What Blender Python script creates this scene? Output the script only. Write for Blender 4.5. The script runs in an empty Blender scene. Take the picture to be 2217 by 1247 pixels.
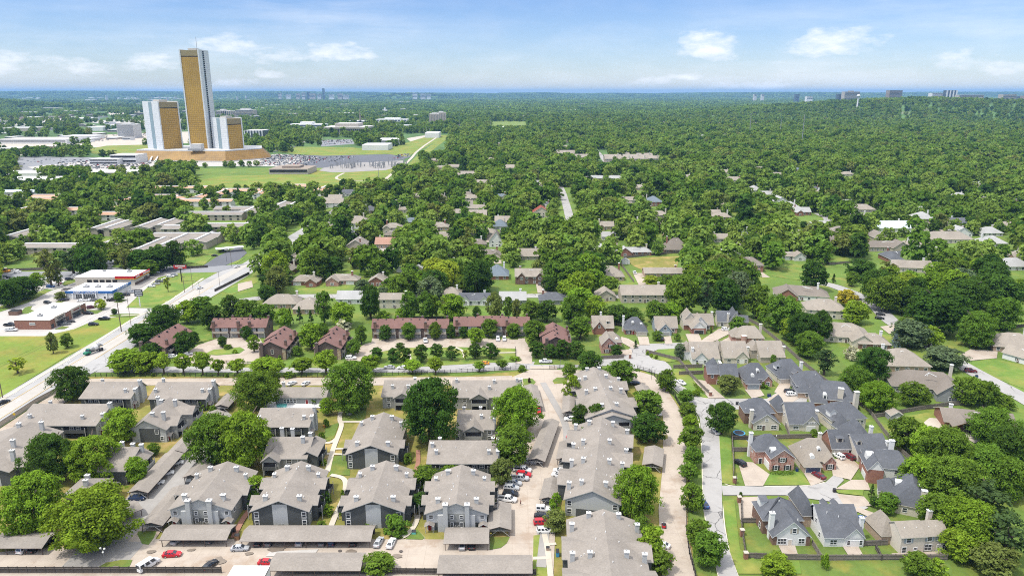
# Aerial view over a suburb of condominiums, garden homes and woods with gold glass towers on the skyline
import bpy,bmesh,math,random
import numpy as np
from mathutils import Vector
from mathutils.geometry import tessellate_polygon
SUN_E,EXPO,SKY_E = 2.4,0.90,0.13
SKY_LO,SKY_HI = (.49,.52,.625,1),(.27,.37,.585,1)
CLOUD_COL,FILL_VEIL_COL = (4.7,4.8,5.1,1),(12.5,12.5,12.6,1)
HAZE_D,HAZE_COL = 4.6e-5,(.27,.52,.86,1)
CLOUDS = ((40,158,95,30,1.2),(250,158,120,26,1.2),(360,150,70,26,1.1),(545,112,70,24,1.1),(640,128,110,24,1.1),(755,115,85,26,1.2),
          (622,162,45,13,1),(565,182,50,10,.8),(1500,112,75,40,1.1),(1555,128,90,26,1),(1765,112,100,36,1.1),(1690,118,40,20,1),
          (2050,150,110,26,1.2),(2000,138,50,18,1),(1385,180,60,12,1),(1600,190,90,12,.9),(2210,160,45,16,1),(1450,168,40,9,.8),(1295,180,30,8,.8))
R = math.radians
rnd = random.Random(7)
S = bpy.context.scene
COL = S.collection
# ------------------------------------------------------------------ camera, sky, sun, exposure
F_PX,CX,CY,YH,HC = 1560.0,1108.5,623.5,200.0,118.0      # focal length and horizon of the 2217 px photograph, height in metres
PITCH = math.atan((CY - YH) / F_PX)
SP,CP = math.sin(PITCH),math.cos(PITCH)
def P(x,y,z=0.0):
    """photo pixel -> point of the level plane at height z"""
    u,v = (x - CX) / F_PX,-(y - CY) / F_PX
    t = (z - HC) / (-SP + v * CP)
    return (u * t,(CP + v * SP) * t)
def SC(X,Y,Z=0.0):
    """world -> photo pixel and pixels per metre"""
    f = Y * CP - (Z - HC) * SP
    return CX + F_PX * X / f,CY - F_PX * (Y * SP + (Z - HC) * CP) / f,F_PX / f
def ZTOP(y,Y):
    return HC + Y * math.tan(math.atan((CY - y) / F_PX) - PITCH)
cam = bpy.data.cameras.new("camera")
cam.sensor_width = 36.0
cam.lens = 36.0 * F_PX / 2217.0
cam.clip_start,cam.clip_end = 1.0,150000.0
camo = bpy.data.objects.new("camera",cam)
COL.objects.link(camo)
camo.location = (0,0,HC)
camo.rotation_euler = (R(90) - PITCH,0,0)
S.camera = camo
SUN_EL,SUN_AZ = R(63),R(243)                                   # azimuth clockwise from +Y
sun = bpy.data.lights.new("sun",'SUN')
sun.energy,sun.angle,sun.color = SUN_E,R(4.0),(1.0,0.95,0.87)
suno = bpy.data.objects.new("sun",sun)
COL.objects.link(suno)
sd = Vector((math.sin(SUN_AZ) * math.cos(SUN_EL),math.cos(SUN_AZ) * math.cos(SUN_EL),math.sin(SUN_EL)))
suno.rotation_euler = sd.to_track_quat('Z','Y').to_euler()
S.view_settings.view_transform,S.view_settings.look = 'Standard','None'
S.view_settings.exposure,S.view_settings.gamma = EXPO,1.0
S.view_settings.use_curve_mapping = False
S.cycles.max_bounces,S.cycles.diffuse_bounces,S.cycles.glossy_bounces = 5,3,2
S.cycles.transmission_bounces,S.cycles.volume_bounces,S.cycles.transparent_max_bounces = 3,0,4
S.cycles.use_denoising = False
S.cycles.pixel_filter_type,S.cycles.filter_width = 'BLACKMAN_HARRIS',1.05

class NT:
    """small helper to write node trees"""
    def __init__(s,tree): s.t = tree; s.n = tree.nodes; s.l = tree.links
    def add(s,typ,**kw):
        n = s.n.new(typ)
        for k,v in kw.items(): setattr(n,k,v)
        return n
    def put(s,sock,v):
        if isinstance(v,bpy.types.NodeSocket): s.l.new(v,sock)
        elif v is not None: sock.default_value = v[:3] if sock.type == 'VECTOR' else v
    def math(s,op,a,b=None,c=None,clamp=False):
        n = s.add('ShaderNodeMath',operation=op); n.use_clamp = clamp
        for i,v in enumerate((a,b,c)): s.put(n.inputs[i],v) if v is not None else None
        return n.outputs[0]
    def mix(s,f,a,b,mode='MIX'):
        n = s.add('ShaderNodeMix',data_type='RGBA',blend_type=mode)
        s.put(n.inputs[0],f); s.put(n.inputs[6],a); s.put(n.inputs[7],b)
        return n.outputs[2]
    def noise(s,vec,scale,detail=3,rough=.55):
        n = s.add('ShaderNodeTexNoise')
        s.put(n.inputs['Vector'],vec); n.inputs['Scale'].default_value = scale
        n.inputs['Detail'].default_value = detail; n.inputs['Roughness'].default_value = rough
        return n.outputs[0]
    def ramp(s,v,lo,hi):
        n = s.add('ShaderNodeMapRange',clamp=True)
        s.put(n.inputs[0],v); n.inputs[1].default_value = lo; n.inputs[2].default_value = hi
        return n.outputs[0]

def make_world():
    w = bpy.data.worlds.new("World"); S.world = w; w.use_nodes = True
    t = NT(w.node_tree); t.n.clear()
    sky = t.add('ShaderNodeTexSky',sky_type='NISHITA',sun_disc=False)
    sky.sun_elevation,sky.sun_rotation = SUN_EL,SUN_AZ
    sky.altitude,sky.air_density,sky.dust_density,sky.ozone_density = 200,1.0,0.3,2.5
    tc = t.add('ShaderNodeTexCoord'); sx = t.add('ShaderNodeSeparateXYZ')
    t.l.new(tc.outputs['Generated'],sx.inputs[0])
    az = t.math('ARCTAN2',sx.outputs[0],sx.outputs[1])
    el = t.math('ARCSINE',sx.outputs[2])
    def vec(kx,ky,oz):
        c = t.add('ShaderNodeCombineXYZ')
        t.put(c.inputs[0],t.math('MULTIPLY',az,kx)); t.put(c.inputs[1],t.math('MULTIPLY',el,ky)); c.inputs[2].default_value = oz
        return c.outputs[0]
    n1 = t.noise(vec(14,38,3.1),1.0,7,.6)
    n2 = t.noise(vec(45,90,8.2),1.0,5,.6)
    billow = t.math('ADD',t.math('MULTIPLY',n1,.72),t.math('MULTIPLY',n2,.28))
    # cumulus banks: (azimuth, elevation, half width, half height) from where they stand in the sky over this place
    total = None
    for cx,cy,rx,ry,k in CLOUDS:
        a0 = math.atan((cx - CX) / F_PX / CP); e0 = math.atan((CY - cy) / F_PX) - PITCH
        dx = t.math('DIVIDE',t.math('SUBTRACT',az,a0),rx / F_PX)
        dy0 = t.math('DIVIDE',t.math('SUBTRACT',el,e0),ry / F_PX)
        dy = t.math('MAXIMUM',dy0,t.math('MULTIPLY',dy0,-1.7))       # flatter base, domed top
        d = t.math('ADD',t.math('MULTIPLY',dx,dx),t.math('MULTIPLY',dy,dy))
        v = t.math('MULTIPLY',t.math('SUBTRACT',1.0,d),k)
        total = v if total is None else t.math('MAXIMUM',total,v)
    total = t.math('MAXIMUM',total,-1.2)
    cum = t.math('ADD',t.math('MULTIPLY',total,.40),t.math('SUBTRACT',t.math('MULTIPLY',billow,3.8),2.02))
    cum = t.ramp(cum,0.0,.8)
    # thin high streaks
    st = t.noise(vec(3.0,26,21.0),1.0,5,.6)
    st2 = t.noise(vec(1.6,5,2.0),1.0,2,.5)
    cir = t.math('MULTIPLY',t.ramp(st,.44,.8),t.ramp(st2,.38,.68))
    bed = t.math('MULTIPLY',t.ramp(n1,.42,.75),t.ramp(el,.16,.0))   # milky layer low over the horizon
    fac = t.math('ADD',t.math('MULTIPLY',cir,.8),t.math('ADD',t.math('MULTIPLY',cum,.74),t.math('MULTIPLY',bed,.25)),clamp=True)
    tint = t.mix(t.ramp(el,0.0,.22),SKY_LO,SKY_HI)
    skyc = t.mix(1.0,sky.outputs[0],tint,'MULTIPLY')
    col = t.mix(fac,skyc,CLOUD_COL)
    fill_veil = t.math('MULTIPLY',t.ramp(el,.24,.75),t.ramp(t.noise(tc.outputs['Generated'],2.2,4,.6),.2,.65))   # bright cloud layer added overhead, out of view, to lift the fill light
    col = t.mix(t.math('MULTIPLY',fill_veil,.9),col,FILL_VEIL_COL)
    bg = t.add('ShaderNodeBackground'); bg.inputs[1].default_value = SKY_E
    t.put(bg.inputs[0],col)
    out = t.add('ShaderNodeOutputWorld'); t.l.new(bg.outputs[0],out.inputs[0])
make_world()

# ------------------------------------------------------------------ materials
MATS = {}
def mat(name,col,rough=.85,var=.12,scale=.6,big=.12,bigs=.03,metal=0.0,spec=.3,bump=0.0,col2=None,f2=(.55,.7),s2=.05,extra=None,obj=False):
    m = bpy.data.materials.new(name); m.use_nodes = True
    t = NT(m.node_tree); t.n.clear()
    pos = t.add('ShaderNodeTexCoord').outputs['Object'] if obj else t.add('ShaderNodeNewGeometry').outputs['Position']
    f_ = 1.0 if name[:4] in ('lawn','mead','grou','glas','dark','terr') else .84
    c = tuple(v * f_ for v in col) + (1,); col2 = tuple(v * f_ for v in col2) if col2 else None
    base = c
    if col2 is not None:
        base = t.mix(t.ramp(t.noise(pos,s2,4,.6),*f2),c,(*col2,1))
    fine = t.noise(pos,scale,3,.6)
    large = t.noise(pos,bigs,3,.55)
    k = t.math('ADD',t.math('MULTIPLY',t.math('SUBTRACT',fine,.5),4 * var),t.math('MULTIPLY',t.math('SUBTRACT',large,.5),4 * big))
    k = t.math('ADD',k,1.0)
    vm = t.add('ShaderNodeVectorMath',operation='SCALE')
    t.put(vm.inputs[0],base); t.put(vm.inputs['Scale'],k)
    colr = vm.outputs[0]
    if extra: colr = extra(t,pos,colr)
    b = t.add('ShaderNodeBsdfPrincipled')
    t.put(b.inputs['Base Color'],colr)
    b.inputs['Roughness'].default_value = rough; b.inputs['Metallic'].default_value = metal
    b.inputs['Specular IOR Level'].default_value = spec
    if bump:
        bn = t.add('ShaderNodeBump'); bn.inputs['Strength'].default_value = bump; bn.inputs['Distance'].default_value = .1
        t.put(bn.inputs['Height'],fine); t.l.new(bn.outputs[0],b.inputs['Normal'])
    o = t.add('ShaderNodeOutputMaterial'); t.l.new(b.outputs[0],o.inputs[0])
    MATS[name] = m
    return m
def cracks(cell,width,dark,wob=1.2):
    def f(t,pos,col):
        nz = t.add('ShaderNodeTexNoise'); t.put(nz.inputs['Vector'],pos); nz.inputs['Scale'].default_value = .35; nz.inputs['Detail'].default_value = 3
        off = t.add('ShaderNodeVectorMath',operation='MULTIPLY_ADD')
        t.put(off.inputs[0],nz.outputs[1]); off.inputs[1].default_value = (wob * 2,wob * 2,0); t.put(off.inputs[2],pos)
        v = t.add('ShaderNodeTexVoronoi',feature='DISTANCE_TO_EDGE'); t.put(v.inputs['Vector'],off.outputs[0]); v.inputs['Scale'].default_value = 1.0 / cell
        line = t.ramp(v.outputs['Distance'],width / cell,width / cell * .35)
        gate = t.ramp(t.noise(pos,.06,2,.5),.47,.56)
        return t.mix(t.math('MULTIPLY',t.math('MULTIPLY',line,gate),.85),col,dark)
    return f
def joints(sx,sy,w,dark,stain=None):
    def f(t,pos,col):
        s = t.add('ShaderNodeSeparateXYZ'); t.put(s.inputs[0],pos)
        ln = None
        for o,q in ((s.outputs[0],sx),(s.outputs[1],sy)):
            fr = t.math('FRACT',t.math('DIVIDE',o,q)); l = t.math('LESS_THAN',fr,w / q)
            ln = l if ln is None else t.math('MAXIMUM',ln,l)
        c = t.mix(t.math('MULTIPLY',ln,.55),col,dark)
        if stain: c = t.mix(t.math('MULTIPLY',t.ramp(t.noise(pos,.09,5,.65),.53,.64),.75),c,stain)
        return c
    return f
def rows(h,amt):
    """horizontal courses of siding"""
    def f(t,pos,col):
        s = t.add('ShaderNodeSeparateXYZ'); t.put(s.inputs[0],pos)
        l = t.math('LESS_THAN',t.math('FRACT',t.math('DIVIDE',s.outputs[2],h)),.22)
        return t.mix(t.math('MULTIPLY',l,amt),col,(.02,.02,.02,1))
    return f
def bricks(c2):
    def f(t,pos,col):
        v = t.add('ShaderNodeTexVoronoi'); t.put(v.inputs['Vector'],pos); v.inputs['Scale'].default_value = 2.4
        sp = t.add('ShaderNodeSeparateColor'); t.put(sp.inputs[0],v.outputs['Color'])
        return t.mix(t.ramp(sp.outputs[0],.5,.9),col,c2)
    return f
def make_mats():
    def shingle(n,c,v=.13,c2=None): mat(n,c,.9,v,2.2,.13,.13,extra=None,bump=.25,col2=c2,f2=(.5,.75),s2=.5)
    shingle('shingle_grey',(.262,.234,.203),.15,(.295,.265,.232))
    shingle('shingle_tan',(.30,.265,.22),.15,(.26,.23,.195))
    shingle('shingle_brown',(.205,.178,.15),.14)
    shingle('shingle_charcoal',(.104,.111,.124),.16,(.13,.136,.15))
    shingle('shingle_blue',(.15,.185,.215),.12)
    shingle('shingle_pale',(.36,.36,.35),.10)
    shingle('shingle_rust',(.20,.112,.095),.12,(.175,.097,.083))
    shingle('shingle_pink',(.40,.235,.175),.12)
    shingle('shingle_red',(.26,.07,.045),.12)
    mat('tile_orange',(.52,.30,.195),.85,.08,.8,.1)
    mat('roof_membrane',(.70,.70,.69),.7,.03,.4,.05,.08)
    mat('roof_gravel',(.44,.42,.38),.9,.08,.6,.08)
    mat('metal_roof',(.50,.56,.62),.45,.03,.4,.04,spec=.5)
    mat('siding_light',(.46,.47,.465),.8,.03,1,.04,extra=rows(.22,.13))
    mat('siding_mid',(.30,.305,.285),.8,.03,1,.04,extra=rows(.22,.13))
    mat('siding_dark',(.085,.09,.088),.8,.05,1,.06,extra=rows(.22,.2))
    mat('siding_cream',(.60,.555,.46),.8,.03,1,.04,extra=rows(.2,.1))
    mat('siding_white',(.74,.74,.71),.75,.03,1,.03,extra=rows(.2,.08))
    mat('siding_tan',(.44,.395,.325),.8,.04,1,.04,extra=rows(.2,.1))
    mat('siding_slate',(.27,.28,.28),.8,.04,1,.04,extra=rows(.2,.1))
    mat('siding_bluegrey',(.30,.35,.385),.8,.04,1,.04,extra=rows(.2,.1))
    mat('siding_brown',(.145,.105,.088),.85,.06,1,.06,extra=rows(.25,.15))
    mat('brick_red',(.30,.15,.105),.85,.08,2,.06,extra=bricks((.22,.10,.075,1)))
    mat('brick_pink',(.45,.295,.245),.85,.10,2.5,.06,extra=bricks((.30,.12,.085,1)))
    mat('brick_tan',(.42,.32,.24),.85,.08,2,.06,extra=bricks((.32,.22,.15,1)))
    mat('brick_brown',(.20,.125,.09),.85,.08,2,.06,extra=bricks((.14,.08,.06,1)))
    mat('stone_tan',(.44,.36,.25),.85,.12,2,.08,extra=bricks((.28,.18,.10,1)))
    mat('stucco',(.62,.56,.47),.85,.03,1,.04)
    mat('trim_white',(.80,.80,.78),.6,.02,1,.02)
    mat('trim_cream',(.66,.61,.52),.7,.02,1,.02)
    mat('trim_grey',(.40,.40,.385),.7,.02,1,.03)
    mat('trim_brown',(.13,.095,.08),.8,.04,1,.03)
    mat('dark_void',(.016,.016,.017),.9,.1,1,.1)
    mat('wood_dark',(.075,.066,.058),.9,.12,1.5,.12)
    mat('wood_grey',(.20,.175,.15),.9,.14,1.5,.14)
    mat('wood_brown',(.27,.15,.075),.85,.12,1.5,.12)
    mat('door_red',(.22,.02,.02),.5,.03)
    mat('door_grey',(.33,.335,.33),.6,.03)
    mat('door_navy',(.03,.05,.11),.45,.03)
    mat('door_black',(.025,.025,.028),.45,.03)
    mat('door_white',(.74,.73,.70),.5,.02)
    mat('glass_window',(.035,.042,.05),.08,.0,1,0,spec=.6)
    mat('glass_pale',(.30,.32,.33),.15,.02,1,0,spec=.5)
    mat('metal_black',(.025,.025,.027),.5,.05,1,.05)
    mat('metal_grey',(.36,.365,.365),.45,.05,1,.05,metal=.4)
    mat('metal_white',(.75,.75,.74),.45,.03,1,.03)
    mat('canvas_white',(.78,.78,.77),.7,.03,1,.03)
    mat('pole_wood',(.17,.13,.10),.9,.1,1,.1)
    mat('bark',(.11,.085,.065),.95,.2,1.2,.1)
    mat('mulch',(.10,.062,.045),.95,.2,.8,.2)
    mat('rubber',(.02,.02,.02),.85,.05)
    mat('chrome',(.55,.56,.57),.25,.02,metal=.8)
    mat('lamp_white',(.8,.8,.76),.25,.01,spec=.6)
    mat('lamp_red',(.35,.01,.01),.25,.01,spec=.6)
    mat('blue_paint',(.035,.14,.38),.5,.03)
    mat('blue_plastic',(.015,.045,.16),.5,.03)
    mat('red_paint',(.50,.025,.03),.5,.04)
    mat('orange_paint',(.75,.32,.04),.5,.04)
    mat('yellow_paint',(.72,.48,.03),.6,.05)
    mat('green_paint',(.03,.20,.12),.5,.05)
    mat('teal_water',(.07,.42,.46),.06,.04,.5,.05,spec=.6)
    mat('turquoise',(.15,.50,.46),.6,.05)
    mat('cover_blue',(.06,.30,.55),.5,.1,.5,.1)
    mat('solar',(.03,.045,.09),.2,.03,spec=.6)
    mat('gold_glass',(.58,.345,.06),.40,.06,.25,.16,.02,metal=.25,spec=.5,extra=lambda t,p,c: gridlines(t,p,c,3.4,3.4,.14,(.17,.09,.015,1),.6))  # broad tone noise paints uneven reflections into the gold
    mat('gold_glass_sloped',(.30,.175,.04),.55,.10,.12,.35,.03,metal=0,spec=.25,extra=lambda t,p,c: gridlines(t,p,c,3.4,3.4,.12,(.10,.045,.015,1),.4))  # strong broad noise paints darker brown reflections into the glass colour
    mat('tower_white',(.70,.72,.73),.6,.03,.1,.03,extra=lambda t,p,c: gridlines(t,p,c,2.4,3.4,.12,(.36,.39,.42,1),.5))
    mat('tower_stripe',(.27,.36,.40),.4,.03,.1,.04)
    mat('tower_band',(.30,.24,.12),.6,.03,.1,.04)
    mat('concrete_pale',(.58,.565,.53),.85,.05,.3,.06)
    mat('concrete_tan',(.47,.42,.35),.85,.06,.2,.06)
    mat('concrete_brown',(.30,.245,.195),.85,.06,.2,.06)
    mat('glass_dark_far',(.07,.085,.10),.25,.1,.2,.05,spec=.5)
    mat('far_white',(.74,.74,.72),.8,.04,.1,.05)
    # ground
    mat('ground_turf',(.095,.155,.024),.95,.16,.5,.20,.02,col2=(.17,.19,.03),f2=(.5,.75),s2=.06)
    mat('lawn_bright',(.100,.172,.026),.95,.13,.45,.13,.04,col2=(.20,.205,.045),f2=(.42,.68),s2=.09)
    mat('lawn_green',(.095,.145,.026),.95,.15,.6,.16,.05,col2=(.165,.165,.032),f2=(.5,.7),s2=.12)
    mat('lawn_dry',(.17,.165,.035),.95,.15,.5,.18,.06,col2=(.28,.20,.075),f2=(.48,.68),s2=.12)
    mat('meadow',(.135,.19,.026),.95,.14,.4,.16,.03,col2=(.225,.185,.04),f2=(.45,.7),s2=.045)
    mat('dirt',(.42,.30,.19),.95,.1,.4,.14,.05)
    mat('concrete_drive',(.43,.37,.305),.9,.05,.7,.07,.05,col2=(.35,.295,.245),f2=(.5,.7),s2=.1,extra=joints(4.6,4.6,.08,(.22,.18,.14,1),(.27,.205,.15,1)))
    mat('concrete_lot',(.44,.42,.39),.9,.05,.6,.06,.04,extra=joints(5,5,.06,(.38,.36,.33,1),(.44,.41,.37,1)))
    mat('concrete_street',(.36,.35,.335),.9,.05,.5,.06,.04,col2=(.31,.30,.285),f2=(.5,.7),s2=.08,extra=cracks(6.5,.17,(.07,.068,.065,1)))
    mat('asphalt_grey',(.235,.24,.25),.9,.06,.5,.10,.03)
    mat('asphalt_dark',(.12,.125,.14),.9,.06,.5,.08,.03)
    mat('asphalt_worn',(.30,.285,.265),.9,.07,.5,.14,.05)
    mat('road_main',(.37,.365,.355),.9,.06,.4,.10,.03,col2=(.31,.31,.305),f2=(.5,.65),s2=.05,extra=cracks(14,.16,(.16,.155,.15,1)))
    mat('road_lane',(.43,.405,.365),.9,.05,.4,.08,.02)
    mat('walk_pale',(.52,.47,.385),.9,.05,.8,.07,.1)
    mat('walk_brick',(.33,.17,.12),.9,.1,.8,.1,.1)
    mat('kerb_cream',(.62,.57,.46),.9,.05,.8,.07)
    mat('paint_white',(.78,.78,.76),.8,.03)
    mat('paint_yellow',(.55,.36,.06),.8,.06)
    mat('patch_wet',(.20,.165,.13),.6,.1,.4,.2,.1)
    mat('manhole',(.10,.085,.075),.8,.1)
    mat('terrain_far',(.065,.125,.03),.95,.28,.035,.28,.004,col2=(.20,.20,.14),f2=(.60,.72),s2=.006)
def gridlines(t,pos,col,gx,gz,w,dark,amt):
    s = t.add('ShaderNodeSeparateXYZ'); t.put(s.inputs[0],pos)
    u = t.math('ADD',s.outputs[0],t.math('MULTIPLY',s.outputs[1],.5))
    a = t.math('LESS_THAN',t.math('FRACT',t.math('DIVIDE',u,gx)),w)
    b = t.math('LESS_THAN',t.math('FRACT',t.math('DIVIDE',s.outputs[2],gz)),w * 1.6)
    return t.mix(t.math('MULTIPLY',t.math('MAXIMUM',a,b),amt),col,dark)
make_mats()
def leaf_mat(name,col,hue=.02,val=.26,trans=.40):
    m = bpy.data.materials.new(name); m.use_nodes = True
    t = NT(m.node_tree); t.n.clear()
    at = t.add('ShaderNodeAttribute'); at.attribute_name = 'tint'
    oi = t.add('ShaderNodeObjectInfo')
    hs = t.add('ShaderNodeHueSaturation'); hs.inputs['Color'].default_value = (*col,1)
    t.put(hs.inputs['Hue'],t.math('ADD',.5 - hue / 2,t.math('MULTIPLY',oi.outputs['Random'],hue)))
    rv = t.math('FRACT',t.math('MULTIPLY',oi.outputs['Random'],7.31))
    t.put(hs.inputs['Value'],t.math('MULTIPLY',at.outputs['Fac'],t.math('ADD',1 - val / 2,t.math('MULTIPLY',rv,val))))
    d = t.add('ShaderNodeBsdfDiffuse'); t.put(d.inputs[0],hs.outputs[0])
    tr = t.add('ShaderNodeBsdfTranslucent')
    t.put(tr.inputs[0],t.mix(1.0,hs.outputs[0],(1.25,1.15,.55,1),'MULTIPLY'))
    mx = t.add('ShaderNodeMixShader'); mx.inputs[0].default_value = trans
    t.l.new(d.outputs[0],mx.inputs[1]); t.l.new(tr.outputs[0],mx.inputs[2])
    o = t.add('ShaderNodeOutputMaterial'); t.l.new(mx.outputs[0],o.inputs[0])
    MATS[name] = m
leaf_mat('leaf_dark',(0.062,0.122,0.02))
leaf_mat('leaf_mid',(0.118,0.2,0.026))
leaf_mat('leaf_bright',(0.18,0.285,0.027))
leaf_mat('leaf_olive',(0.16,0.195,0.05))
leaf_mat('leaf_lime',(0.27,0.34,0.035))
leaf_mat('leaf_gold',(.34,.29,.035))
leaf_mat('leaf_grey',(0.125,0.175,0.085))
leaf_mat('leaf_blue',(.15,.20,.19))
leaf_mat('leaf_pine',(0.078,0.128,0.042))
leaf_mat('blossom',(.42,.42,.30),hue=.01)
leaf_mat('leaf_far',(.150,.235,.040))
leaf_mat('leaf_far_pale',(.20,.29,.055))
leaf_mat('leaf_plum',(.07,.045,.03))
def paint(name,col,rough=.3):
    mat(name,col,rough,.01,1,.02,spec=.5)
for n_,c_ in dict(white=(.76,.76,.75),silver=(.42,.43,.44),black=(.018,.018,.02),red=(.50,.015,.025),maroon=(.13,.015,.02),grey=(.14,.145,.15),blue=(.03,.09,.26),navy=(.02,.035,.08),beige=(.50,.42,.30),green=(.03,.2,.13),orange=(.72,.30,.03),brown=(.12,.07,.05)).items():
    paint('paint_car_' + n_,c_)

# ------------------------------------------------------------------ mesh and object helpers
class MB:
    def __init__(s): s.v = []; s.f = []; s.m = []
    def face(s,pts,m):
        i = len(s.v); s.v += [tuple(p) for p in pts]; s.f.append(tuple(range(i,i + len(pts)))); s.m.append(m)
    def box(s,x0,x1,y0,y1,z0,z1,m,top=None):
        i = len(s.v)
        s.v += [(x0,y0,z0),(x1,y0,z0),(x1,y1,z0),(x0,y1,z0),(x0,y0,z1),(x1,y0,z1),(x1,y1,z1),(x0,y1,z1)]
        for k,q in enumerate(((0,3,2,1),(4,5,6,7),(0,1,5,4),(1,2,6,5),(2,3,7,6),(3,0,4,7))):
            s.f.append(tuple(i + a for a in q)); s.m.append(top if (k == 1 and top) else m)
    def prism(s,pts,z0,z1,m,top=None):
        n = len(pts); i = len(s.v)
        s.v += [(p[0],p[1],z0) for p in pts] + [(p[0],p[1],z1) for p in pts]
        for a in range(n):
            b = (a + 1) % n; s.f.append((i + a,i + b,i + n + b,i + n + a)); s.m.append(m)
        s.f.append(tuple(i + n + a for a in range(n))); s.m.append(top or m)
        s.f.append(tuple(i + a for a in reversed(range(n)))); s.m.append(m)
    def tube(s,a,b,r0,r1,m,n=6):
        a,b = Vector(a),Vector(b); d = (b - a).normalized()
        u = d.orthogonal().normalized(); w = d.cross(u); i = len(s.v)
        for c,r in ((a,r0),(b,r1)):
            for k in range(n):
                t = 2 * math.pi * k / n; s.v.append(tuple(c + u * (r * math.cos(t)) + w * (r * math.sin(t))))
        for k in range(n):
            l = (k + 1) % n; s.f.append((i + k,i + l,i + n + l,i + n + k)); s.m.append(m)
        s.f.append(tuple(i + n + k for k in range(n))); s.m.append(m)
        s.f.append(tuple(i + k for k in reversed(range(n)))); s.m.append(m)
    def ball(s,c,r,m,n=8,k=5,sz=1.0):
        rings = []
        for j in range(k + 1):
            ph = math.pi * j / k
            rings.append([(c[0] + r * math.sin(ph) * math.cos(2 * math.pi * a / n),c[1] + r * math.sin(ph) * math.sin(2 * math.pi * a / n),c[2] - r * sz * math.cos(ph)) for a in range(n)])
        i = len(s.v)
        for rg in rings: s.v += rg
        for j in range(k):
            for a in range(n):
                b = (a + 1) % n; s.f.append((i + j * n + a,i + j * n + b,i + (j + 1) * n + b,i + (j + 1) * n + a)); s.m.append(m)
    def mesh(s,name):
        me = bpy.data.meshes.new(name); me.from_pydata(s.v,[],s.f)
        keys = list(dict.fromkeys(s.m))
        for k in keys: me.materials.append(MATS[k])
        me.polygons.foreach_set('material_index',[keys.index(k) for k in s.m])
        me.update()
        return me
LABELED = []
def ob(name,data,parent=None,loc=(0,0,0),rz=0.0):
    o = bpy.data.objects.new(name,data); COL.objects.link(o)
    o.location = loc; o.rotation_euler = (0,0,rz)
    if parent is not None: o.parent = parent
    return o
def tag(o,label,cat,group=None,kind=None):
    o['label'] = label; o['category'] = cat
    if group: o['group'] = group
    if kind: o['kind'] = kind
    if kind != 'structure': LABELED.append(o)
    return o
def struct(o,label=None):
    o['kind'] = 'structure'
    if label: o['label'] = label
    return o
KIDS = {}
def kids(o):
    return [c for c in KIDSOF.get(o.name,[])]
KIDSOF = {}
def part(name,data,parent,loc=(0,0,0),rz=0.0):
    o = ob(name,data,parent,loc,rz); KIDSOF.setdefault(parent.name,[]).append(o)
    return o
def copy_tree(o,loc,rz,parent=None):
    c = o.copy(); COL.objects.link(c)
    if parent is None: c.location = loc; c.rotation_euler = (0,0,rz)
    else: c.parent = parent
    for k in kids(o):
        d = copy_tree(k,None,None,c); KIDSOF.setdefault(c.name,[]).append(d)
    return c
NUM = ['','first','second','third','fourth','fifth','sixth','seventh','eighth','ninth','tenth','eleventh','twelfth']
def unique_labels():
    by = {}
    for o in LABELED: by.setdefault(o['label'],[]).append(o)
    for lab,os_ in by.items():
        if len(os_) < 2 or os_[0].get('share'): continue
        os_.sort(key=lambda o: SC(o.matrix_basis.translation.x,max(30,o.matrix_basis.translation.y))[0])
        n = len(os_)
        for i,o in enumerate(os_):
            m = i + 1 if i <= n // 2 else n - i; sd = 'left' if i <= n // 2 else 'right'
            w = ('left','right')[i] + ' one' if n == 2 else (sd + 'most one' if m == 1 else ('middle one' if n == 3 else '%s from %s' % (NUM[m] if m < len(NUM) else '%dth' % m,sd)))
            o['label'] = lab + ', ' + w
LM = []                                                             # landmarks used to say where things stand
def where(X,Y,skip=None):
    best = None
    for ph,lx,ly,hw,hd in LM:
        if ph == skip: continue
        dx,dy = X - lx,Y - ly
        ex,ey = max(0,abs(dx) - hw),max(0,abs(dy) - hd)
        d = math.hypot(ex,ey * .8)
        if best is None or d < best[0]:
            if ex >= ey: r = 'left of' if dx < 0 else 'right of'
            else: r = 'in front of' if dy < 0 else 'behind'
            best = (d,r + ' the ' + ph)
    return best[1]
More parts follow.
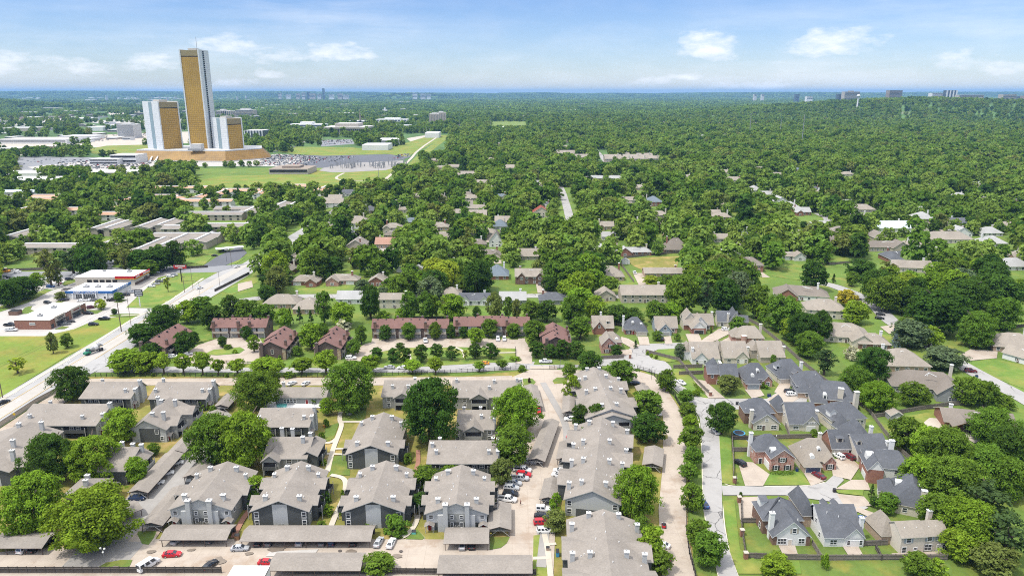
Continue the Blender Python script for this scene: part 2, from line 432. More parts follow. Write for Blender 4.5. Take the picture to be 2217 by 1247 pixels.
# ------------------------------------------------------------------ terrain
def sstep(v): v = max(0.0,min(1.0,v)); return v * v * (3 - 2 * v)
def bump(x,y,cx,cy,rx,ry,h): return h * sstep(1 - math.hypot((x - cx) / rx,(y - cy) / ry))
def HT(x,y):
    z = bump(x,y,2150,3800,1600,1150,80) + bump(x,y,-4300,5400,1500,900,72) + bump(x,y,-1680,12600,1200,700,95)
    if y > 12900:
        r = 1 - abs(y - 19500) / 6500
        k = x / y
        base = 112 if k < -.35 else (112 + (k + .35) / .35 * (70 - 112) if k < 0 else 70 + 20 * min(1,k / .5))
        w = 10 * math.sin(x * .0011 + 1) + 7 * math.sin(x * .0029) + 4 * math.sin(x * .007 + 2)
        z += max(0,sstep(r * 1.6)) * (base + w)
    return z
def make_terrain():
    xs = [math.copysign(40000 * (math.sinh(abs(t) * 5) / math.sinh(5)),t) for t in np.linspace(-1,1,191)]
    ys = sorted([-3000,-1500,-500] + [40000 * math.sinh(t * 4.6) / math.sinh(4.6) for t in np.linspace(0,1,150)])
    v = [(x,y,HT(x,y)) for y in ys for x in xs]
    n = len(xs)
    f = [(j * n + i,j * n + i + 1,(j + 1) * n + i + 1,(j + 1) * n + i) for j in range(len(ys) - 1) for i in range(n - 1)]
    me = bpy.data.meshes.new('ground'); me.from_pydata(v,[],f)
    me.materials.append(MATS['ground_turf']); me.materials.append(MATS['terrain_far'])
    me.polygons.foreach_set('material_index',[0 if ys[k // (n - 1)] < 1150 else 1 for k in range(len(f))])
    me.polygons.foreach_set('use_smooth',[True] * len(f))
    struct(ob('ground',me),'rolling green ground that runs to the wooded horizon')
make_terrain()
NS = [0]
def sheet(name,pts,m,layer,world=False,label=None):
    w = [Vector((*(p if world else P(*p)),0)) for p in pts]
    NS[0] += 1
    z = .03 + layer * .05 + (NS[0] * .6180339 % 1) * .046
    me = bpy.data.meshes.new(name)
    tris = tessellate_polygon([w])
    me.from_pydata([(p.x,p.y,z) for p in w],[],[tuple(t) for t in tris])
    bm = bmesh.new(); bm.from_mesh(me)
    for f in bm.faces:
        if f.normal.z < 0: f.normal_flip()
    bm.to_mesh(me); bm.free()
    me.materials.append(MATS[m]); me.update()
    return struct(ob(name,me),label)
def smooth_line(pts,k=2):
    for _ in range(k):
        q = [pts[0]]
        for a,b in zip(pts,pts[1:]):
            q += [(a[0] * .75 + b[0] * .25,a[1] * .75 + b[1] * .25),(a[0] * .25 + b[0] * .75,a[1] * .25 + b[1] * .75)]
        pts = q + [pts[-1]]
    return pts
def offset(pts,d):
    out = []
    for i,p in enumerate(pts):
        a,b = pts[max(0,i - 1)],pts[min(len(pts) - 1,i + 1)]
        dx,dy = b[0] - a[0],b[1] - a[1]; l = math.hypot(dx,dy) or 1
        out.append((p[0] - dy / l * d,p[1] + dx / l * d))
    return out
def strip(name,pts,w,m,layer,world=False,sm=2,label=None):
    c = smooth_line([p if world else P(*p) for p in pts],sm)
    return sheet(name,offset(c,w / 2) + offset(c,-w / 2)[::-1],m,layer,True,label)
def kerb(pts,world=False,closed=False,m='kerb_cream',w=.28,h=.14,sm=1):
    c = [p if world else P(*p) for p in pts]
    if closed: c = c + [c[0]]
    c = smooth_line(c,sm)
    a,b = offset(c,w / 2),offset(c,-w / 2); q = MB()
    for i in range(len(c) - 1):
        A,B,Cc,D = a[i],a[i + 1],b[i + 1],b[i]
        q.face([(*A,h),(*B,h),(*Cc,h),(*D,h)][::-1],m)
        q.face([(*A,0),(*B,0),(*B,h),(*A,h)],m); q.face([(*D,h),(*Cc,h),(*Cc,0),(*D,0)],m)
    struct(ob('kerb',q.mesh('kerb')))
def island(pts,m,layer=4,world=False,k=True):
    sheet('lawn',pts,m,layer,world)
    if k: kerb(pts,world,True,sm=0)
# main road on the left with its pavements and verges
sheet('road',[(-205,130),(-205,455),(-192,500),(-187,700),(-182,1010),(-172,1010),(-176,700),(-176,520),(-176,465),(-181.5,380),(-181.5,300),(-186.8,267),(-187.6,130)],'road_main',2,True,'wide concrete road running straight past the shops')
sheet('road',[(-198.5,130),(-198.5,330),(-196,430),(-191,500),(-186,500),(-188,430),(-191,330),(-192.5,130)],'road_lane',3,True,'centre turning lane of the wide road')
for x0,y0,y1 in ((-199.0,140,440),(-191.6,140,300),(-191.0,310,440)):
    sheet('lane_marking',[(x0,y0),(x0 + (2 if y1 > 400 else 0),y1),(x0 + .22 + (2 if y1 > 400 else 0),y1),(x0 + .22,y0)],'paint_yellow',4,True)
for x0 in (-201.7,-186.9):
    for k in range(24):
        y0 = 150 + k * 12
        if x0 > -190 and y0 > 270: continue
        sheet('lane_marking',[(x0,y0),(x0,y0 + 3),(x0 + .2,y0 + 3),(x0 + .2,y0)],'paint_white',4,True)
def arrow(x,y,d=1):
    sheet('lane_marking',[(x - .15,y),(x + .15,y),(x + .15,y + 1.8 * d),(x + .9,y + 1.8 * d),(x,y + 3.4 * d),(x - .9,y + 1.8 * d),(x - .15,y + 1.8 * d)],'paint_white',4,True)
for a in ((-195.5,262,1),(-195.2,318,1),(-195.4,308,-1),(-194,392,1),(-193.6,402,1),(-184.6,318,1)): arrow(*a)
sheet('verge',[(0,728),(100,727),(160,712),(215,690),(283,682),(322,680),(220,737),(150,767),(0,862),(-200,990),(-200,728)],'meadow',2)
sheet('verge',[(273,667),(300,640),(345,600),(380,591),(472,590),(440,607),(340,668)],'lawn_bright',3)
strip('sidewalk',[(-60,905),(18,857),(215,738),(238,722),(300,684),(345,668),(440,603)],1.7,'walk_pale',4,sm=1)
strip('sidewalk',[(262,684),(300,682),(318,677)],1.6,'walk_pale',4,sm=0)
sheet('verge',[(470,612),(560,580),(545,596),(430,660),(380,690),(400,665)],'lawn_green',2)
# shops and their car parks
sheet('parking_lot',[(-200,690),(0,676),(115,628),(215,600),(330,592),(440,590),(385,592),(345,600),(300,640),(275,664),(350,668),(300,684),(215,690),(160,713),(95,728),(-200,728)],'concrete_lot',2)
sheet('parking_lot',[(160,612),(215,597),(330,592),(385,592),(340,602),(300,628),(240,625),(140,630)],'asphalt_worn',3)
sheet('lawn',[(-60,690),(0,664),(60,641),(100,626),(114,628),(60,656),(0,676),(-60,700)],'lawn_bright',4)
sheet('lawn',[(40,681),(55,666),(70,663),(66,671),(85,676),(60,680)],'lawn_green',4)
sheet('lawn',[(120,655),(132,649),(148,650),(132,656)],'lawn_green',4)
sheet('lawn',[(183,672),(225,672),(210,680),(186,681)],'lawn_green',4)
sheet('lawn',[(246,655),(262,648),(275,650),(262,656)],'lawn_green',4)
sheet('lawn',[(118,714),(135,707),(150,708),(140,713)],'lawn_green',4)
sheet('lawn',[(237,683),(262,680),(310,680),(305,685),(262,688),(238,686)],'lawn_green',4)
sheet('street',[(-200,590),(200,588),(380,576),(440,579),(540,571),(470,590),(330,593),(140,604),(-200,612)],'asphalt_grey',3)
sheet('parking_lot',[(-250,600),(140,600),(200,606),(110,628),(0,664),(-250,730)],'concrete_lot',2)
sheet('lawn',[(130,612),(160,605),(175,607),(140,620)],'lawn_green',4)
sheet('parking_lot',[(440,576),(470,556),(520,533),(535,548),(518,563),(470,582)],'asphalt_dark',3)
sheet('parking_lot',[(215,575),(250,555),(262,558),(240,580),(330,583),(320,590),(200,588)],'asphalt_grey',3)
sheet('lawn',[(395,565),(430,548),(468,550),(440,575)],'lawn_bright',3)
sheet('lawn',[(485,570),(518,556),(530,560),(505,575)],'lawn_bright',3)
# street behind the condominiums, the turning place and the garden home streets
sheet('street',[(-182,294),(-100,293.6),(-22,294),(0,296.5),(29,300),(52,303),(52,316),(30,309),(0,305.8),(-84,301.6),(-182,300.5)],'concrete_street',2,True,'cracked concrete street lined with small street trees')
sheet('street',[(1340,771),(1368,752),(1400,745),(1490,742),(1492,754),(1425,757),(1402,768),(1412,778),(1440,783),(1453,795),(1455,812),(1478,838),(1503,857),(1532,864),(1545,880),(1556,905),(1556,945),(1560,1000),(1563,1045),(1563,1085),(1566,1130),(1579,1195),(1598,1247),(1625,1320),(1575,1320),(1556,1247),(1536,1160),(1525,1110),(1522,1060),(1521,1000),(1519,950),(1515,905),(1498,880),(1470,850),(1430,812),(1385,800),(1340,798)],'concrete_street',3,False,'cracked concrete street curving down between two tree rows')
sheet('street',[(1530,863.5),(1660,864),(1690,846),(1722,848),(1750,858),(1745,874),(1715,882),(1660,887),(1556,887),(1543,880)],'concrete_street',4)
sheet('street',[(1562,1052),(1640,1054),(1750,1053),(1787,1045),(1803,1031),(1818,1029),(1827,1040),(1812,1055),(1808,1067),(1850,1083),(1880,1100),(1850,1112),(1800,1087),(1700,1073),(1565,1073)],'concrete_street',4)
sheet('lawn',[(1250,690),(1720,690),(1950,900),(2020,1060),(2080,1320),(1500,1320),(1500,900),(1400,760),(1250,770)],'lawn_green',0)
sheet('lawn',[(1460,792),(1490,812),(1560,858),(1530,863),(1503,857),(1478,838),(1457,812)],'lawn_bright',2)
sheet('lawn',[(1410,770),(1425,757),(1500,755),(1530,770),(1450,785),(1413,777)],'lawn_bright',4)
sheet('lawn',[(1557,945),(1582,930),(1585,1020),(1592,1052),(1563,1046)],'lawn_bright',4)
sheet('lawn',[(1564,1085),(1590,1082),(1602,1190),(1640,1215),(1730,1215),(1735,1243),(1598,1243),(1580,1195)],'lawn_bright',4)
sheet('lawn',[(1654,1030),(1690,1018),(1735,1025),(1755,1050),(1652,1051)],'lawn_bright',4)
sheet('lawn',[(1808,1062),(1870,1060),(1868,1074),(1815,1068)],'lawn_bright',5)
sheet('lawn',[(1606,1145),(1640,1140),(1690,1170),(1688,1205),(1612,1203)],'lawn_green',4)
for q in (((1380,730),(1403,730),(1407,748),(1385,748)),((1437,730),(1452,728),(1456,745),(1440,746)),((1484,724),(1513,724),(1521,743),(1492,743)),
          ((1525,733),(1556,713),(1583,711),(1582,722),(1555,736),(1535,744),(1505,750)),((1545,748),(1585,727),(1592,740),(1560,750)),((1345,730),(1360,734),(1386,749),(1370,756),(1345,742)),
          ((1345,758),(1368,757),(1368,768),(1345,771)),((1500,822),(1526,825),(1570,863),(1534,863)),((1612,844),(1646,844),(1655,857),(1628,864)),((1688,830),(1714,830),(1702,856),(1676,850)),
          ((1597,1000),(1630,1002),(1666,1028),(1652,1053),(1613,1053)),((1740,1025),(1776,1025),(1790,1040),(1756,1053)),((1798,998),(1836,988),(1862,1010),(1842,1040),(1803,1031)),
          ((1808,1060),(1842,1040),(1876,1040),(1884,1062)),((1811,1070),(1870,1076),(1888,1096),(1830,1100)),((1855,1098),(1893,1112),(1884,1122),(1850,1106)),((1597,1078),(1646,1076),(1646,1126),(1602,1126)),
          ((1685,1182),(1721,1182),(1728,1204),(1696,1204)),((1824,1184),(1858,1184),(1870,1206),(1838,1206)),((1930,1199),(2046,1194),(2052,1206),(1932,1207)),((1710,1076),(1740,1076),(1745,1100),(1720,1100)),((1660,868),(1690,846),(1718,850),(1732,862),(1702,880))):
    sheet('driveway',q,'concrete_drive',5)
kerb([(1480,838),(1503,857),(1532,863.5),(1610,864)]); kerb([(1556,905),(1556,945),(1560,1000),(1563,1040),(1572,1050),(1595,1052.5)]); kerb([(1566,1085),(1567,1130),(1579,1195),(1598,1247)])
kerb([(1655,1052.5),(1750,1052),(1785,1044)]); kerb([(1410,771),(1413,778),(1440,783),(1453,795),(1455,812)]); kerb([(1430,814),(1470,852),(1497,882),(1513,907),(1518,950),(1520,1000),(1521,1060),(1524,1110),(1535,1160),(1555,1247)])
# condominium grounds
sheet('lawn',[(-184,130),(-184,289),(-20,290),(8,297),(58,296),(64,277),(66,250),(62,228),(55,200),(49,176),(45,130)],'lawn_dry',0,True)
sheet('driveway',[(-181,279.5),(0,279.5),(0,290),(-22,288.5),(-181,286.5)],'concrete_drive',2,True)
sheet('driveway',[(-186,130),(-186,279),(-179,286),(-176,279),(-176.5,224),(-175,130)],'concrete_drive',3,True)
sheet('driveway',[(-140,154),(9,154),(9,172),(-96,172.5),(-140,166)],'concrete_drive',2,True)
sheet('driveway',[(-116,160),(-100,160),(-98.6,200),(-97,240),(-116,262),(-117,215),(-116,190)],'asphalt_worn',3,True)
sheet('driveway',[(-104.5,171),(-97.5,171),(-99,200),(-103,200)],'concrete_drive',4,True)
sheet('driveway',[(0,140),(9,140),(13,187),(20,215),(26,250),(26,268),(35,284),(40,296),(8,297),(-2,286),(-3,279),(2,279),(6,268),(6,250),(2,228),(-4,205),(-6,196),(-1,176)],'concrete_drive',3,True)
sheet('driveway',[(20,297.5),(8,297.4),(8,301),(20,301)],'concrete_drive',4,True)
strip('driveway',[(7.5,160),(10.5,188),(17.5,215),(20.5,240),(16.5,262),(13,282)],2.6,'asphalt_worn',5,True,2)
sheet('driveway',[(38,140),(38,158),(43,187),(50,215),(57,250),(55,270),(51,284),(44,295),(54,296),(61,290),(63.5,277),(65,250),(61,228),(54,200),(48.6,176),(46.5,156),(45,140)],'concrete_drive',3,True)
for q in ((330,1195),(600,1190),(540,1200),(250,1230),(760,1196),(470,1215),(860,1205),(1000,1210),(415,1192)):
    X,Y = P(*q); rr = rnd.uniform(.5,1.7); pts = [(X + rr * 1.7 * rnd.uniform(.6,1.2) * math.cos(a),Y + rr * rnd.uniform(.6,1.2) * math.sin(a)) for a in np.linspace(0,6.2,14)[:-1]]
    sheet('stain',pts,'patch_wet',6,True)
sheet('driveway',[(585,1196),(690,1190),(680,1203),(575,1206)],'concrete_lot',5)
for x,y in ((868,1195),(736,1194),(1130,855)):
    X,Y = P(x,y); sheet('manhole_cover',[(X + .5 * math.cos(a),Y + .5 * math.sin(a)) for a in np.linspace(0,6.28,13)[:-1]],'manhole',7,True)
island([(297,1157),(300,1151),(340,1150),(333,1166),(322,1180),(308,1178)],'lawn_green'); island([(203,1234),(230,1219),(262,1213),(287,1213),(278,1233)],'lawn_green')
island([(1061,1163),(1104,1163),(1097,1177),(1084,1187),(1060,1191)],'lawn_green'); island([(1155,1160),(1181,1157),(1188,1208),(1154,1208)],'lawn_bright'); island([(1154,1213),(1188,1213),(1191,1247),(1191,1300),(1152,1300)],'lawn_bright')
island([(1131,821),(1152,820),(1160,828),(1156,833),(1134,835)],'lawn_green'); island([(1196,825),(1206,818),(1228,818),(1228,830),(1200,832)],'lawn_green'); island([(878,1168),(903,1146),(920,1165),(914,1169)],'lawn_green')
island([(1408,944),(1445,942),(1446,950),(1410,952)],'lawn_dry'); island([(1410,1140),(1432,1140),(1430,1155),(1414,1162)],'lawn_green')
sheet('lawn',[(733,885),(795,878),(790,912),(742,914)],'lawn_green',3); sheet('lawn',[(705,925),(735,915),(722,950),(700,958)],'lawn_green',3); sheet('lawn',[(720,988),(760,985),(757,1030),(714,1028)],'lawn_green',3)
sheet('lawn',[(1045,1030),(1105,1020),(1090,1090),(1060,1090)],'lawn_green',3); sheet('lawn',[(1325,1120),(1360,1110),(1365,1180),(1330,1180)],'lawn_green',3)
strip('path',[(737,893),(735,912),(741,920),(732,945),(722,970),(714,1000),(709,1022)],1.7,'walk_pale',5)
strip('path',[(697,959),(716,960),(728,950)],1.3,'walk_pale',5); strip('path',[(741,914),(790,914)],1.3,'walk_pale',5); strip('path',[(706,983),(755,985)],1.1,'walk_pale',5); strip('path',[(716,973),(755,972)],1.1,'walk_pale',5)
strip('path',[(716,1029),(742,1034),(750,1046),(744,1080),(727,1115),(716,1142)],1.6,'walk_pale',5); strip('path',[(905,975),(906,1000),(900,1020)],1.4,'walk_brick',5)
strip('path',[(545,1100),(525,1125),(505,1165)],1.6,'walk_brick',5); strip('path',[(906,1115),(898,1140),(880,1160),(868,1165)],1.5,'walk_pale',5)
strip('path',[(1178,1155),(1186,1190),(1192,1247),(1196,1290)],1.5,'walk_pale',6,sm=1); strip('path',[(1154,1210),(1190,1209)],1.2,'walk_pale',6,sm=0); strip('path',[(1186,1180),(1204,1178)],1.0,'walk_pale',6,sm=0)
sheet('patio',[(568,872),(590,855),(706,856),(712,880),(700,884),(570,884)],'paint_white',4)
# rust roofed townhouses
sheet('driveway',[(385,778),(430,747),(472,733),(562,731),(574,755),(556,786),(430,790)],'concrete_drive',2)
island([(440,768),(462,758),(520,752),(530,758),(518,766),(470,770)],'lawn_bright',4)
sheet('driveway',[(556,786),(500,783),(470,792),(470,800),(490,800),(520,790)],'concrete_drive',3)
sheet('driveway',[(745,790),(758,765),(790,745),(830,735),(1000,733),(1135,736),(1152,760),(1152,788),(1116,787),(1117,757),(1000,752),(860,754),(800,768),(770,790)],'concrete_drive',2)
sheet('lawn',[(800,768),(860,754),(1000,752),(1117,755),(1117,782),(1060,786),(880,796),(800,796)],'lawn_bright',3)
strip('path',[(1060,765),(1117,764)],1.2,'walk_pale',5,sm=0); strip('path',[(868,756),(885,762),(890,790)],1.4,'walk_pale',5,sm=1); strip('path',[(985,753),(1003,760),(1005,775)],1.2,'walk_pale',5,sm=1)
sheet('lawn',[(425,730),(455,722),(462,735),(430,742)],'lawn_bright',3); sheet('lawn',[(470,786),(560,783),(640,783),(640,796),(470,796)],'lawn_bright',3); sheet('lawn',[(640,783),(745,783),(740,797),(640,797)],'lawn_bright',3)
sheet('lawn',[(1160,778),(1280,775),(1285,790),(1155,790)],'lawn_green',2); sheet('lawn',[(1265,740),(1290,740),(1292,768),(1266,770)],'lawn_green',2)
for x in (812,850,872,906,924,966,990,1012,1048,1074,1094,1128):
    sheet('driveway',[(x - 8,742),(x + 9,742),(x + 9,733),(x - 6,733)],'concrete_drive',3)
# streets and lawns of the neighbourhoods behind
strip('street',[(500,655),(560,645),(640,641),(900,642),(1340,640),(1450,650)],8.5,'concrete_street',2)
strip('street',[(1205,395),(1216,410),(1228,450),(1240,500),(1262,540)],8.5,'concrete_street',2)
strip('street',[(1290,325),(1312,350),(1320,372),(1310,380),(1230,385)],9,'concrete_street',2)
strip('street',[(700,545),(770,530),(860,545),(1000,552)],8,'concrete_street',2); strip('street',[(765,515),(778,540)],8,'concrete_street',2)
strip('street',[(1740,612),(1790,614),(1840,632),(1890,652),(1920,690),(1962,718),(2010,745),(2060,778),(2120,812),(2217,862),(2330,930)],9,'concrete_street',3)
strip('street',[(1900,655),(1860,650),(1840,660)],7,'concrete_street',3); strip('street',[(1770,462),(1800,475),(1780,490)],9,'concrete_street',2)
for q in (((1905,708),(1942,703),(1962,713),(1925,724)),((2070,775),(2100,757),(2160,760),(2158,776),(2095,782)),((855,632),(880,632),(890,645),(860,645)),((1370,592),(1395,592),(1400,622),(1385,622)),((1160,614),(1185,614),(1190,635),(1164,635)),((515,615),(545,608),(548,622),(515,632)),((1325,515),(1340,518),(1335,535),(1320,535)),((825,542),(850,538),(870,545),(840,552)),((1840,652),(1875,655),(1860,668),(1835,664))):
    sheet('driveway',q,'concrete_drive',4)
for q,m in ((((1590,568),(1690,562),(1740,574),(1790,592),(1870,598),(1905,640),(1880,645),(1840,625),(1790,608),(1720,606),(1640,592)),'lawn_bright'),(((1770,556),(1835,556),(1845,575),(1790,580)),'lawn_bright'),(((2078,790),(2145,776),(2217,790),(2300,830),(2217,842)),'lawn_bright'),(((2020,735),(2090,740),(2100,762),(2060,770)),'lawn_bright'),
             (((1935,905),(2060,885),(2080,900),(2070,960),(1990,960),(1960,940)),'lawn_bright'),(((645,625),(735,618),(738,635),(640,638)),'lawn_bright'),(((1290,615),(1345,615),(1380,595),(1395,640),(1290,638)),'lawn_bright'),(((1400,605),(1500,605),(1490,640),(1400,640)),'lawn_bright'),(((1350,560),(1470,555),(1465,590),(1395,588),(1370,575)),'lawn_dry'),
             (((820,620),(850,600),(860,605),(855,630)),'lawn_bright'),(((1000,670),(1060,668),(1062,690),(1005,690)),'lawn_bright'),(((820,672),(895,668),(895,690),(820,690)),'lawn_green'),(((1950,640),(2010,650),(2000,700),(1960,715),(1930,690)),'lawn_green'),(((1870,720),(1930,725),(1960,745),(1900,750)),'lawn_bright'),(((960,518),(1005,515),(1005,530),(960,535)),'lawn_bright'),(((1240,455),(1275,450),(1265,475),(1245,480)),'lawn_bright'),(((1215,395),(1270,390),(1250,408),(1218,405)),'meadow'),(((880,372),(930,370),(920,385),(882,385)),'lawn_bright'),(((1060,263),(1140,262),(1150,272),(1065,277)),'lawn_bright'),(((1700,272),(1760,274),(1770,285),(1710,286)),'lawn_bright'),(((470,625),(555,590),(560,610),(500,640)),'lawn_bright')):
    sheet('lawn',q,m,1)
sheet('patio',[(2000,915),(2012,905),(2050,908),(2080,905),(2140,945),(2110,960),(2050,925),(2010,930)],'concrete_tan',3)
# campus, car parks and meadow by the gold towers
sheet('meadow',[(410,408),(430,392),(480,382),(590,379),(640,362),(715,361),(740,372),(860,365),(845,380),(800,402),(760,414),(690,409),(560,406),(480,410)],'meadow',1)
sheet('parking_lot',[(560,345),(600,336),(720,337),(880,334),(890,340),(805,366),(640,363),(540,358)],'asphalt_dark',1)
sheet('parking_lot',[(560,340),(600,334),(640,336),(690,341),(640,362),(545,360),(300,362),(300,352)],'concrete_lot',2)
sheet('parking_lot',[(-80,345),(70,339),(190,341),(340,346),(340,358),(100,372),(-80,378)],'asphalt_grey',1)
sheet('parking_lot',[(60,362),(180,350),(340,350),(330,364),(100,378)],'concrete_lot',2)
sheet('parking_lot',[(-80,312),(150,295),(420,285),(420,310),(320,313),(200,320),(0,342),(-80,345)],'concrete_tan',1)
sheet('parking_lot',[(700,364),(765,353),(875,348),(868,360),(835,369),(760,373),(720,374),(690,370)],'asphalt_worn',2)
sheet('lawn',[(590,326),(640,318),(760,320),(830,325),(905,302),(935,293),(970,293),(905,328),(880,340),(840,334),(700,338),(640,334)],'meadow',2)
sheet('lawn',[(190,324),(230,316),(340,313),(345,331),(260,336),(200,333)],'meadow',2)
sheet('parking_lot',[(695,305),(760,302),(770,312),(695,318)],'asphalt_grey',3)
strip('path',[(745,375),(725,385),(735,391),(800,392),(826,388)],4,'concrete_tan',3,sm=2); strip('path',[(808,412),(850,375),(885,350),(905,325),(950,295)],5,'concrete_tan',3,sm=1)
sheet('verge',[(835,405),(870,370),(905,335),(960,295),(975,296),(925,335),(885,372),(850,400)],'meadow',2)
sheet('parking_lot',[(1700,288),(1770,283),(1880,279),(1955,284),(1950,294),(1880,292),(1800,297),(1740,299)],'concrete_tan',1)
for q in (((-60,258),(130,250),(210,258),(60,272),(-60,276)),((180,264),(300,256),(480,258),(470,270),(300,277)),((440,262),(600,257),(640,268),(500,282)),((560,243),(740,236),(760,243),(600,251)),((-60,238),(80,235),(60,243),(-60,246)),((230,243),(330,240),(340,246),(240,250)),((590,300),(660,292),(700,300),(640,312)),((880,300),(930,292),(940,298),(890,308)),((150,300),(260,292),(280,300),(170,310))): sheet('parking_lot',q,rnd.choice(('concrete_tan','concrete_lot')),0)
EXCL,HB = [],[]                                                    # footprints, and front faces that trees should not hide
# ------------------------------------------------------------------ buildings
WCACHE = {}
def win_meshes(w,h,st):
    k = (round(w,2),round(h,2),st)
    if k not in WCACHE:
        fr,gl = MB(),MB(); fm = {'w': 'trim_white','c': 'trim_cream','d': 'trim_brown','g': 'trim_grey','p': 'trim_white'}[st[0]]; t = .14
        fr.box(-w / 2 - t,-w / 2,-.07,.03,-t,h + t,fm); fr.box(w / 2,w / 2 + t,-.07,.03,-t,h + t,fm)
        fr.box(-w / 2,w / 2,-.07,.03,h,h + t,fm); fr.box(-w / 2,w / 2,-.09,.03,-t,0,fm)
        fr.box(-w / 2,w / 2,-.055,.0,h / 2 - .04,h / 2 + .04,fm)
        nb = max(1,round(w / .9))
        for i in range(1,nb): fr.box(-w / 2 + w * i / nb - .04,-w / 2 + w * i / nb + .04,-.05,.0,0,h,fm)
        gl.box(-w / 2,w / 2,-.025,.02,0,h,'glass_pale' if st[0] == 'p' else 'glass_window')
        WCACHE[k] = (fr.mesh('window_frame'),gl.mesh('window_pane'))
    return WCACHE[k]
ROTF = {'F': 0.0,'R': math.pi / 2,'B': math.pi,'L': -math.pi / 2}
DCACHE = {}
def gable_prism(q,x0,x1,y0,y1,e,rz,ax,rf,oh,roof,trim,th=.2):
    """roof slab over a gable: top faces shingled, edges and underside in trim"""
    if ax == 'x': a0,a1,b0,b1 = y0,y1,x0,x1; T = lambda a,b,z: (b,a,z)
    else: a0,a1,b0,b1 = x0,x1,y0,y1; T = lambda a,b,z: (a,b,z)
    ar = a0 + (a1 - a0) * rf
    s0 = (rz - e) / max(.01,ar - a0); s1 = (rz - e) / max(.01,a1 - ar)
    pr = []
    if rf > 0: pr.append((a0 - oh,e - oh * s0))
    pr.append((ar,rz))
    if rf < 1: pr.append((a1 + oh,e - oh * s1))
    B0,B1 = b0 - oh,b1 + oh
    for (a,za),(c,zc) in zip(pr,pr[1:]):
        q.face([T(a,B0,za + th),T(a,B1,za + th),T(c,B1,zc + th),T(c,B0,zc + th)],roof)
        q.face([T(a,B0,za),T(a,B1,za),T(c,B1,zc),T(c,B0,zc)],trim)
        for b in (B0,B1): q.face([T(a,b,za),T(c,b,zc),T(c,b,zc + th),T(a,b,za + th)],trim)
    for a,za in (pr[0],pr[-1]): q.face([T(a,B0,za),T(a,B1,za),T(a,B1,za + th),T(a,B0,za + th)],trim)
class Bld:
    def __init__(s,name,label,cat,x,y,rot=0.0,group=None,lm=None,half=(8,8)):
        s.root = ob(name,None,None,(x,y,0),R(rot)); tag(s.root,label,cat,group)
        s.root.empty_display_size = .5
        s.wall,s.roof = MB(),MB(); s.q = []
        s.rm,s.trim = 'shingle_grey','trim_grey'
        if lm: LM.append((lm,x,y + half[1],half[0],half[1]))
        a_ = R(rot); EXCL.append((x - math.sin(a_) * half[1],y + math.cos(a_) * half[1],half[0],half[1],a_)); HB.append((x,y,half[0],7.5))
    def block(s,x0,x1,y0,y1,e,rz,ax='x',rf=.5,oh=.45,w='siding_mid',fw=None,roof=None,kind='gable',z0=0.0,inset=None,gw=None):
        roof = roof or s.rm; fw = fw or w; gw = gw or w; W = s.wall
        W.face([(x0,y0,z0),(x1,y0,z0),(x1,y0,e),(x0,y0,e)],fw); W.face([(x1,y1,z0),(x0,y1,z0),(x0,y1,e),(x1,y1,e)],w)
        W.face([(x0,y1,z0),(x0,y0,z0),(x0,y0,e),(x0,y1,e)],w); W.face([(x1,y0,z0),(x1,y1,z0),(x1,y1,e),(x1,y0,e)],w)
        if kind == 'flat':
            s.roof.box(x0 - oh,x1 + oh,y0 - oh,y1 + oh,e,e + .5,s.trim,roof); return s
        if kind == 'gable':
            if ax == 'x':
                r = y0 + (y1 - y0) * rf
                for x in (x0,x1): W.face([(x,y0,e),(x,y1,e),(x,r,rz)],gw)
            else:
                r = x0 + (x1 - x0) * rf
                for y,m in ((y0,fw if gw == w else gw),(y1,w)): W.face([(x0,y,e),(x1,y,e),(r,y,rz)],m)
            gable_prism(s.roof,x0,x1,y0,y1,e,rz,ax,rf,oh,roof,s.trim)
        else:
            d = min(x1 - x0,y1 - y0) / 2; p = (rz - e) / d; th = .18; zb = e - oh * p
            X0,X1,Y0,Y1 = x0 - oh,x1 + oh,y0 - oh,y1 + oh
            i0 = inset if inset is not None else d
            if ax == 'x': ra,rb = (x0 + i0,(y0 + y1) / 2,rz + th),(x1 - i0,(y0 + y1) / 2,rz + th)
            else: ra,rb = ((x0 + x1) / 2,y0 + i0,rz + th),((x0 + x1) / 2,y1 - i0,rz + th)
            c = [(X0,Y0,zb + th),(X1,Y0,zb + th),(X1,Y1,zb + th),(X0,Y1,zb + th)]; Q = s.roof
            if ax == 'x':
                Q.face([c[0],c[1],rb,ra],roof); Q.face([c[1],c[2],rb],roof); Q.face([c[2],c[3],ra,rb],roof); Q.face([c[3],c[0],ra],roof)
            else:
                Q.face([c[0],c[1],ra],roof); Q.face([c[1],c[2],rb,ra],roof); Q.face([c[2],c[3],rb],roof); Q.face([c[3],c[0],ra,rb],roof)
            lo = [(a,b,zb) for a,b,_ in c]
            for i in range(4): Q.face([lo[i],lo[(i + 1) % 4],c[(i + 1) % 4],c[i]],s.trim)
            Q.face(lo[::-1],s.trim)
        return s
    def add(s,name,mb,at='root',loc=(0,0,0),rz=0.0): s.q.append((name,mb,at,loc,rz)); return s
    def chim(s,x,y,z0,z1,w=.95,d=.95,m='siding_light',cap='trim_white',flue=True):
        c = MB(); c.box(x - w / 2,x + w / 2,y - d / 2,y + d / 2,z0,z1,m); c.box(x - w / 2 - .12,x + w / 2 + .12,y - d / 2 - .12,y + d / 2 + .12,z1,z1 + .18,cap)
        if flue: c.tube((x,y,z1 + .18),(x,y,z1 + .62),.17,.17,'metal_grey',8)
        return s.add('chimney',c,'roof')
    def vent(s,x,y,z): s.roof.tube((x,y,z),(x,y,z + .55),.12,.12,'trim_white',6); return s
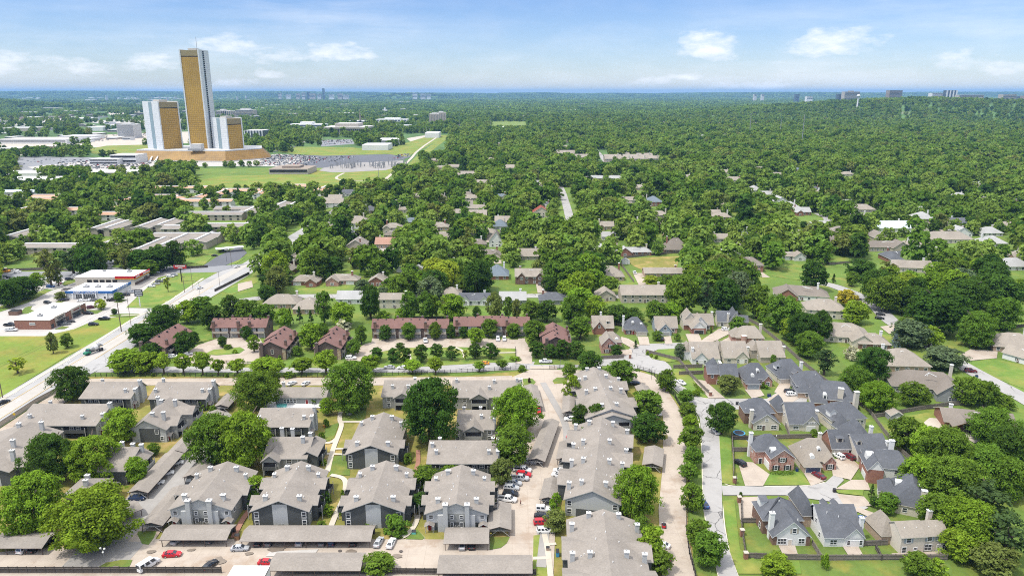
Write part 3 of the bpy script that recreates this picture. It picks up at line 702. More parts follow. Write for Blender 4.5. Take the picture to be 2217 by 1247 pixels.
    def win(s,x,y,z,w=1.0,h=1.3,f='F',st='w',shut=None):
        s.q.append(('window',(w,h,st),'root',(x,y,z),ROTF[f]))
        if shut:
            for k in (-1,1):
                m = MB(); m.box(-.24,.24,-.06,.02,-.08,h + .08,shut); c,sn = math.cos(ROTF[f]),math.sin(ROTF[f]); dx = k * (w / 2 + .42)
                s.q.append(('shutter',m,'root',(x + dx * c,y + dx * sn,z),ROTF[f]))
        return s
    def door(s,x,y,f='F',w=1.0,h=2.1,m='door_red',z=0.0,name='door'):
        d = MB(); d.box(-w / 2,w / 2,-.06,.03,.02,h,m); t = .12
        d.box(-w / 2 - t,-w / 2,-.09,.03,0,h + t,'trim_white'); d.box(w / 2,w / 2 + t,-.09,.03,0,h + t,'trim_white'); d.box(-w / 2,w / 2,-.09,.03,h,h + t,'trim_white')
        if name == 'garage_door':
            for k in range(1,4): d.box(-w / 2,w / 2,-.075,-.055,h * k / 4 - .02,h * k / 4 + .02,'trim_grey')
        return s.add(name,d,'root',(x,y,z),ROTF[f])
    def garage(s,x,y,f='F',w=4.8,m='door_white'): return s.door(x,y,f,w,2.15,m,0,'garage_door')
    def balcony(s,x,y,f='F',w=4.0,d=1.6,z=2.7,m='siding_mid',h=2.4):
        b = MB(); b.box(-w / 2,w / 2,-d,0,z - .2,z,m)
        b.box(-w / 2,w / 2,-d,-d + .1,z,z + 1.0,m); b.box(-w / 2,-w / 2 + .1,-d + .1,0,z,z + 1.0,m); b.box(w / 2 - .1,w / 2,-d + .1,0,z,z + 1.0,m)
        for k in (-1,1): b.box(k * w / 2 - .08,k * w / 2 + .08,-d - .05,-d + .11,0,z + h,'trim_grey')
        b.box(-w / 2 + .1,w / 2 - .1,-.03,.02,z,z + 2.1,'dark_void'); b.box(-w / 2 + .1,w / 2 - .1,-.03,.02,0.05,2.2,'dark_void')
        return s.add('balcony',b,'root',(x,y,0),ROTF[f])
    def porch(s,x,y,f='F',w=2.2,d=1.6,z=2.4,m='door_red',roof=None):
        b = MB(); gable_prism(b,-w / 2,w / 2,-d,0,z,z + w * .27,'y',.5,.25,roof or s.rm,'trim_white',.12)
        for k in (-1,1): b.box(k * (w / 2 - .12) - .07,k * (w / 2 - .12) + .07,-d + .05,-d + .19,0,z,'trim_grey')
        s.add('porch_roof',b,'root',(x,y,0),ROTF[f])
        return s.door(x,y,f,1.0,2.1,m)
    def dormer(s,x,y,z,w,h,d,w_m,kind='gable',f='F',roof=None,pane=True):
        b = MB(); rr = roof or s.rm
        b.box(-w / 2,w / 2,0,d,0,h,w_m)
        if kind == 'gable':
            for yy in (0.0,): b.face([(-w / 2,yy,h),(w / 2,yy,h),(0,yy,h + w * .42)],w_m)
            gable_prism(b,-w / 2,w / 2,0,d,h,h + w * .42,'y',.5,.18,rr,s.trim,.12)
        elif kind == 'shed': b.face([(-w / 2 - .2,-.3,h + .02),(w / 2 + .2,-.3,h + .02),(w / 2 + .2,d,h + .5),(-w / 2 - .2,d,h + .5)],rr)
        else: # arched head
            for k in range(6):
                a0,a1 = math.pi * k / 6,math.pi * (k + 1) / 6
                p = [(w / 2 * math.cos(a),h + w * .4 * math.sin(a)) for a in (a0,a1)]
                b.face([(p[0][0],0,p[0][1]),(p[1][0],0,p[1][1]),(p[1][0],d,p[1][1]),(p[0][0],d,p[0][1])],'trim_white')
                b.face([(0,0,h),(p[0][0],0,p[0][1]),(p[1][0],0,p[1][1])],w_m)
        if pane: b.box(-w * .27,w * .27,-.05,.0,h * .2,h * .9,'glass_window')
        return s.add('dormer',b,'roof',(x,y,z),ROTF[f])
    def done(s):
        r = s.root
        part('wall',s.wall.mesh('wall'),r)
        ro = part('roof',s.roof.mesh('roof'),r)
        for name,mb,at,loc,rz in s.q:
            p = ro if at == 'roof' else r
            if name == 'window':
                fr,gl = win_meshes(*mb); o = part('window',fr,p,loc,rz); part('pane',gl,o)
            else: part(name,mb.mesh(name),p,loc,rz)
        return s
CG = 'grey shingled condominium blocks'
def condo(label,x,y,rot,lm,half): return Bld('condominium',label,'condominium',x,y,rot,CG,lm,half)
def front_a(b,w,y=0.0):
    """pale gabled end with two tall chimney stacks, red doors under little gabled porches"""
    for k in (-1,1):
        b.wall.box(k * 3.6 - 1.25 + k * .35,k * 3.6 + 1.25 + k * .35,y - .9,y + .1,0,5.2,'siding_light')
        c = MB(); X = k * 3.0; c.box(X - .62,X + .62,y - 1.2,y - .05,0,8.5,'siding_light'); c.box(X - .75,X + .75,y - 1.33,y + .08,8.5,8.7,'trim_white'); c.tube((X,y - .6,8.7),(X,y - .6,9.15),.2,.2,'metal_grey',8)
        b.add('chimney_stack',c)
        b.porch(k * (w / 2 - .9),y - .02,'F',2.3,1.5,2.3); b.win(k * (w / 2 - 1.3),y - .01,3.7,1.0,1.1)
        b.wall.box(k * (w / 2 - 3.2) - 1.0,k * (w / 2 - 3.2) + 1.0,y - .06,y + .05,.1,2.5,'siding_dark')
        b.win(k * 1.35,y - .05,3.7,.8,1.0); b.win(k * 1.35,y - .09,1.2,.8,1.2)
    b.wall.box(-2.3,2.3,y - .08,y + .05,.05,2.6,'siding_dark'); b.wall.box(-2.3,2.3,y - .04,y + .05,2.6,5.2,'siding_mid')
    u = MB()
    for k in range(4): u.box(-.9 + k * .45,-.6 + k * .45,y - .28,y - .08,.8 + (k % 2) * .2,1.5 + (k % 2) * .2,'metal_grey')
    b.add('meter_box',u)
def front_b(b,w,y=0.0):
    """dark gabled end with one pale centre bay and white windows at the edges"""
    b.wall.box(-2.1,2.1,y - .07,y + .05,0,7.4,'siding_light')
    for k in (-1,1):
        b.wall.box(k * (w / 2 - 1.15) - .75,k * (w / 2 - 1.15) + .75,y - .05,y + .05,0,5.2,'siding_mid')
        for z in (.8,3.3): b.win(k * (w / 2 - 1.15),y - .06,z,1.0,1.6)
    u = MB()
    for k in range(4): u.box(-.8 + k * .42,-.5 + k * .42,y - .28,y - .07,.7,1.3,'metal_grey')
    b.add('meter_box',u)
def gable_condo(label,x,y,rot,w,d,st,lm,wings=((5,10),(14,19)),e=5.4,rz=8.6,chs=None):
    b = condo(label,x,y,rot,lm,(w / 2,d / 2)); b.trim = 'trim_grey'
    b.block(-w / 2,w / 2,0,d,e,rz,'y',.5,.55,'siding_mid','siding_light' if st == 'a' else 'siding_dark',gw='siding_light' if st == 'a' else 'siding_dark')
    for y0,y1 in wings:
        for k in (-1,1):
            xa,xb = sorted((k * (w / 2 - 3.2),k * (w / 2 + 1.6)))
            b.block(xa,xb,y0,y1,e - .15,e + 1.25,'x',.5,.4,'siding_dark')
            b.balcony(k * (w / 2 + 1.6),(y0 + y1) / 2,'R' if k > 0 else 'L',(y1 - y0) - 1.2,1.2,2.6,'siding_dark',2.0)
    (front_a if st == 'a' else front_b)(b,w)
    for cx,cy in chs or ((-w / 2 + 3,3),(w / 2 - 3,3),(-w / 2 + 4.6,d - 3),(w / 2 - 4.6,d - 3),(-w / 2 + 1.2,d - 5),(w / 2 - 1.2,d - 5)):
        b.chim(cx,cy,e,e + (rz - e) * (1 - abs(cx) / (w / 2)) + 1.6,1.15 if abs(cx) < w / 2 - 2 else .8,.85)
    for _ in range(9):
        vx = rnd.uniform(-w / 2 + 1,w / 2 - 1); b.vent(vx,rnd.uniform(1,d - 1),e + (rz - e) * (1 - abs(vx) / (w / 2)) + .1)
    for k in (-1,1):
        for yy in (2.5,d - 2.5): b.win(k * w / 2,yy,3.3,1.2,1.4,'R' if k > 0 else 'L')
    return b.done()
gable_condo('grey condominium with twin chimney stacks and red doors behind the short front carport',-87.3,178.6,0,17.0,20.5,'a','left twin chimney condominium',((8,13),))
gable_condo('grey condominium with dark gable and pale centre bay behind the longest carport',-64.8,177.8,0,15.6,21.5,'b','left dark gabled condominium',((3.5,8),(12,18)))
gable_condo('grey condominium with dark gable half hidden by a big shrub',-38.7,177.6,0,16.4,22,'b','right dark gabled condominium',((3.5,8),(12,18)))
gable_condo('grey condominium with twin chimney stacks facing the smallest front carport',-15.4,176.6,0,16.8,20.5,'a','right twin chimney condominium',((5,9),(12,17)))
gable_condo('grey condominium with broad gable and balcony gable beside the court lawn',-45.4,210.3,0,16,24,'b','broad court lawn condominium',((5,10),))
def long_condo(label,x,y,rot,w,d,lm,e=5.0,rz=8.0,rf=.72,gab=None,side='R',dark=True,chs=(),balc=True):
    """long roof running across the view: low front eave, high ridge near the back"""
    b = condo(label,x,y,rot,lm,(w / 2,d / 2)); b.trim = 'trim_grey'
    b.block(-w / 2,w / 2,0,d,e,rz,'x',rf,.5,'siding_light','siding_dark' if dark else 'siding_mid')
    fw = 'siding_dark' if dark else 'siding_mid'
    if balc:
        for k in (-1,1):
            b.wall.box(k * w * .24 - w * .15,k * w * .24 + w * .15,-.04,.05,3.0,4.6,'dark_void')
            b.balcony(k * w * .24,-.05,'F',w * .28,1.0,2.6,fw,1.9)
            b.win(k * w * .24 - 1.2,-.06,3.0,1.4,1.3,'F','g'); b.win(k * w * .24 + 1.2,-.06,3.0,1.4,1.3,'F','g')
    if gab is not None:
        gw = 6.4; gx = gab
        b.block(gx - gw / 2,gx + gw / 2,-1.6,d * rf - .8,e + .05,e + 2.0,'y',.5,.5,'siding_mid')
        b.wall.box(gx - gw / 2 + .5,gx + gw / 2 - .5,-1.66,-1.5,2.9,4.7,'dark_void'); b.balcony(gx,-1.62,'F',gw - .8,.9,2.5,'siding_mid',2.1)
        for k in (-1,1): b.win(gx + k * (gw / 2 + 2.4),-.01,3.2,1.2,1.2); b.win(gx + k * (gw / 2 + 2.4),-.01,.8,1.2,1.4)
        b.porch(gx + gw / 2 + 4.2,-.02,'F',2.2,1.4)
    k = 1 if side == 'R' else -1; f = side
    for yy,z1 in ((d * .30,7.4),(d * .62,9.2)):
        c = MB(); xx = k * (w / 2 + .45); c.box(xx - .5,xx + .5,yy - .75,yy + .75,0,z1,'siding_light'); c.box(xx - .62,xx + .62,yy - .87,yy + .87,z1,z1 + .2,'trim_white'); c.tube((xx,yy,z1 + .2),(xx,yy,z1 + .6),.2,.2,'metal_grey',8)
        b.add('chimney_stack',c)
    b.win(k * w / 2,d * .14,3.4,.9,1.0,f); b.win(k * w / 2,d * .46,3.2,1.0,1.2,f); b.win(k * w / 2,d * .46,.8,1.0,1.4,f); b.porch(k * w / 2,d * .18,f,2.0,1.3)
    for cx,cy in chs:
        zr = e + (rz - e) * (min(1,cy / (d * rf)) if cy < d * rf else max(0,(d - cy) / (d * (1 - rf))))
        b.chim(cx,cy,e,zr + 1.5,.95,.8)
    for _ in range(6):
        vy = rnd.uniform(1.5,d * rf - 1); b.vent(rnd.uniform(-w / 2 + 1,w / 2 - 1),vy,e + (rz - e) * vy / (d * rf) + .1)
    return b.done()
long_condo('long grey condominium beside the road wall with dark balcony recesses',-160.6,232.0,0,28,15.5,'long road wall condominium',chs=((-11,3.5),(8,3),(-9,12.5)))
long_condo('grey condominium partly behind the large tree at the road corner',-155.8,255.2,0,19,12.5,'road corner condominium',chs=((-6,10),(6.5,3)))
long_condo('grey condominium in the back row with chimneys at both roof ends',-128.0,254.8,0,21.5,12.5,'back row two chimney condominium',chs=((-9.5,3.2),(8.5,3.2),(-9,9)))
long_condo('grey condominium in front of the swimming pool with bare roof slope',-80.8,231.0,0,18.8,12,'poolside condominium',chs=((-8.6,3),(7.2,3.2)))
long_condo('grey condominium with wide plain roof beside the large dark tree',-15.8,205.2,0,21.6,13,'wide plain roofed condominium',chs=((-8.4,3.5),(8.4,3.5),(-10,6.5),(-8,11),(9.5,11)),side='R')
long_condo('grey condominium with balcony gable between the two large trees',-12.8,229.0,0,12.4,12.5,'small balcony gable condominium',gab=-.6,dark=False,chs=((2,4.8),(-4.5,10),(1.5,9.8)),balc=False)
long_condo('widest grey condominium with balcony gable in the back row',-10.0,256.2,0,26,13,'widest back row condominium',gab=-2.6,dark=False,chs=((1.2,4),(-11.8,8),(3,7.5),(12,8.5)),balc=False)
long_condo('grey condominium with balcony gable behind the tallest court tree',-41.5,257.0,0,17,12,'condominium behind the court tree',gab=-.5,dark=False,chs=((-5,4),(1,4),(3,9.5)),balc=False)
b = condo('L shaped grey condominium with corner balconies at the left end of the path',-72.0,208.4,0,'corner balcony condominium',(8,8))
b.block(-7.5,6.0,0,14,5,8,'x',.62,.5,'siding_mid'); b.block(-7.4,-2.2,-2.2,9,5.05,7.0,'y',.5,.45,'siding_mid'); b.block(4.2,9.0,1.5,12,5.1,6.6,'y',.4,.5,'siding_dark')
b.balcony(-4.8,-2.22,'F',4.2,1.0,2.6,'siding_dark',2.0).balcony(9.0,6,'R',5,1.4,2.6,'siding_dark',2.0).win(.5,-.01,3.2,1.4,1.4).win(4,-.01,3.4,1.2,1).win(.5,-.01,.8,1.4,1.4)
for c in ((-5.2,12.5),(-1.5,12),(3.6,6.2),(5.3,9)): b.chim(c[0],c[1],5,9.4,1.1,.9)
b.done()
b = condo('grey condominium with stacked corner balconies above a red brick patio',-125.5,229,0,'stacked balcony condominium',(8,10))
b.block(-7,5,0,19,5,8.4,'y',.42,.55,'siding_mid','siding_light'); b.block(2.2,7.5,3,9,5.1,7.0,'x',.5,.4,'siding_mid'); b.block(2.6,9.0,12,18,5.15,7.0,'x',.5,.4,'siding_mid')
b.balcony(7.5,6,'R',5,1.5,2.6,'siding_mid',2.0).balcony(9.0,15,'R',5,1.5,2.6,'siding_mid',2.0).win(1.8,-.01,3.3,1.1,1.5).win(3.4,-.01,.8,1.0,1.4).porch(5.0,1.5,'R',2,1.3)
b.wall.box(-4.2,2.9,-.06,.05,0,5.2,'siding_dark')
for c in ((-1,4),(2.6,4.5),(-3,15),(2,15),(-5.5,17.5)): b.chim(c[0],c[1],5,9.3,1.1,.9)
b.done()
b = condo('grey condominium under the left tree pair with side balcony',-123.0,200.5,0,'tree hidden left condominium',(7,7))
b.block(-6,3.2,0,12,5,8,'x',.8,.5,'siding_mid'); b.block(1.5,6.2,2.5,11,5.1,6.8,'y',.4,.45,'siding_dark'); b.balcony(6.2,7,'R',5,1.4,2.6,'siding_mid',2).win(-4.5,-.01,3.4,1.4,1).win(-4.4,-.01,.9,1.4,1.4)
b.wall.box(-2.4,3.0,-.05,.05,0,4.9,'siding_dark')
for c in ((1,10),(4,9.5),(-3,11)): b.chim(c[0],c[1],5,9,1.1,.9)
b.done()
b = condo('low grey condominium with pyramid roof between the left tree crowns',-127.0,188.5,0,'low pyramid roofed condominium',(6,6))
b.block(-4.5,4.5,0,9,4,6.4,'x',.5,.5,'siding_mid',kind='hip'); b.block(2,7.5,1.0,7,3.9,5.4,'x',.5,.4,'siding_mid'); b.win(5.5,.99,1.4,1.0,1.5)
for c in ((-.5,5.5),(.6,2.6)): b.chim(c[0],c[1],4,7.2,1.2,.9)
b.done()
b = condo('large grey condominium cut by the left edge of the view',-164.5,200.0,0,'large left edge condominium',(11,12))
b.block(-12,9,0,27,5,8.4,'y',.5,.55,'siding_mid','siding_dark'); b.block(5,12,3,12,5.1,7.0,'x',.5,.45,'siding_dark')
b.wall.box(2,6,-.06,.05,0,5.5,'siding_light')
for c in ((3,12),(-3,24),(4,25),(7.5,5)): b.chim(c[0],c[1],5,9.6,1.2,.9)
b.done()
b = condo('large grey condominium in the right column nearest to the street',35.8,237.5,3,'upper right column condominium',(10,20))
b.block(-9.2,9.0,0,40,5.4,8.8,'y',.5,.55,'siding_mid','siding_light'); 
for y0,y1 in ((9,17),(25,33)): b.block(-11,-4,y0,y1,5.3,7,'x',.5,.4,'siding_dark'); b.block(4,11,y0,y1,5.3,7,'x',.5,.4,'siding_dark')
b.block(-6.6,6.6,-2.6,6,5.5,7.6,'y',.5,.5,'siding_light'); b.balcony(3.9,-2.62,'F',4,1,2.6,'siding_mid',2).balcony(-3.9,-2.62,'F',4,1,2.6,'siding_mid',2)
for c in ((-3,4),(2.4,4),(-6.5,18),(-3,18.5),(3,19),(7,19),(-5,31),(3.5,31.5),(-3,39),(2,39),(-7.5,30),(8.3,30)): b.chim(c[0],c[1],5.2,7.3 + 1.6 * (1 - abs(c[0]) / 9) + .6,1.1,.9)
for _ in range(12): vx = rnd.uniform(-8,8); b.vent(vx,rnd.uniform(1,39),5.5 + 3.4 * (1 - abs(vx) / 9))
b.done()
b = condo('largest grey condominium in the right column with blank pale gable',22.8,182.6,-10,'largest right column condominium',(11,24))
b.block(-7.6,7.8,0,48,5.4,8.8,'y',.5,.55,'siding_mid','siding_light',gw='siding_light')
for y0,y1 in ((8,17),(22,31),(35,44)): b.block(-10.6,-4,y0,y1,5.3,7.1,'x',.5,.4,'siding_dark'); b.block(4,10.8,y0,y1,5.3,7.1,'x',.5,.4,'siding_dark')
for z in (.8,3.4): b.win(-6.4,-.01,z,1.1,1.5); b.win(6.6,-.01,z,1.1,1.5)
b.wall.box(-4.5,4.5,-.05,.05,0,2.6,'siding_dark')
for c in ((-7,4.5),(-3.4,5),(3.6,5.2),(-7.5,18),(-4,18.5),(4,19),(8,19),(-5,31),(3.5,32),(9,28),(-8,29),(-4,45),(4,45.5),(-8.5,43),(9,42)): b.chim(c[0],c[1],5.2,7.4 + 1.6 * max(0,1 - abs(c[0]) / 8) + .6,1.1,.9)
for _ in range(16): vx = rnd.uniform(-7,7); b.vent(vx,rnd.uniform(1,46),5.5 + 3.4 * (1 - abs(vx) / 7.7))
b.done()
b = condo('grey condominium of the right column cut by the bottom edge',23.0,140.0,-3,'lowest right column condominium',(10,16))
b.block(-9.4,9.4,0,32.5,5.4,8.8,'y',.5,.55,'siding_mid')
for y0,y1 in ((3,12),(16,25)): b.block(-11,-4,y0,y1,5.3,7.1,'x',.5,.4,'siding_dark'); b.block(4,11,y0,y1,5.3,7.1,'x',.5,.4,'siding_dark')
for c in ((-4,31),(4,31),(-8.6,27),(8.6,27.5),(-8.8,14.5),(-4.5,14),(4.5,14.5),(9,15)): b.chim(c[0],c[1],5.2,7.4 + 1.6 * max(0,1 - abs(c[0]) / 9) + .7,1.1,.9)
for _ in range(14): vx = rnd.uniform(-8,8); b.vent(vx,rnd.uniform(1,31),5.5 + 3.4 * (1 - abs(vx) / 9.4))
b.done()
b = Bld('clubhouse','low grey clubhouse with long roof and red door behind the pool','clubhouse',-82.5,260.5,0,None,'low clubhouse',(10,4))
b.block(-10,9.6,0,9.5,3.1,5.2,'x',.5,.5,'siding_slate'); b.chim(-9,8,3,6.0,1.1,.9)
for k in range(4): b.win(-6.4 + k * 1.3,-.01,.8,1.0,1.5)
b.door(2.2,-.01).win(4.5,-.01,.9,1.0,1.2); b.done()
# carports
CPG = 'grey shingled carports'
def carport(label,x,y,rot,w,d,ax,e=2.4,rz=3.3,name='carport'):
    """open shed on posts: roof with dark gable ends, braces and a back wall"""
    o = ob(name,None,None,(x,y,0),R(rot)); tag(o,label,'carport',CPG)
    r = MB(); gable_prism(r,-w / 2,w / 2,0,d,e,rz,ax,.5,.25,'shingle_grey','trim_brown',.16)
    if ax == 'x':
        for k in (-1,1): r.face([(k * w / 2,0,e),(k * w / 2,d,e),(k * w / 2,d / 2,rz)],'siding_dark')
    else:
        for yy in (0,d): r.face([(-w / 2,yy,e),(w / 2,yy,e),(0,yy,rz)],'siding_dark')
    part('roof',r.mesh('roof'),o)
    L_,xs = (w,[-w / 2 + .2 + i * (w - .4) / max(1,round(w / 5.5)) for i in range(max(1,round(w / 5.5)) + 1)]) if ax == 'x' else (d,None)
    if ax == 'x': pts = [(a,b) for a in xs for b in (.25,d - .25)]
    else:
        ys = [.2 + i * (d - .4) / max(1,round(d / 5.5)) for i in range(max(1,round(d / 5.5)) + 1)]; pts = [(a,b) for b in ys for a in (-w / 2 + .25,w / 2 - .25)]
    pm = MB(); pm.box(-.08,.08,-.08,.08,0,e,'trim_brown'); pme = pm.mesh('post')
    for a,c in pts: part('post',pme,o,(a,c,0))
    br = MB()
    if ax == 'y':
        for k in (-1,1): br.tube((k * (w / 2 - .3),.15,.2),(0,.15,e + .2),.09,.09,'trim_grey',4)
        br.box(-w / 2 + .2,w / 2 - .2,.1,.22,e - .55,e - .35,'trim_grey')
        part('brace',br.mesh('brace'),o)
    else:
        br.box(-w / 2,w / 2,d - .12,d - .02,.0,2.0,'siding_dark'); part('back_wall',br.mesh('back_wall'),o)
    EXCL.append((x,y + d / 2,w / 2,d / 2,0))
    return o
carport('short grey carport in front of the left twin chimney condominium',-85.4,168.6,0,17.6,6.8,'x'); carport('longest grey carport along the bottom drive',-55.2,168.0,0,34.6,7.0,'x')
carport('smallest front grey carport with two cars below the red doors',-12.2,167.0,0,11.6,7.0,'x'); carport('grey carport end on beside the right twin chimney condominium',-3.4,173.3,0,6.0,12.5,'y')
carport('grey carport at the bottom edge beside the striped lawns',-6.8,154.8,0,23.4,7.0,'x'); carport('grey carport at the bottom edge beside the red car',-49.6,155.8,0,22.8,7.0,'x')
carport('long narrow grey carport running up the left drive',-112.0,192.2,0,5.8,24,'y'); carport('long grey carport with cross braces facing the small left island',-99.8,175.3,0,6.0,19.5,'y')
carport('grey carport in the lower left corner under the big trees',-131,165.0,0,14.5,6.8,'x'); carport('tiny grey carport beside the sprawling left tree',-112.4,181.5,-42,6.2,5.4,'y')
carport('grey carport at the upper end of the left drive',-111.7,217.0,0,5.4,13,'y'); carport('grey carport above a red car beside the widest back row condominium',9.0,253.2,4,5.2,20,'y')
carport('dark fronted grey carport left of the upper right column condominium',21.4,247.6,-5,5.0,19.5,'y'); carport('long grey carport slanting under the bright tree',8.0,211.5,-12.5,5.2,30,'y')
carport('grey carport with pale slab in front beside the largest condominium',17.2,212.2,-9,5.2,12,'y'); carport('grey carport behind the white jeep',10.7,188.3,-10,5.0,11.4,'y')
carport('grey carport end on right of the largest condominium',45.0,208.2,-14,6.0,12.2,'y'); carport('grey carport by the curved fence right of the upper condominium',53.8,253.5,3,5.2,19.5,'y')
carport('grey carport in front of the pool tree',-110.8,253.0,0,5.4,12,'y'); carport('grey carport behind the stacked balconies',-110.5,236.5,0,5.2,12,'y'); carport('grey carport tight against the left twin chimney condominium',-99.9,201,0,4.8,9,'y')
# rust roofed townhouses
TG = 'rust roofed brown townhouses'
def townhouse(label,x,y,rot,w,d,lm,ax,cars=True):
    b = Bld('townhouse',label,'townhouse',x,y,rot,TG,lm,(w / 2,d / 2)); b.rm,b.trim = 'shingle_rust','trim_brown'
    if ax == 'x':
        n = 3
        for i in range(n):
            x0,x1 = -w / 2 + i * w / n,-w / 2 + (i + 1) * w / n; o = (.0,.9,.3)[i]
            b.block(x0 + .01 * i,x1,-o * .0,d + o,5.5 + .02 * i,8.6 + (.12,.4,0)[i],'x',.42,.45,'siding_brown',gw='siding_brown')
            b.balcony(x0 + w / n * .5,-.02,'F',w / n * .86,1.1,2.7,'siding_tan',1.0)
            for k in (.26,.74): b.garage(x0 + w / n * k,-.05,'F',w / n * .36,'door_grey'); b.win(x0 + w / n * k,-.05,3.3,w / n * .32,1.7,'F','p')
            b.chim(x0 + w / n * (.5 if i == 1 else .12),.3,0,8.3,1.3,1.2,'brick_brown','trim_brown')
            b.chim(x1 - .9,d * .75,5.5,9.0,1.0,.9,'brick_brown','trim_brown')
        for k in range(8): b.roof.box(-w / 2 + 2 + k * w / 9,-w / 2 + 2.6 + k * w / 9,d * .36,d * .36 + .6,8.0,8.9,'metal_black')
        b.win(w / 2,d * .5,3.4,1.0,1.6,'R','d')
    else:
        b.block(-w / 2,w / 2,0,d * .55,5.5,8.8,'y',.45,.5,'siding_brown',gw='siding_brown'); b.block(-w / 2 - 1.2,w / 2 - .7,d * .5,d,5.45,8.9,'y',.5,.5,'siding_brown')
        for k in (-1,1): b.wall.box(k * (w / 2 - .7) - .75,k * (w / 2 - .7) + .75,-.1,.06,0,5.4,'stone_tan')
        b.chim(-w / 2 + 1.4,-.3,0,8.0,1.4,1.2,'siding_brown','trim_brown'); b.win(0,-.02,3.0,1.0,2.0,'F','c')
        for yy in (3,d * .5,d * .8): b.chim(w / 2 - .6,yy,5,8.2,1.0,1.0,'brick_brown','trim_brown'); b.balcony(w / 2,yy + 1.5,'R',4,1.2,2.7,'siding_tan',1.4)
        for k in range(6): b.roof.box(-1.2 + (k % 2) * 1.2,-.5 + (k % 2) * 1.2,2 + k * d / 7,2.7 + k * d / 7,8.2,9.1,'metal_black')
        for yy in (2,d * .35,d * .65): b.win(w / 2,yy,3.1,1.2,1.5,'R','d'); b.garage(w / 2,yy + 1.5,'R',2.6,'door_grey')
    return b.done()
townhouse('brown townhouse slanting beside the road with rust roof half behind trees',-164.8,311,-6,12.5,24,'slanting rust roofed townhouse','y')
townhouse('brown townhouse row with rust roof behind the turning circle',-135.8,340,0,27,10.5,'short rust roofed row','x')
townhouse('brown townhouse with rust roof and stone corners right of the turning circle',-109.2,309.2,0,12,22,'stone cornered rust roofed house','y')
townhouse('brown townhouse with rust roof and stone corners left of the round trees',-84.2,309.5,0,12,22,'second stone cornered townhouse','y')
townhouse('left half of the long rust roofed townhouse row behind the round trees',-50.5,338.8,0,37.5,10.5,'left long rust roofed row','x')
townhouse('right half of the long rust roofed townhouse row behind the round trees',-10.3,342.5,0,37.5,10.5,'right long rust roofed row','x')
townhouse('brown townhouse with stepped rust roof at the right end of the drive',21.0,316,0,12.5,21,'stepped rust roofed house','y')
# ------------------------------------------------------------------ garden homes on the right
GG = 'steep roofed garden homes'
def gh(label,lm,x,y,rot,roof='shingle_charcoal',trim='trim_white',half=(7,7)):
    b = Bld('house',label,'house',x,y,rot,GG,lm,half); b.rm,b.trim = roof,trim; b.root.scale = (.94,.94,.96)
    return b
def bushes(b,pts,r=.6): pass
b = gh('charcoal roofed house with white gabled back and brick corners at the lower street corner','brick cornered corner house',75.2,169.4,0)
b.block(-5.3,5.3,0,7,3.0,7.6,'y',.5,.4,'brick_brown','siding_white'); b.block(-6.4,5.0,5.5,15,5.0,9.2,'y',.5,.4,'brick_brown',kind='hip',inset=5.2)
for k in (-1,1): b.wall.box(k * 4.75 - .56,k * 4.75 + .56,-.05,.06,0,3,'brick_brown')
b.win(-2.7,-.01,.7,2.4,1.6).win(2.9,-.01,.8,1.6,1.5).win(.6,-.01,4.1,1.0,1.4,shut='siding_tan').door(-.4,-.01,m='stucco').win(-6.4,8,.8,1.2,1.6,'L').dormer(-4.6,11.0,5.4,2.2,2.2,2.6,'siding_white','shed',pane=False)
b.chim(-4.9,3.4,0,8.4,1.3,1.3,'siding_white'); b.vent(2.5,3,6.2).vent(-1,9,8.6); b.done()
b = gh('charcoal roofed house with long slope and white double patio door','white patio door house',89.2,169.0,0)
b.block(-5.6,5.5,0,15.5,3.0,8.2,'x',.55,.35,'siding_white','siding_white'); b.block(0,5.55,-.25,8.2,3.05,5.9,'y',.5,.35,'siding_white'); b.block(-8.2,-4.8,9.6,21,4.6,8.3,'y',.5,.35,'brick_tan',kind='hip',inset=2.0)
b.wall.face([(-5.6,8,3),(-5.6,13,3),(-5.6,10,8)],'siding_white')
b.win(-3,-.01,.8,1.8,1.4).door(3.0,-.27,w=2.4,m='door_white').win(1.2,-.27,.8,.8,1.4).win(4.7,-.27,.8,.8,1.4).win(-5.6,3.5,.9,1.0,1.5,'L').win(-5.6,6.5,3.7,1.0,1.3,'L')
b.chim(5.95,3.2,0,7.2,1.0,1.2,'siding_white'); b.dormer(-1.5,12.6,5.2,1.8,1.7,3,'siding_white','gable','B').dormer(1.6,12.6,5.2,1.8,1.7,3,'siding_white','gable','B'); b.vent(-3,6,6.9).vent(0,5,6.2); b.done()
b = gh('beige two storey house with tan roof and blue shutters','blue shuttered beige house',109,166.4,5,'shingle_tan','trim_cream')
b.block(-6.8,.2,0,7.4,5.2,7.8,'x',.5,.3,'stucco'); b.block(.1,7.0,.3,7.0,5.1,7.6,'x',.5,.3,'stucco'); b.block(-9.6,-4.6,4.5,13,3.4,7.4,'y',.5,.35,'brick_tan',kind='hip',inset=2.5)
for x in (-4.6,1.8,4.8): b.win(x,-.01 if x < 0 else .29,3.5,1.3,1.3,shut='siding_bluegrey')
b.win(-5.6,-.01,.4,1.2,1.7).win(-2.3,-.01,1.0,.9,.8).win(1.7,.29,.6,2.0,1.7).door(5.2,.29,w=1.6,m='door_white').win(6.4,.29,.6,.6,1.5)
b.chim(5.6,6.9,0,8.7,1.3,1.0,'stucco'); b.vent(-5,2,6.4).vent(-1.5,2,6.4).vent(2.4,2.2,6.3).vent(4.5,2.2,6.3); b.done()
b = gh('charcoal roofed house with steep hip and tall pale chimney by the pines','steep hipped house by the pines',115.2,183.4,-24,'shingle_charcoal','trim_cream')
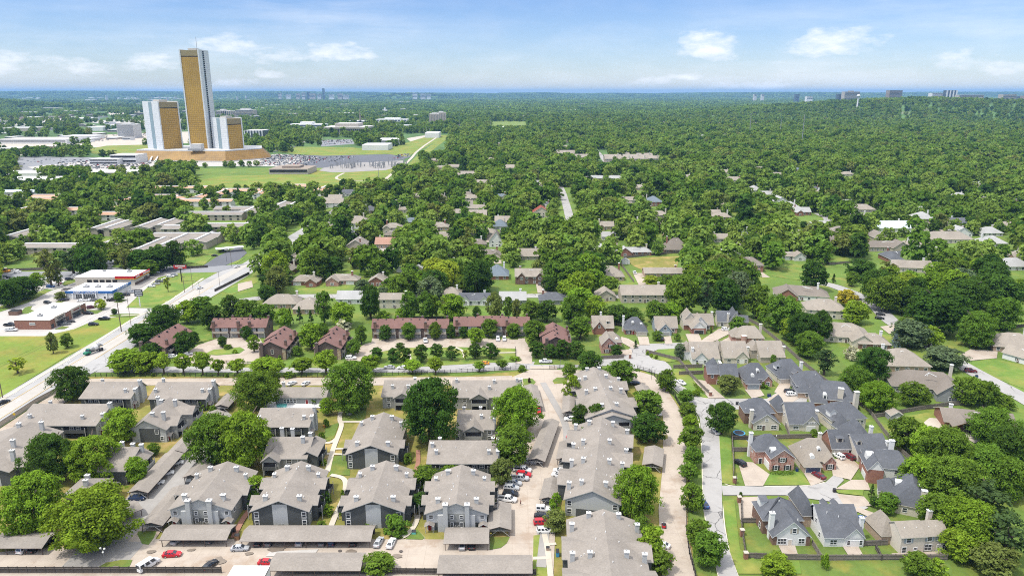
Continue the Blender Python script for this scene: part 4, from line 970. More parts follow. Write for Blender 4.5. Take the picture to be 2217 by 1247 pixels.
b.block(-6,5.5,0,14.5,3.5,9.2,'y',.5,.4,'siding_cream','siding_cream',kind='hip',inset=3.6); b.block(-9,-4,6.5,13,3.4,6.4,'x',.5,.4,'siding_cream',kind='hip',inset=2.4)
b.garage(-9.0,9.6,'L',5.0).win(-2,-.01,1,1.2,1.3).dormer(-4.7,9,4.6,1.8,1.6,2.2,'siding_white','arch','L'); b.chim(2.6,1.2,0,8.6,1.5,1.2,'stucco'); b.vent(1.5,5,8).vent(3,8,7); b.done()
b = gh('charcoal roofed brick house with white arched gable beside the cul de sac','arched gable brick house',118.2,202.4,-12)
b.block(-6.2,6.4,0,12,5.0,8.6,'x',.5,.35,'brick_red','siding_white',kind='hip',inset=3.0); b.block(-7.4,-2.5,-2.2,8,4.95,8.2,'y',.5,.35,'brick_red',gw='siding_white')
b.garage(-7.4,2,'L',4.4).win(-7.4,5.6,3.2,1.2,1.4,'L',shut='metal_black').win(2,-.01,3,1.2,1.3).chim(3,11.4,3,9.6,1.4,1.2,'siding_white'); b.dormer(-6.9,4.2,5.4,2.6,1.9,2.2,'siding_white','arch','L',pane=False); b.done()
b = gh('charcoal roofed pink brick house with black shutters behind a clipped hedge','black shuttered brick house',86.9,208.9,2)
b.block(-3.9,4.2,0,8,5.0,8.0,'y',.5,.35,'brick_pink'); b.block(-7.2,3.4,5.5,13.5,5.05,9.2,'x',.5,.35,'brick_pink',kind='hip',inset=4.2)
b.wall.box(-4.1,-3.85,1.2,6.6,0,2.5,'door_white')
for x in (-2,2): b.win(x,-.01,.6,1.1,1.6,shut='metal_black')
b.win(0,-.01,3.6,1.6,1.4,shut='metal_black').win(-7.2,9,3,1.1,1.4,'L').garage(-3.92,3.4,'L',4.4).dormer(-3.3,3.2,5.3,1.9,1.4,1.8,'siding_white','arch','L').door(-5.4,5.48,m='door_black')
b.chim(-7.3,11,0,9.0,1.2,1.1,'siding_white'); b.vent(1,9,8.5); b.done()
b = gh('tan roofed house with navy garage door between the two charcoal roofs','navy garage house',98.8,207.6,0,'shingle_tan','trim_cream')
b.block(-5.6,6.4,3.5,14,3.0,8.6,'x',.5,.35,'siding_cream',kind='hip',inset=3.6); b.block(-5.5,.4,0,8,2.9,6.8,'y',.5,.35,'brick_tan',kind='hip',inset=4.0); b.block(2.2,6.2,2.0,8,3.05,5.2,'y',.5,.35,'brick_pink')
b.garage(-2.5,-.01,'F',4.8,'door_navy').win(4.2,1.99,.6,1.4,1.6,shut='metal_black').dormer(-2.4,1.6,3.9,1.5,1.5,2,'siding_white','arch',pane=False).dormer(1.4,5.6,4.6,1.3,1.6,2,'siding_white','arch'); b.door(1.3,3.48,m='door_black'); b.chim(4.5,13,3,8.4,1.1,.9,'siding_cream').vent(-4.5,7,6); b.done()
b = gh('charcoal roofed house with two roof dormers and beige garage','two dormer house',114.5,219.5,3)
b.block(-7.6,4.6,0,9,3.0,7.9,'x',.5,.35,'brick_brown','siding_cream',gw='brick_red'); b.block(-.5,11,-4.8,7.5,3.05,7.2,'x',.55,.35,'siding_cream','siding_cream',gw='siding_cream'); b.block(1.2,9,3.5,14,4.2,9.2,'y',.5,.35,'siding_cream',kind='hip',inset=3.5)
b.garage(-4,-.01,'F',5.2,'stucco').win(8.2,-4.82,3.2,1.3,1.5,shut='siding_bluegrey').dormer(-4.3,1.3,4.4,2.4,1.7,3.2,'siding_cream','shed').dormer(1.0,-1.8,4.8,1.8,1.5,2.4,'siding_cream','gable'); b.chim(11.3,-2,0,6.2,1.2,1.3,'siding_white').chim(9.4,6,0,8,1.1,1.1,'siding_white'); b.door(-.9,-.02,m='door_black'); b.done()
b = gh('charcoal roofed brown brick house with white gabled back near the trampoline','house by the trampoline',91.8,238,-2)
b.block(-5,4.9,0,7,3.0,6.6,'y',.5,.35,'brick_brown','siding_cream'); b.block(-6.8,4.6,5.5,14,5.0,9.0,'x',.5,.35,'brick_brown',kind='hip',inset=4.0)
b.win(-2.6,-.01,.7,1.8,1.5).win(2.9,-.01,.7,2.0,1.5).win(0,-.01,3.9,.9,.8).door(-1.0,-.01,m='siding_brown').dormer(-3.4,9.5,6,1.8,1.6,2,'siding_white','shed'); b.chim(-5.2,2.5,0,7.2,1.2,1.3,'siding_cream'); b.vent(2,9,8.4).vent(-6.2,7,5.4); b.done()
b = gh('charcoal roofed cream house with row of three high windows in its gable','window row gable house',105.2,237.6,0)
b.block(-5.6,5.5,0,13.5,3.0,8.6,'x',.52,.35,'siding_cream'); b.block(-.4,5.6,-.3,8,3.05,6.2,'y',.5,.35,'siding_cream'); b.block(-7.4,-3.6,7.5,17,5.0,8.8,'y',.5,.35,'brick_tan',kind='hip',inset=3)
b.win(-3,-.01,.8,2.0,1.2).door(2.6,-.32,w=3.2,m='door_white').win(1.2,-.32,3.3,.7,.5).win(2.7,-.32,3.3,1.6,.5).win(4.2,-.32,3.3,.7,.5).win(-5.6,3,.8,.9,1.2,'L').win(-5.6,6,3.8,.9,1.2,'L'); b.chim(5.9,3.5,0,6.8,1.0,1.2,'siding_cream'); b.vent(0,5,6.4); b.done()
b = gh('charcoal roofed house with steep white gables and a tall rounded white chimney','rounded chimney house',121.2,238.4,8)
b.block(-6.6,7.6,0,12,4.6,9.0,'x',.5,.35,'siding_cream',kind='hip',inset=4.5); b.block(-6.4,-.4,-3.2,6,3.0,7.0,'y',.5,.35,'siding_cream',kind='hip',inset=3.0); b.dormer(-5.2,1.6,5.0,2.8,1.8,3,'siding_white','gable',pane=False)
b.win(4,-.01,2.4,1.2,1.4).win(6,-.01,2.4,.9,1.2); b.chim(8.2,8.5,0,11.5,1.7,1.3,'siding_cream',flue=False); b.done()
b = gh('long charcoal roofed house with orange brick walls and wide pale chimney','long orange brick house',125,256.5,-14)
b.block(-8.5,8,0,14,4.0,9.2,'x',.5,.4,'brick_red',kind='hip',inset=4.5); b.block(-9.5,-3.5,-1.5,9,3.0,7.6,'y',.5,.4,'siding_cream','brick_red',kind='hip',inset=4)
b.chim(1.4,1.0,0,8.6,2.0,1.4,'stucco').win(-1.5,-.01,1,1.2,1.8).win(4.8,-.01,1.4,1.2,1.5).dormer(-4.6,-.4,3.4,1.6,2.2,2,'siding_white','arch'); b.done()
b = gh('charcoal roofed house with dark garage beside the two parked cars','dark garage house',120.5,268.6,-8)
b.block(-6.2,6.8,0,12,4.4,9.0,'x',.5,.4,'siding_slate',kind='hip',inset=4.5); b.block(-6.4,-.5,-3,7,3.0,6.8,'y',.5,.4,'siding_slate','brick_tan',kind='hip',inset=3.2)
b.garage(-6.42,0,'L',4.4,'door_grey').win(1.2,-.01,2.0,1.2,1.7).win(-2.6,-3.01,1,1,1.3); b.vent(2,4,8).vent(4,6,8.4); b.done()
b = gh('charcoal roofed house with wide cream garage door at the top of the short street','cream garage house',116.8,281.6,6)
b.block(-5.4,7.4,1.8,13,3.6,8.6,'x',.48,.4,'siding_cream','brick_brown',kind='hip',inset=4.2); b.block(-5.2,.9,-.3,8,3.0,7.0,'y',.5,.4,'siding_cream',kind='hip',inset=3.2); b.block(1.6,4.6,.4,6,4.4,5.6,'y',.5,.2,'brick_brown','brick_tan')
b.garage(-2.2,-.32,'F',5.0,'stucco').dormer(-4.2,4.2,5.2,2.2,1.5,2.4,'siding_white','gable',pane=True); b.door(2.6,.38,m='door_black'); b.win(5.8,1.79,1.0,1.4,1.5); b.chim(7.6,6,0,7.4,1.1,1.2,'siding_white'); b.done()
b = gh('charcoal roofed house with blue grey garage door and arched dormers','blue grey garage house',101.3,275.4,0)
b.block(-5.4,6.8,4,14.5,3.6,8.6,'x',.5,.4,'siding_cream',kind='hip',inset=4.2); b.block(-5.2,.9,0,9,2.9,6.8,'y',.5,.4,'brick_pink',kind='hip',inset=3.6); b.block(3.0,7,2.6,8,3.0,5.2,'y',.5,.4,'brick_pink')
b.garage(-2.1,-.02,'F',4.9,'siding_bluegrey').win(5,2.58,.6,1.5,1.6).dormer(-2.2,1.8,4.0,1.5,1.7,2,'siding_white','arch',pane=False).dormer(1.3,5.6,4.8,1.3,1.6,2,'siding_white','arch'); b.door(2,3.98,m='door_black'); b.vent(-3.5,9,6.8); b.done()
b = gh('charcoal roofed orange brick house behind the round lawn tree','lawn tree brick house',87,280.4,-4)
b.block(-5.6,.2,0,9,5.0,7.2,'x',.5,.4,'brick_red'); b.block(-.3,7,-1.5,8,4.9,8.6,'x',.5,.4,'brick_red','siding_cream'); b.block(.4,5.4,-4.5,4,3.0,6.4,'y',.5,.4,'brick_tan','siding_cream'); b.block(-4,1,6,13,5.1,8.6,'y',.5,.4,'siding_cream',kind='hip',inset=2.5)
b.win(2.9,-4.51,3.3,.9,.8).garage(.38,-1.8,'L',3.6,'stucco').win(-3.6,-.01,3.2,1.0,1.3).door(-.9,-.02,m='siding_brown'); b.chim(.2,4.2,5,8.9,.8,3.2,'siding_cream',flue=False); b.done()
def tanhome(label,lm,x,y,w,gx,rot=0,wall='siding_cream',chx=None):
    b = gh(label,lm,x,y,rot,'shingle_tan','trim_cream')
    b.block(-w / 2,w / 2,0,13,3.0,8.4,'x',.6,.35,wall)
    if gx is not None:
        b.block(gx - 3,gx + 3,-.4,7.5,3.05,6.0,'y',.5,.35,wall); b.door(gx,-.42,w=1.8,m='door_white').win(gx - 1.9,-.42,.8,.8,1.4).win(gx + 1.9,-.42,.8,.8,1.4)
    b.block(-w / 2 - 2.6,-w / 2 + 2,6,14,4.6,7.6,'y',.5,.35,wall,kind='hip',inset=2)
    b.win(-w * .3 if (gx or 0) > 0 else w * .3,-.01,.8,1.6,1.4).win(-w / 2,4,.9,.9,1.4,'L').win(-w / 2,7,3.6,.9,1.2,'L')
    if chx is not None: b.chim(chx,3.4,0,7.0,1.0,1.2,wall)
    for _ in range(4): vy = rnd.uniform(2,7); b.vent(rnd.uniform(-w / 2 + 1,w / 2 - 1),vy,3 + 5.4 * vy / 7.8 + .1)
    return b.done()
tanhome('tan roofed cream house with front gable beside the grassy bend','grassy bend cream house',87.0,303.5,13,-2.4,0,'siding_white',-5.8)
tanhome('tan roofed cream house with french window gable in the middle of three','middle tan roofed cream house',101.0,304.6,11.6,2.6,0,'siding_cream',6.2)
tanhome('tan roofed house with plain slope and small blue roof box','plain tan fence house',117.6,305.3,11.6,None,0,'siding_tan',6.2)
LM_ = None
b = gh('tan roofed pink brick house with rounded brick turret','brick turret house',114.8,331.5,-6,'shingle_tan','trim_cream')
b.block(-6,8,0,11,3.2,7.6,'x',.5,.4,'brick_pink',kind='hip',inset=4); b.block(-8,-2,2,10,3.1,6.4,'y',.5,.4,'brick_pink',kind='hip',inset=3)
b.wall.prism([(-2.2 + 1.5 * math.cos(a),-.2 + 1.5 * math.sin(a)) for a in np.linspace(0,6.2832,13)[:-1]],0,4.2,'brick_pink','trim_cream'); b.win(3,-.01,.8,1.3,1.5).win(6,-.01,.8,1.3,1.5).win(-5,1.98,.8,1.3,1.5); b.chim(7.6,8,0,8,1.2,1.2,'siding_cream'); b.done()
b = gh('charcoal roofed white gabled house at the upper corner of the long fence','upper fence corner house',113.6,356.5,-8)
b.block(-7,4,0,11,3.2,7.4,'x',.55,.4,'siding_cream'); b.block(-1,5.5,-2,10,4.0,9.0,'y',.45,.4,'siding_cream'); b.block(3.5,9.5,1,9,3.1,5.6,'x',.5,.4,'siding_tan')
b.win(-4.5,-.01,.8,1.3,1.6).win(2,-2.01,.8,2.0,1.8); b.chim(-1.6,.3,0,7.6,1.1,1.0,'siding_cream'); b.done()
b = gh('tan roofed brick house with black garage door on the upper loop','black garage house',94.6,345.4,0,'shingle_tan','trim_white')
b.block(-4,3.6,0,9,3.2,7.0,'y',.5,.4,'brick_red','brick_red',gw='siding_white'); b.block(-6.8,9.4,7,15,3.4,8.0,'x',.5,.4,'siding_cream','brick_red'); b.block(-6.6,.5,9,18,5,9.2,'y',.5,.4,'siding_cream'); b.block(-2.2,5.2,4.5,12,4.2,8.2,'y',.5,.4,'siding_white')
b.garage(-.2,-.01,'F',5.0,'door_black').win(6.6,6.98,.7,1.4,1.5); b.chim(9.2,11,0,9,1.1,1.1,'siding_cream'); b.done()
b = gh('tan roofed slate blue gabled house with grey garage on the upper loop','slate blue gabled house',77.4,342.8,0,'shingle_tan','trim_white')
b.block(-4.2,2.8,0,9,3.0,6.6,'y',.5,.4,'siding_bluegrey','siding_bluegrey'); b.block(-5,6.8,4.5,14,3.4,8.0,'x',.45,.4,'siding_bluegrey','brick_pink'); b.garage(-.8,-.01,'F',5.0,'door_grey').win(-.7,-.01,3.3,1.3,1.4).win(4.6,4.48,.7,1.2,1.5); b.done()
b = gh('charcoal roofed brick house with red door and cream garage on the upper loop','red door brick house',62,342.4,0)
b.block(-5.4,6,2.4,12.5,3.2,8.2,'x',.5,.4,'brick_red',kind='hip',inset=4.2); b.block(.3,6.2,0,8,3.0,6.8,'y',.5,.4,'brick_tan','siding_cream',kind='hip',inset=3.4); b.garage(3.2,-.01,'F',4.8,'stucco'); b.door(-1.0,2.38); b.win(-3.6,2.38,.7,1.4,1.6,shut='metal_black').dormer(-1.0,4,4.6,1.3,1.6,2,'siding_white','arch').dormer(3.2,2.2,4.4,1.3,1.6,2,'siding_white','arch'); b.chim(-5.6,8,0,8.6,1.0,1.0,'siding_white'); b.done()
b = gh('tan roofed orange brick house with white dormer behind the upper loop','upper loop brick house',46.2,345.5,0,'shingle_tan','trim_white')
b.block(-5.6,5.6,1.5,11,3.2,8.0,'x',.6,.4,'brick_red'); b.block(-5.4,.6,-.6,8,3.4,7.0,'y',.5,.4,'brick_red'); b.dormer(2.6,3.2,4.6,1.7,1.5,2.2,'siding_white','shed').win(-2.4,-.61,3.6,.9,1.4).chim(-.6,9,4,9.4,.9,.9,'siding_white'); b.done()
b = gh('tan hip roofed pink brick house left of the turning place','turning place brick house',46.6,317.2,0,'shingle_tan','trim_white')
b.block(-5,2.4,0,10,4.8,8.4,'y',.45,.35,'brick_pink'); b.block(-4.6,5.4,4,12,4.9,8.8,'x',.5,.35,'brick_pink',kind='hip',inset=4)
for z in (.8,3.3): b.win(-2.4 if z < 2 else -.6,-.01,z,1.3,1.3,shut='metal_black')
b.dormer(3,4.6,5.1,1.9,.8,2,'siding_white','arch',pane=False); b.done()
# ------------------------------------------------------------------ other houses: hip, gable or L plans set down by their front centre
HG = 'houses among the trees'
def house(px,py,w,d,st,roof,wall,label,rot=0,e=3.0,lm=None,chim=True,gar=None,wall2=None,world=None,group=HG,pitch=.62,nwin=None):
    X,Y = world or P(px,py)
    b = Bld('house',label,'house',X,Y,rot,group,lm or None,(w / 2,d / 2)); b.rm = roof; b.trim = 'trim_cream' if 'tan' in roof or 'brown' in roof or 'pink' in roof else 'trim_white'
    rz = e + min(w,d) / 2 * pitch; w2 = wall2 or wall
    if st == 'hip': b.block(-w / 2,w / 2,0,d,e,rz,'x' if w >= d else 'y',.5,.5,wall,kind='hip')
    elif st == 'gx': b.block(-w / 2,w / 2,0,d,e,e + d / 2 * pitch,'x',.5,.5,wall)
    elif st == 'gy': b.block(-w / 2,w / 2,0,d,e,e + w / 2 * pitch,'y',.5,.5,wall,w2)
    elif st == 'L':
        b.block(-w / 2,w / 2,d * .3,d,e,e + d * .35 * pitch,'x',.5,.5,wall,kind='hip' if w > d else 'gable'); s = 1 if (px + py) % 2 else -1
        xa,xb = sorted((s * w * .08,s * w * .47)); b.block(xa,xb,0,d * .7,e + .05,e + (xb - xa) / 2 * (pitch + .1),'y',.5,.45,wall,w2)
        b.win((xa + xb) / 2,-.01,.8,1.8,1.4)
    elif st == 'TT':
        b.block(-w / 2,w / 2,.8,d,e,e + d / 2 * pitch,'x',.5,.5,wall)
        for k in (-.3,.3): b.block(k * w - 2.2,k * w + 2.2,0,d * .5,e + .05,e + 2.4,'y',.5,.4,wall,w2); b.win(k * w,-.01,e - 2.0,1.6,1.5)
    n = nwin if nwin is not None else max(2,int(w / 4))
    y0 = {'L': d * .3,'TT': .8}.get(st,0) - .01
    for i in range(n):
        x = -w / 2 + w * (i + .5) / n
        if gar is not None and abs(x - gar) < 3.4: continue
        b.win(x,y0,.8,1.3,1.4)
        if e > 4.4: b.win(x,y0,3.4,1.3,1.3)
    if gar is not None: b.garage(gar,y0 - .01,'F',4.8,'door_white')
    elif st != 'TT': b.door(.6,y0 - .01,m='siding_brown')
    if chim: b.chim(w * rnd.choice((-.34,.3,.38)),d * rnd.uniform(.55,.8),e - .5,rz + 1.0,1.1,.9,rnd.choice(('siding_cream','brick_red','siding_white')))
    for _ in range(3): b.roof.tube((rnd.uniform(-w * .2,w * .2),d * .4,e + d * .4 * pitch * .8),(0,d * .4,e + d * .4 * pitch + .35),.12,.12,'trim_white',5)
    b.done(); return b
T_,N_,B_ = 'shingle_tan','shingle_charcoal','shingle_brown'
house(657,622,17,13,'L',T_,'brick_red','tan roofed brick house with wide lawn right of it',lm='wide lawn brick house',gar=-5)
house(738,620,20,13,'L',T_,'brick_pink','tan hip roofed house with white garage door beside the dark round tree',lm='white garage hipped house',gar=5)
house(815,620,10,12,'gy',T_,'brick_red','tan roofed house squeezed between two street trees',lm='narrow street tree house')
house(607,668,19,12,'hip',T_,'brick_tan','tan hip roofed house seen from behind near the main road',lm='main road hipped house')
house(664,680,15,15,'hip',T_,'brick_tan','tan pyramid roofed house behind the cypress trees',lm='pyramid roofed house')
house(757,658,15,11,'gx','shingle_pale','siding_white','pale grey roofed house beyond the row of trees',lm='pale roofed house',chim=False)
b = house(853,668,16.5,10,'gx',T_,'siding_cream','beige two storey house with covered patio at the back',e=5.4,lm='covered patio house',nwin=3,pitch=.45)
house(1028,662,18,10,'TT',N_,'siding_white','white gabled house with charcoal roof beyond the rust townhouses',lm='white charcoal roofed house')
house(975,648,12,10,'hip',T_,'brick_tan','small tan roof just left of the white gabled house')
house(1110,660,15,11,'gx','shingle_pale','siding_slate','long pale grey roof right of the white gabled house',lm='long pale grey roof')
house(1196,660,15,10,'hip',N_,'siding_slate','dark navy hip roof seen above the street trees',lm='navy hip roof')
house(1076,606,15,14,'hip','shingle_blue','brick_red','blue grey hip roofed brick house',lm='blue grey hip roofed house',pitch=.8)
house(1149,616,19.5,12,'TT',T_,'brick_brown','two storey brick house with twin gables and cars in the drive',e=5.2,lm='twin gabled brick house',wall2='brick_brown')
house(1322,608,17.5,14,'hip',T_,'brick_tan','tan hip roofed house with small dormer left of the long drive',lm='long drive hipped house',pitch=.75)
house(1440,601,27,10,'gx',T_,'brick_tan','long low tan ranch house right of the long drive',lm='long low ranch house',pitch=.5,gar=None)
house(1394,656,26,14,'gx',T_,'siding_tan','large tan two storey house seen from behind with central white chimney',e=5.0,lm='large two storey house',pitch=.55)
house(1312,652,11,10,'gy',T_,'siding_tan','small tan roof left of the large two storey house',chim=False)
house(1466,548,19,15,'hip',B_,'brick_brown','steep brown roofed house above the fenced dirt yard',lm='dirt yard steep house',pitch=.95)
house(1374,556,26,12,'L','shingle_pale','brick_red','pale grey roofed ranch house above the small white shed',lm='pale ranch house')
b = house(1074,535,11,11,'gy',B_,'siding_white','white timbered steep gabled house among dark trees',e=5,lm='white timbered gabled house',pitch=1.3,wall2='siding_white')
house(1143,563,15,11,'gx',T_,'siding_tan','tan house with dormer facing the brick pool terrace',lm='single dormer tan house',pitch=.8)
house(836,538,17,11,'gx','shingle_pink','brick_tan','pink roofed colonial house with row of dormers',lm='pink roofed colonial house',e=3.6,pitch=.75,nwin=5)
for dx in (-5,-2.5,0,2.5,5): pass
house(848,506,16,14,'L',T_,'siding_tan','grey tan house directly behind the pink roofed house',e=4.6)
house(770,488,18,16,'L',T_,'brick_tan','tan roofed house with white chimney behind the dense tree group',e=3.4)
house(800,462,14,12,'hip',N_,'brick_brown','navy hip roof behind the tan roofed house')
house(950,502,16,14,'L',T_,'brick_tan','tan grey house left of the wide lawn street',e=3.8)
house(958,520,15,10,'hip',T_,'brick_tan','low tan hip roof in front of the wide lawn street house')
house(1092,492,17,14,'TT',T_,'siding_cream','tan house with twin dormers beside the straight street',e=4.6,lm='straight street tan house')
house(1082,497,14,12,'hip','shingle_blue','siding_slate','blue grey roof in front of the twin dormer house',pitch=.8)
house(1172,472,16,15,'gy','shingle_red','stucco','peach house with red roof left of the straight street',e=5.4,lm='red roofed peach house')
house(1312,500,15,16,'L',T_,'brick_tan','tan house with curved drive right of the straight street',e=3.2)
house(1318,520,11,10,'gx','shingle_pale','siding_white','small pale garage building beside the turquoise pool',gar=0,chim=False)
house(1298,556,10,12,'gx','shingle_pale','siding_white','narrow white house left of the pale ranch house',e=5.0)
house(1416,447,18,16,'hip','shingle_blue','brick_red','blue roofed brick house among the middle woods',e=5.0)
house(1430,478,16,14,'L',T_,'siding_tan','tan gabled house in front of the blue roofed brick house',e=4.8)
house(1566,478,17,14,'L',T_,'brick_red','tan roofed brick house with backyard pool at the wood edge')
house(1714,565,22,10,'L',T_,'siding_white','small white house at the top of the bright meadow',lm='white meadow house',chim=False)
house(1736,656,30,18,'L',B_,'siding_white','brown roofed white house with brick gable above the garden homes',rot=-16,e=3.4,lm='brick gable brown house',wall2='brick_red')
house(1788,690,20,14,'hip',T_,'siding_cream','tan roofed two storey house beside the yellow flowering tree',rot=-10,e=4.8,lm='yellow tree house')
house(1835,752,24,22,'L',T_,'siding_cream','large tan roofed house with broad cream gable facing the garden homes',rot=-12,e=3.2,lm='cream gable house',pitch=.6)
house(1893,757,14,11,'hip',T_,'brick_brown','tan roofed wing beside the blue spruce',e=3.0,rot=-8)
house(1962,806,20,16,'hip',T_,'brick_tan','tan roofed house with long white dormer beside the round dark tree',rot=-4,e=3.2,lm='long white dormer house')
b = house(2015,868,26,18,'L',B_,'siding_slate','grey house with steep brown roof and brick chimney by the curved fence',rot=-14,e=3.4,lm='curved fence grey house',pitch=.75)
house(2120,935,23,12,'gx',B_,'brick_red','brown roofed brick ranch with timber patio beside the pool',rot=-14,e=3.0,lm='timber patio ranch',pitch=.45)
house(2202,765,20,15,'hip',T_,'brick_tan','tan roofed ranch with skylights at the right edge',rot=-16,e=3.0,lm='right edge ranch')
house(2200,784,12,9,'gx',T_,'siding_white','white gabled garage at the right edge',rot=-60,chim=False,nwin=1)
house(1976,590,25,12,'gx',T_,'siding_cream','tan house with dormer at the right end of the meadow',rot=-8,e=3.4,lm='meadow end tan house',pitch=.6)
house(1925,548,34,16,'L',B_,'siding_tan','wide brown roofed house with two pale chimneys',e=3.8)
house(1935,503,30,15,'gx','metal_roof','siding_white','house with pale blue metal roof',e=3.6,pitch=.7)
house(2003,482,19,17,'hip','shingle_pale','brick_red','white grey hip roofed house right of the metal roof',e=3.6)
house(2057,527,37,16,'hip','shingle_tan','siding_cream','long beige roofed house near the right woods',e=3.4)
house(2156,535,18,15,'hip','shingle_pale','siding_white','pale hip roofed house near the right edge')
house(2148,512,18,13,'hip','shingle_pale','siding_white','pale roof behind the bright lime tree')
house(2084,513,16,12,'gy','shingle_pale','siding_white','pale gabled roof left of the bright lime tree')
house(2200,586,22,14,'hip','shingle_pale','siding_white','pale roof cut by the right edge above the woods')
for i,(x,y) in enumerate(((1636,418),(1664,430),(1692,444),(1716,456),(1742,468))): house(x,y,16,17,('hip','L','gy','hip','L')[i],'shingle_pale',('siding_white','brick_red')[i == 4],'pale grey roofed house in the stepped diagonal row',e=3.4)
house(1870,460,24,14,'hip','shingle_tan','siding_tan','tan house with solar panels and blue covered pool',chim=False)
for x,y,w,rf,lab in ((1765,416,14,N_,'navy gabled roof deep in the trees'),(1835,382,17,T_,'tan roof in the far right woods'),(2075,430,20,'shingle_pale','pale roof in the far right woods'),(2118,405,24,'shingle_pale','long pale roof in the far right woods'),(1640,372,24,T_,'cream gabled house by the far power line'),(1568,378,22,T_,'tan roof in front of the far wood'),(1590,395,24,T_,'second tan roof in front of the far wood'),(1682,384,26,T_,'wide tan roof in front of the far wood'),(1725,372,14,'shingle_blue','steep blue roof by the far power line'),(1545,470,14,T_,'tan roof half hidden beside the brick house'),(1562,525,14,T_,'tan roof under the dark trees by the meadow'),(1487,388,16,T_,'tan hip roof left of the far wood'),(1362,440,15,T_,'tan roof right of the straight street'),(1382,412,18,T_,'tan roof among the middle trees'),(1290,392,30,'shingle_pale','long pale roof at the end of the straight street'),(1332,392,24,'shingle_pale','white flat house at the end of the straight street'),(1167,402,18,'shingle_pale','white gabled house facing the street end'),
                         (1180,450,13,N_,'navy roof behind the peach house'),(1085,432,14,'shingle_blue','blue roof near the street end'),(1035,458,20,T_,'tan roof with drive left of the straight street'),(990,468,14,T_,'tan gable left of the middle trees'),(1024,435,18,T_,'tan roof left of the blue roof'),(1008,385,34,T_,'long tan town house roof under the power line'),(1042,402,24,T_,'low tan roof under the power line'),(986,366,22,T_,'tan gabled roof near the trail'),(938,352,22,T_,'large tan roof beside the trail'),(955,368,24,T_,'low tan roof beside the trail'),(1065,350,22,T_,'tan pyramid roof in the upper woods'),(1105,368,28,T_,'tan roof in the upper woods'),(1076,322,30,T_,'tan roof near the sports field'),(1120,322,34,T_,'wide tan roof near the sports field'),(1080,306,30,T_,'brown gables below the sports field'),(1225,338,44,T_,'long tan roofs in the upper middle'),(1260,345,34,T_,'tan roofs right of the long upper roofs'),(1222,322,20,T_,'small tan roof in the upper middle'),(725,435,15,T_,'tan roof by the orange apartments'),(700,440,15,T_,'tan roof right of the grey flats'),(905,432,14,T_,'tan roof in the trees left of centre'),(875,462,15,T_,'tan roof in the dense trees left of centre'),(890,488,14,'shingle_blue','grey blue roof in the dense trees left of centre')):
    house(x,y,w,max(10,w * .5),rnd.choice(('hip','L','gx')),rf,rnd.choice(('siding_cream','siding_tan','brick_tan')),lab,e=3.2,nwin=3)
b = Bld('condominium','large cluster of tan roofed condominium wings in the upper woods','condominium',*P(1372,352),0,None,'tan condominium cluster',(50,30)); b.rm,b.trim = T_,'trim_cream'
for i,(x,y,w) in enumerate(((-40,0,20),(-16,-4,24),(12,0,24),(36,4,20),(-32,32,30),(4,34,34),(30,60,28),(-10,66,26))): b.block(x - w / 2,x + w / 2,y,y + 17,6.2 + .05 * i,10.5,'x',.5,.6,'siding_tan'); b.chim(x + w * .3,y + 2,5,12,2,1.5,'siding_cream'); [b.win(x + k * w * .3,y - .01,z,2,1.5) for k in (-1,1) for z in (.9,3.8)]
b.done()
# small outbuildings
def shed(px,py,w,d,label,rot=0,roof='shingle_pale',wall='siding_white',h=2.2):
    X,Y = P(px,py); b = Bld('shed',label,'shed',X,Y,rot,None,None,(w / 2,d / 2)); b.rm,b.trim = roof,'trim_white'
    b.block(-w / 2,w / 2,0,d,h,h + w * .3,'y',.5,.2,wall); b.door(0,-.01,'F',1.2,1.8,'door_white'); b.done()
shed(1355,572,5.5,4,'small white barn shaped shed in the fenced dirt yard'); shed(868,590,6,4,'low white shed between the street trees'); shed(905,588,6,5,'tan arched shed beside the street trees',wall='siding_tan'); shed(1942,912,5,4,'small brown roofed shed at the fence junction',roof=T_,wall='siding_slate')
shed(1825,866,5.5,6,'white roofed tent shelter beside the dark pine',roof='metal_roof')
# more houses on the lots between, set out in loose street rows
def infill():
    y = 470.0; k = 0
    while y < 1250 and k < 105:
        x = -150.0 - (y - 470) * .12
        while x < y * .70:
            X,Y = x + rnd.uniform(-7,7),y + rnd.uniform(-6,6); x += 34
            px,py,s = SC(X,Y)
            if any(a - 12 < px < c + 12 and b - 8 < py < d + 4 for a,b,c,d in OPEN) or any(math.hypot(X - q[0],Y - q[1]) < max(q[2],q[3]) + 13 for q in EXCL) or rnd.random() < .25 or px > 2230: continue
            w = rnd.uniform(14,20); rf = rnd.choice((T_,T_,T_,'shingle_brown','shingle_pale','shingle_grey',N_)); wl = rnd.choice(('siding_cream','siding_tan','brick_tan','brick_pink','brick_red','siding_white')); k += 1
            wd = {T_: 'tan','shingle_brown': 'brown','shingle_pale': 'pale','shingle_grey': 'grey',N_: 'charcoal'}[rf]
            lab = '%s roofed %s house %s' % (wd,wl.split('_')[1] + (' brick' if 'brick' in wl else ''),where(X,Y))
            house(0,1 if k % 2 else 2,w,rnd.uniform(11,14),rnd.choice(('hip','L','L','gx','TT')),rf,wl,lab,rot=rnd.choice((0,0,4,-5,90,-90)),e=rnd.choice((3.0,3.2,5.0)),world=(X,Y),nwin=3); HB.pop()
            sheet('driveway',[(X + 3,Y - 1),(X + 8,Y - 1),(X + 8.5,Y - 15),(X + 3,Y - 15)],'concrete_drive',3,True)
        y += 41
OPEN = [(1690,565,1905,645),(1200,390,1252,510),(1290,320,1322,375),(400,360,910,420),(640,628,1340,648),(1300,620,1390,642),(1350,550,1480,606),(1740,465,1795,490),(0,0,560,900),(560,300,960,366)]
infill()
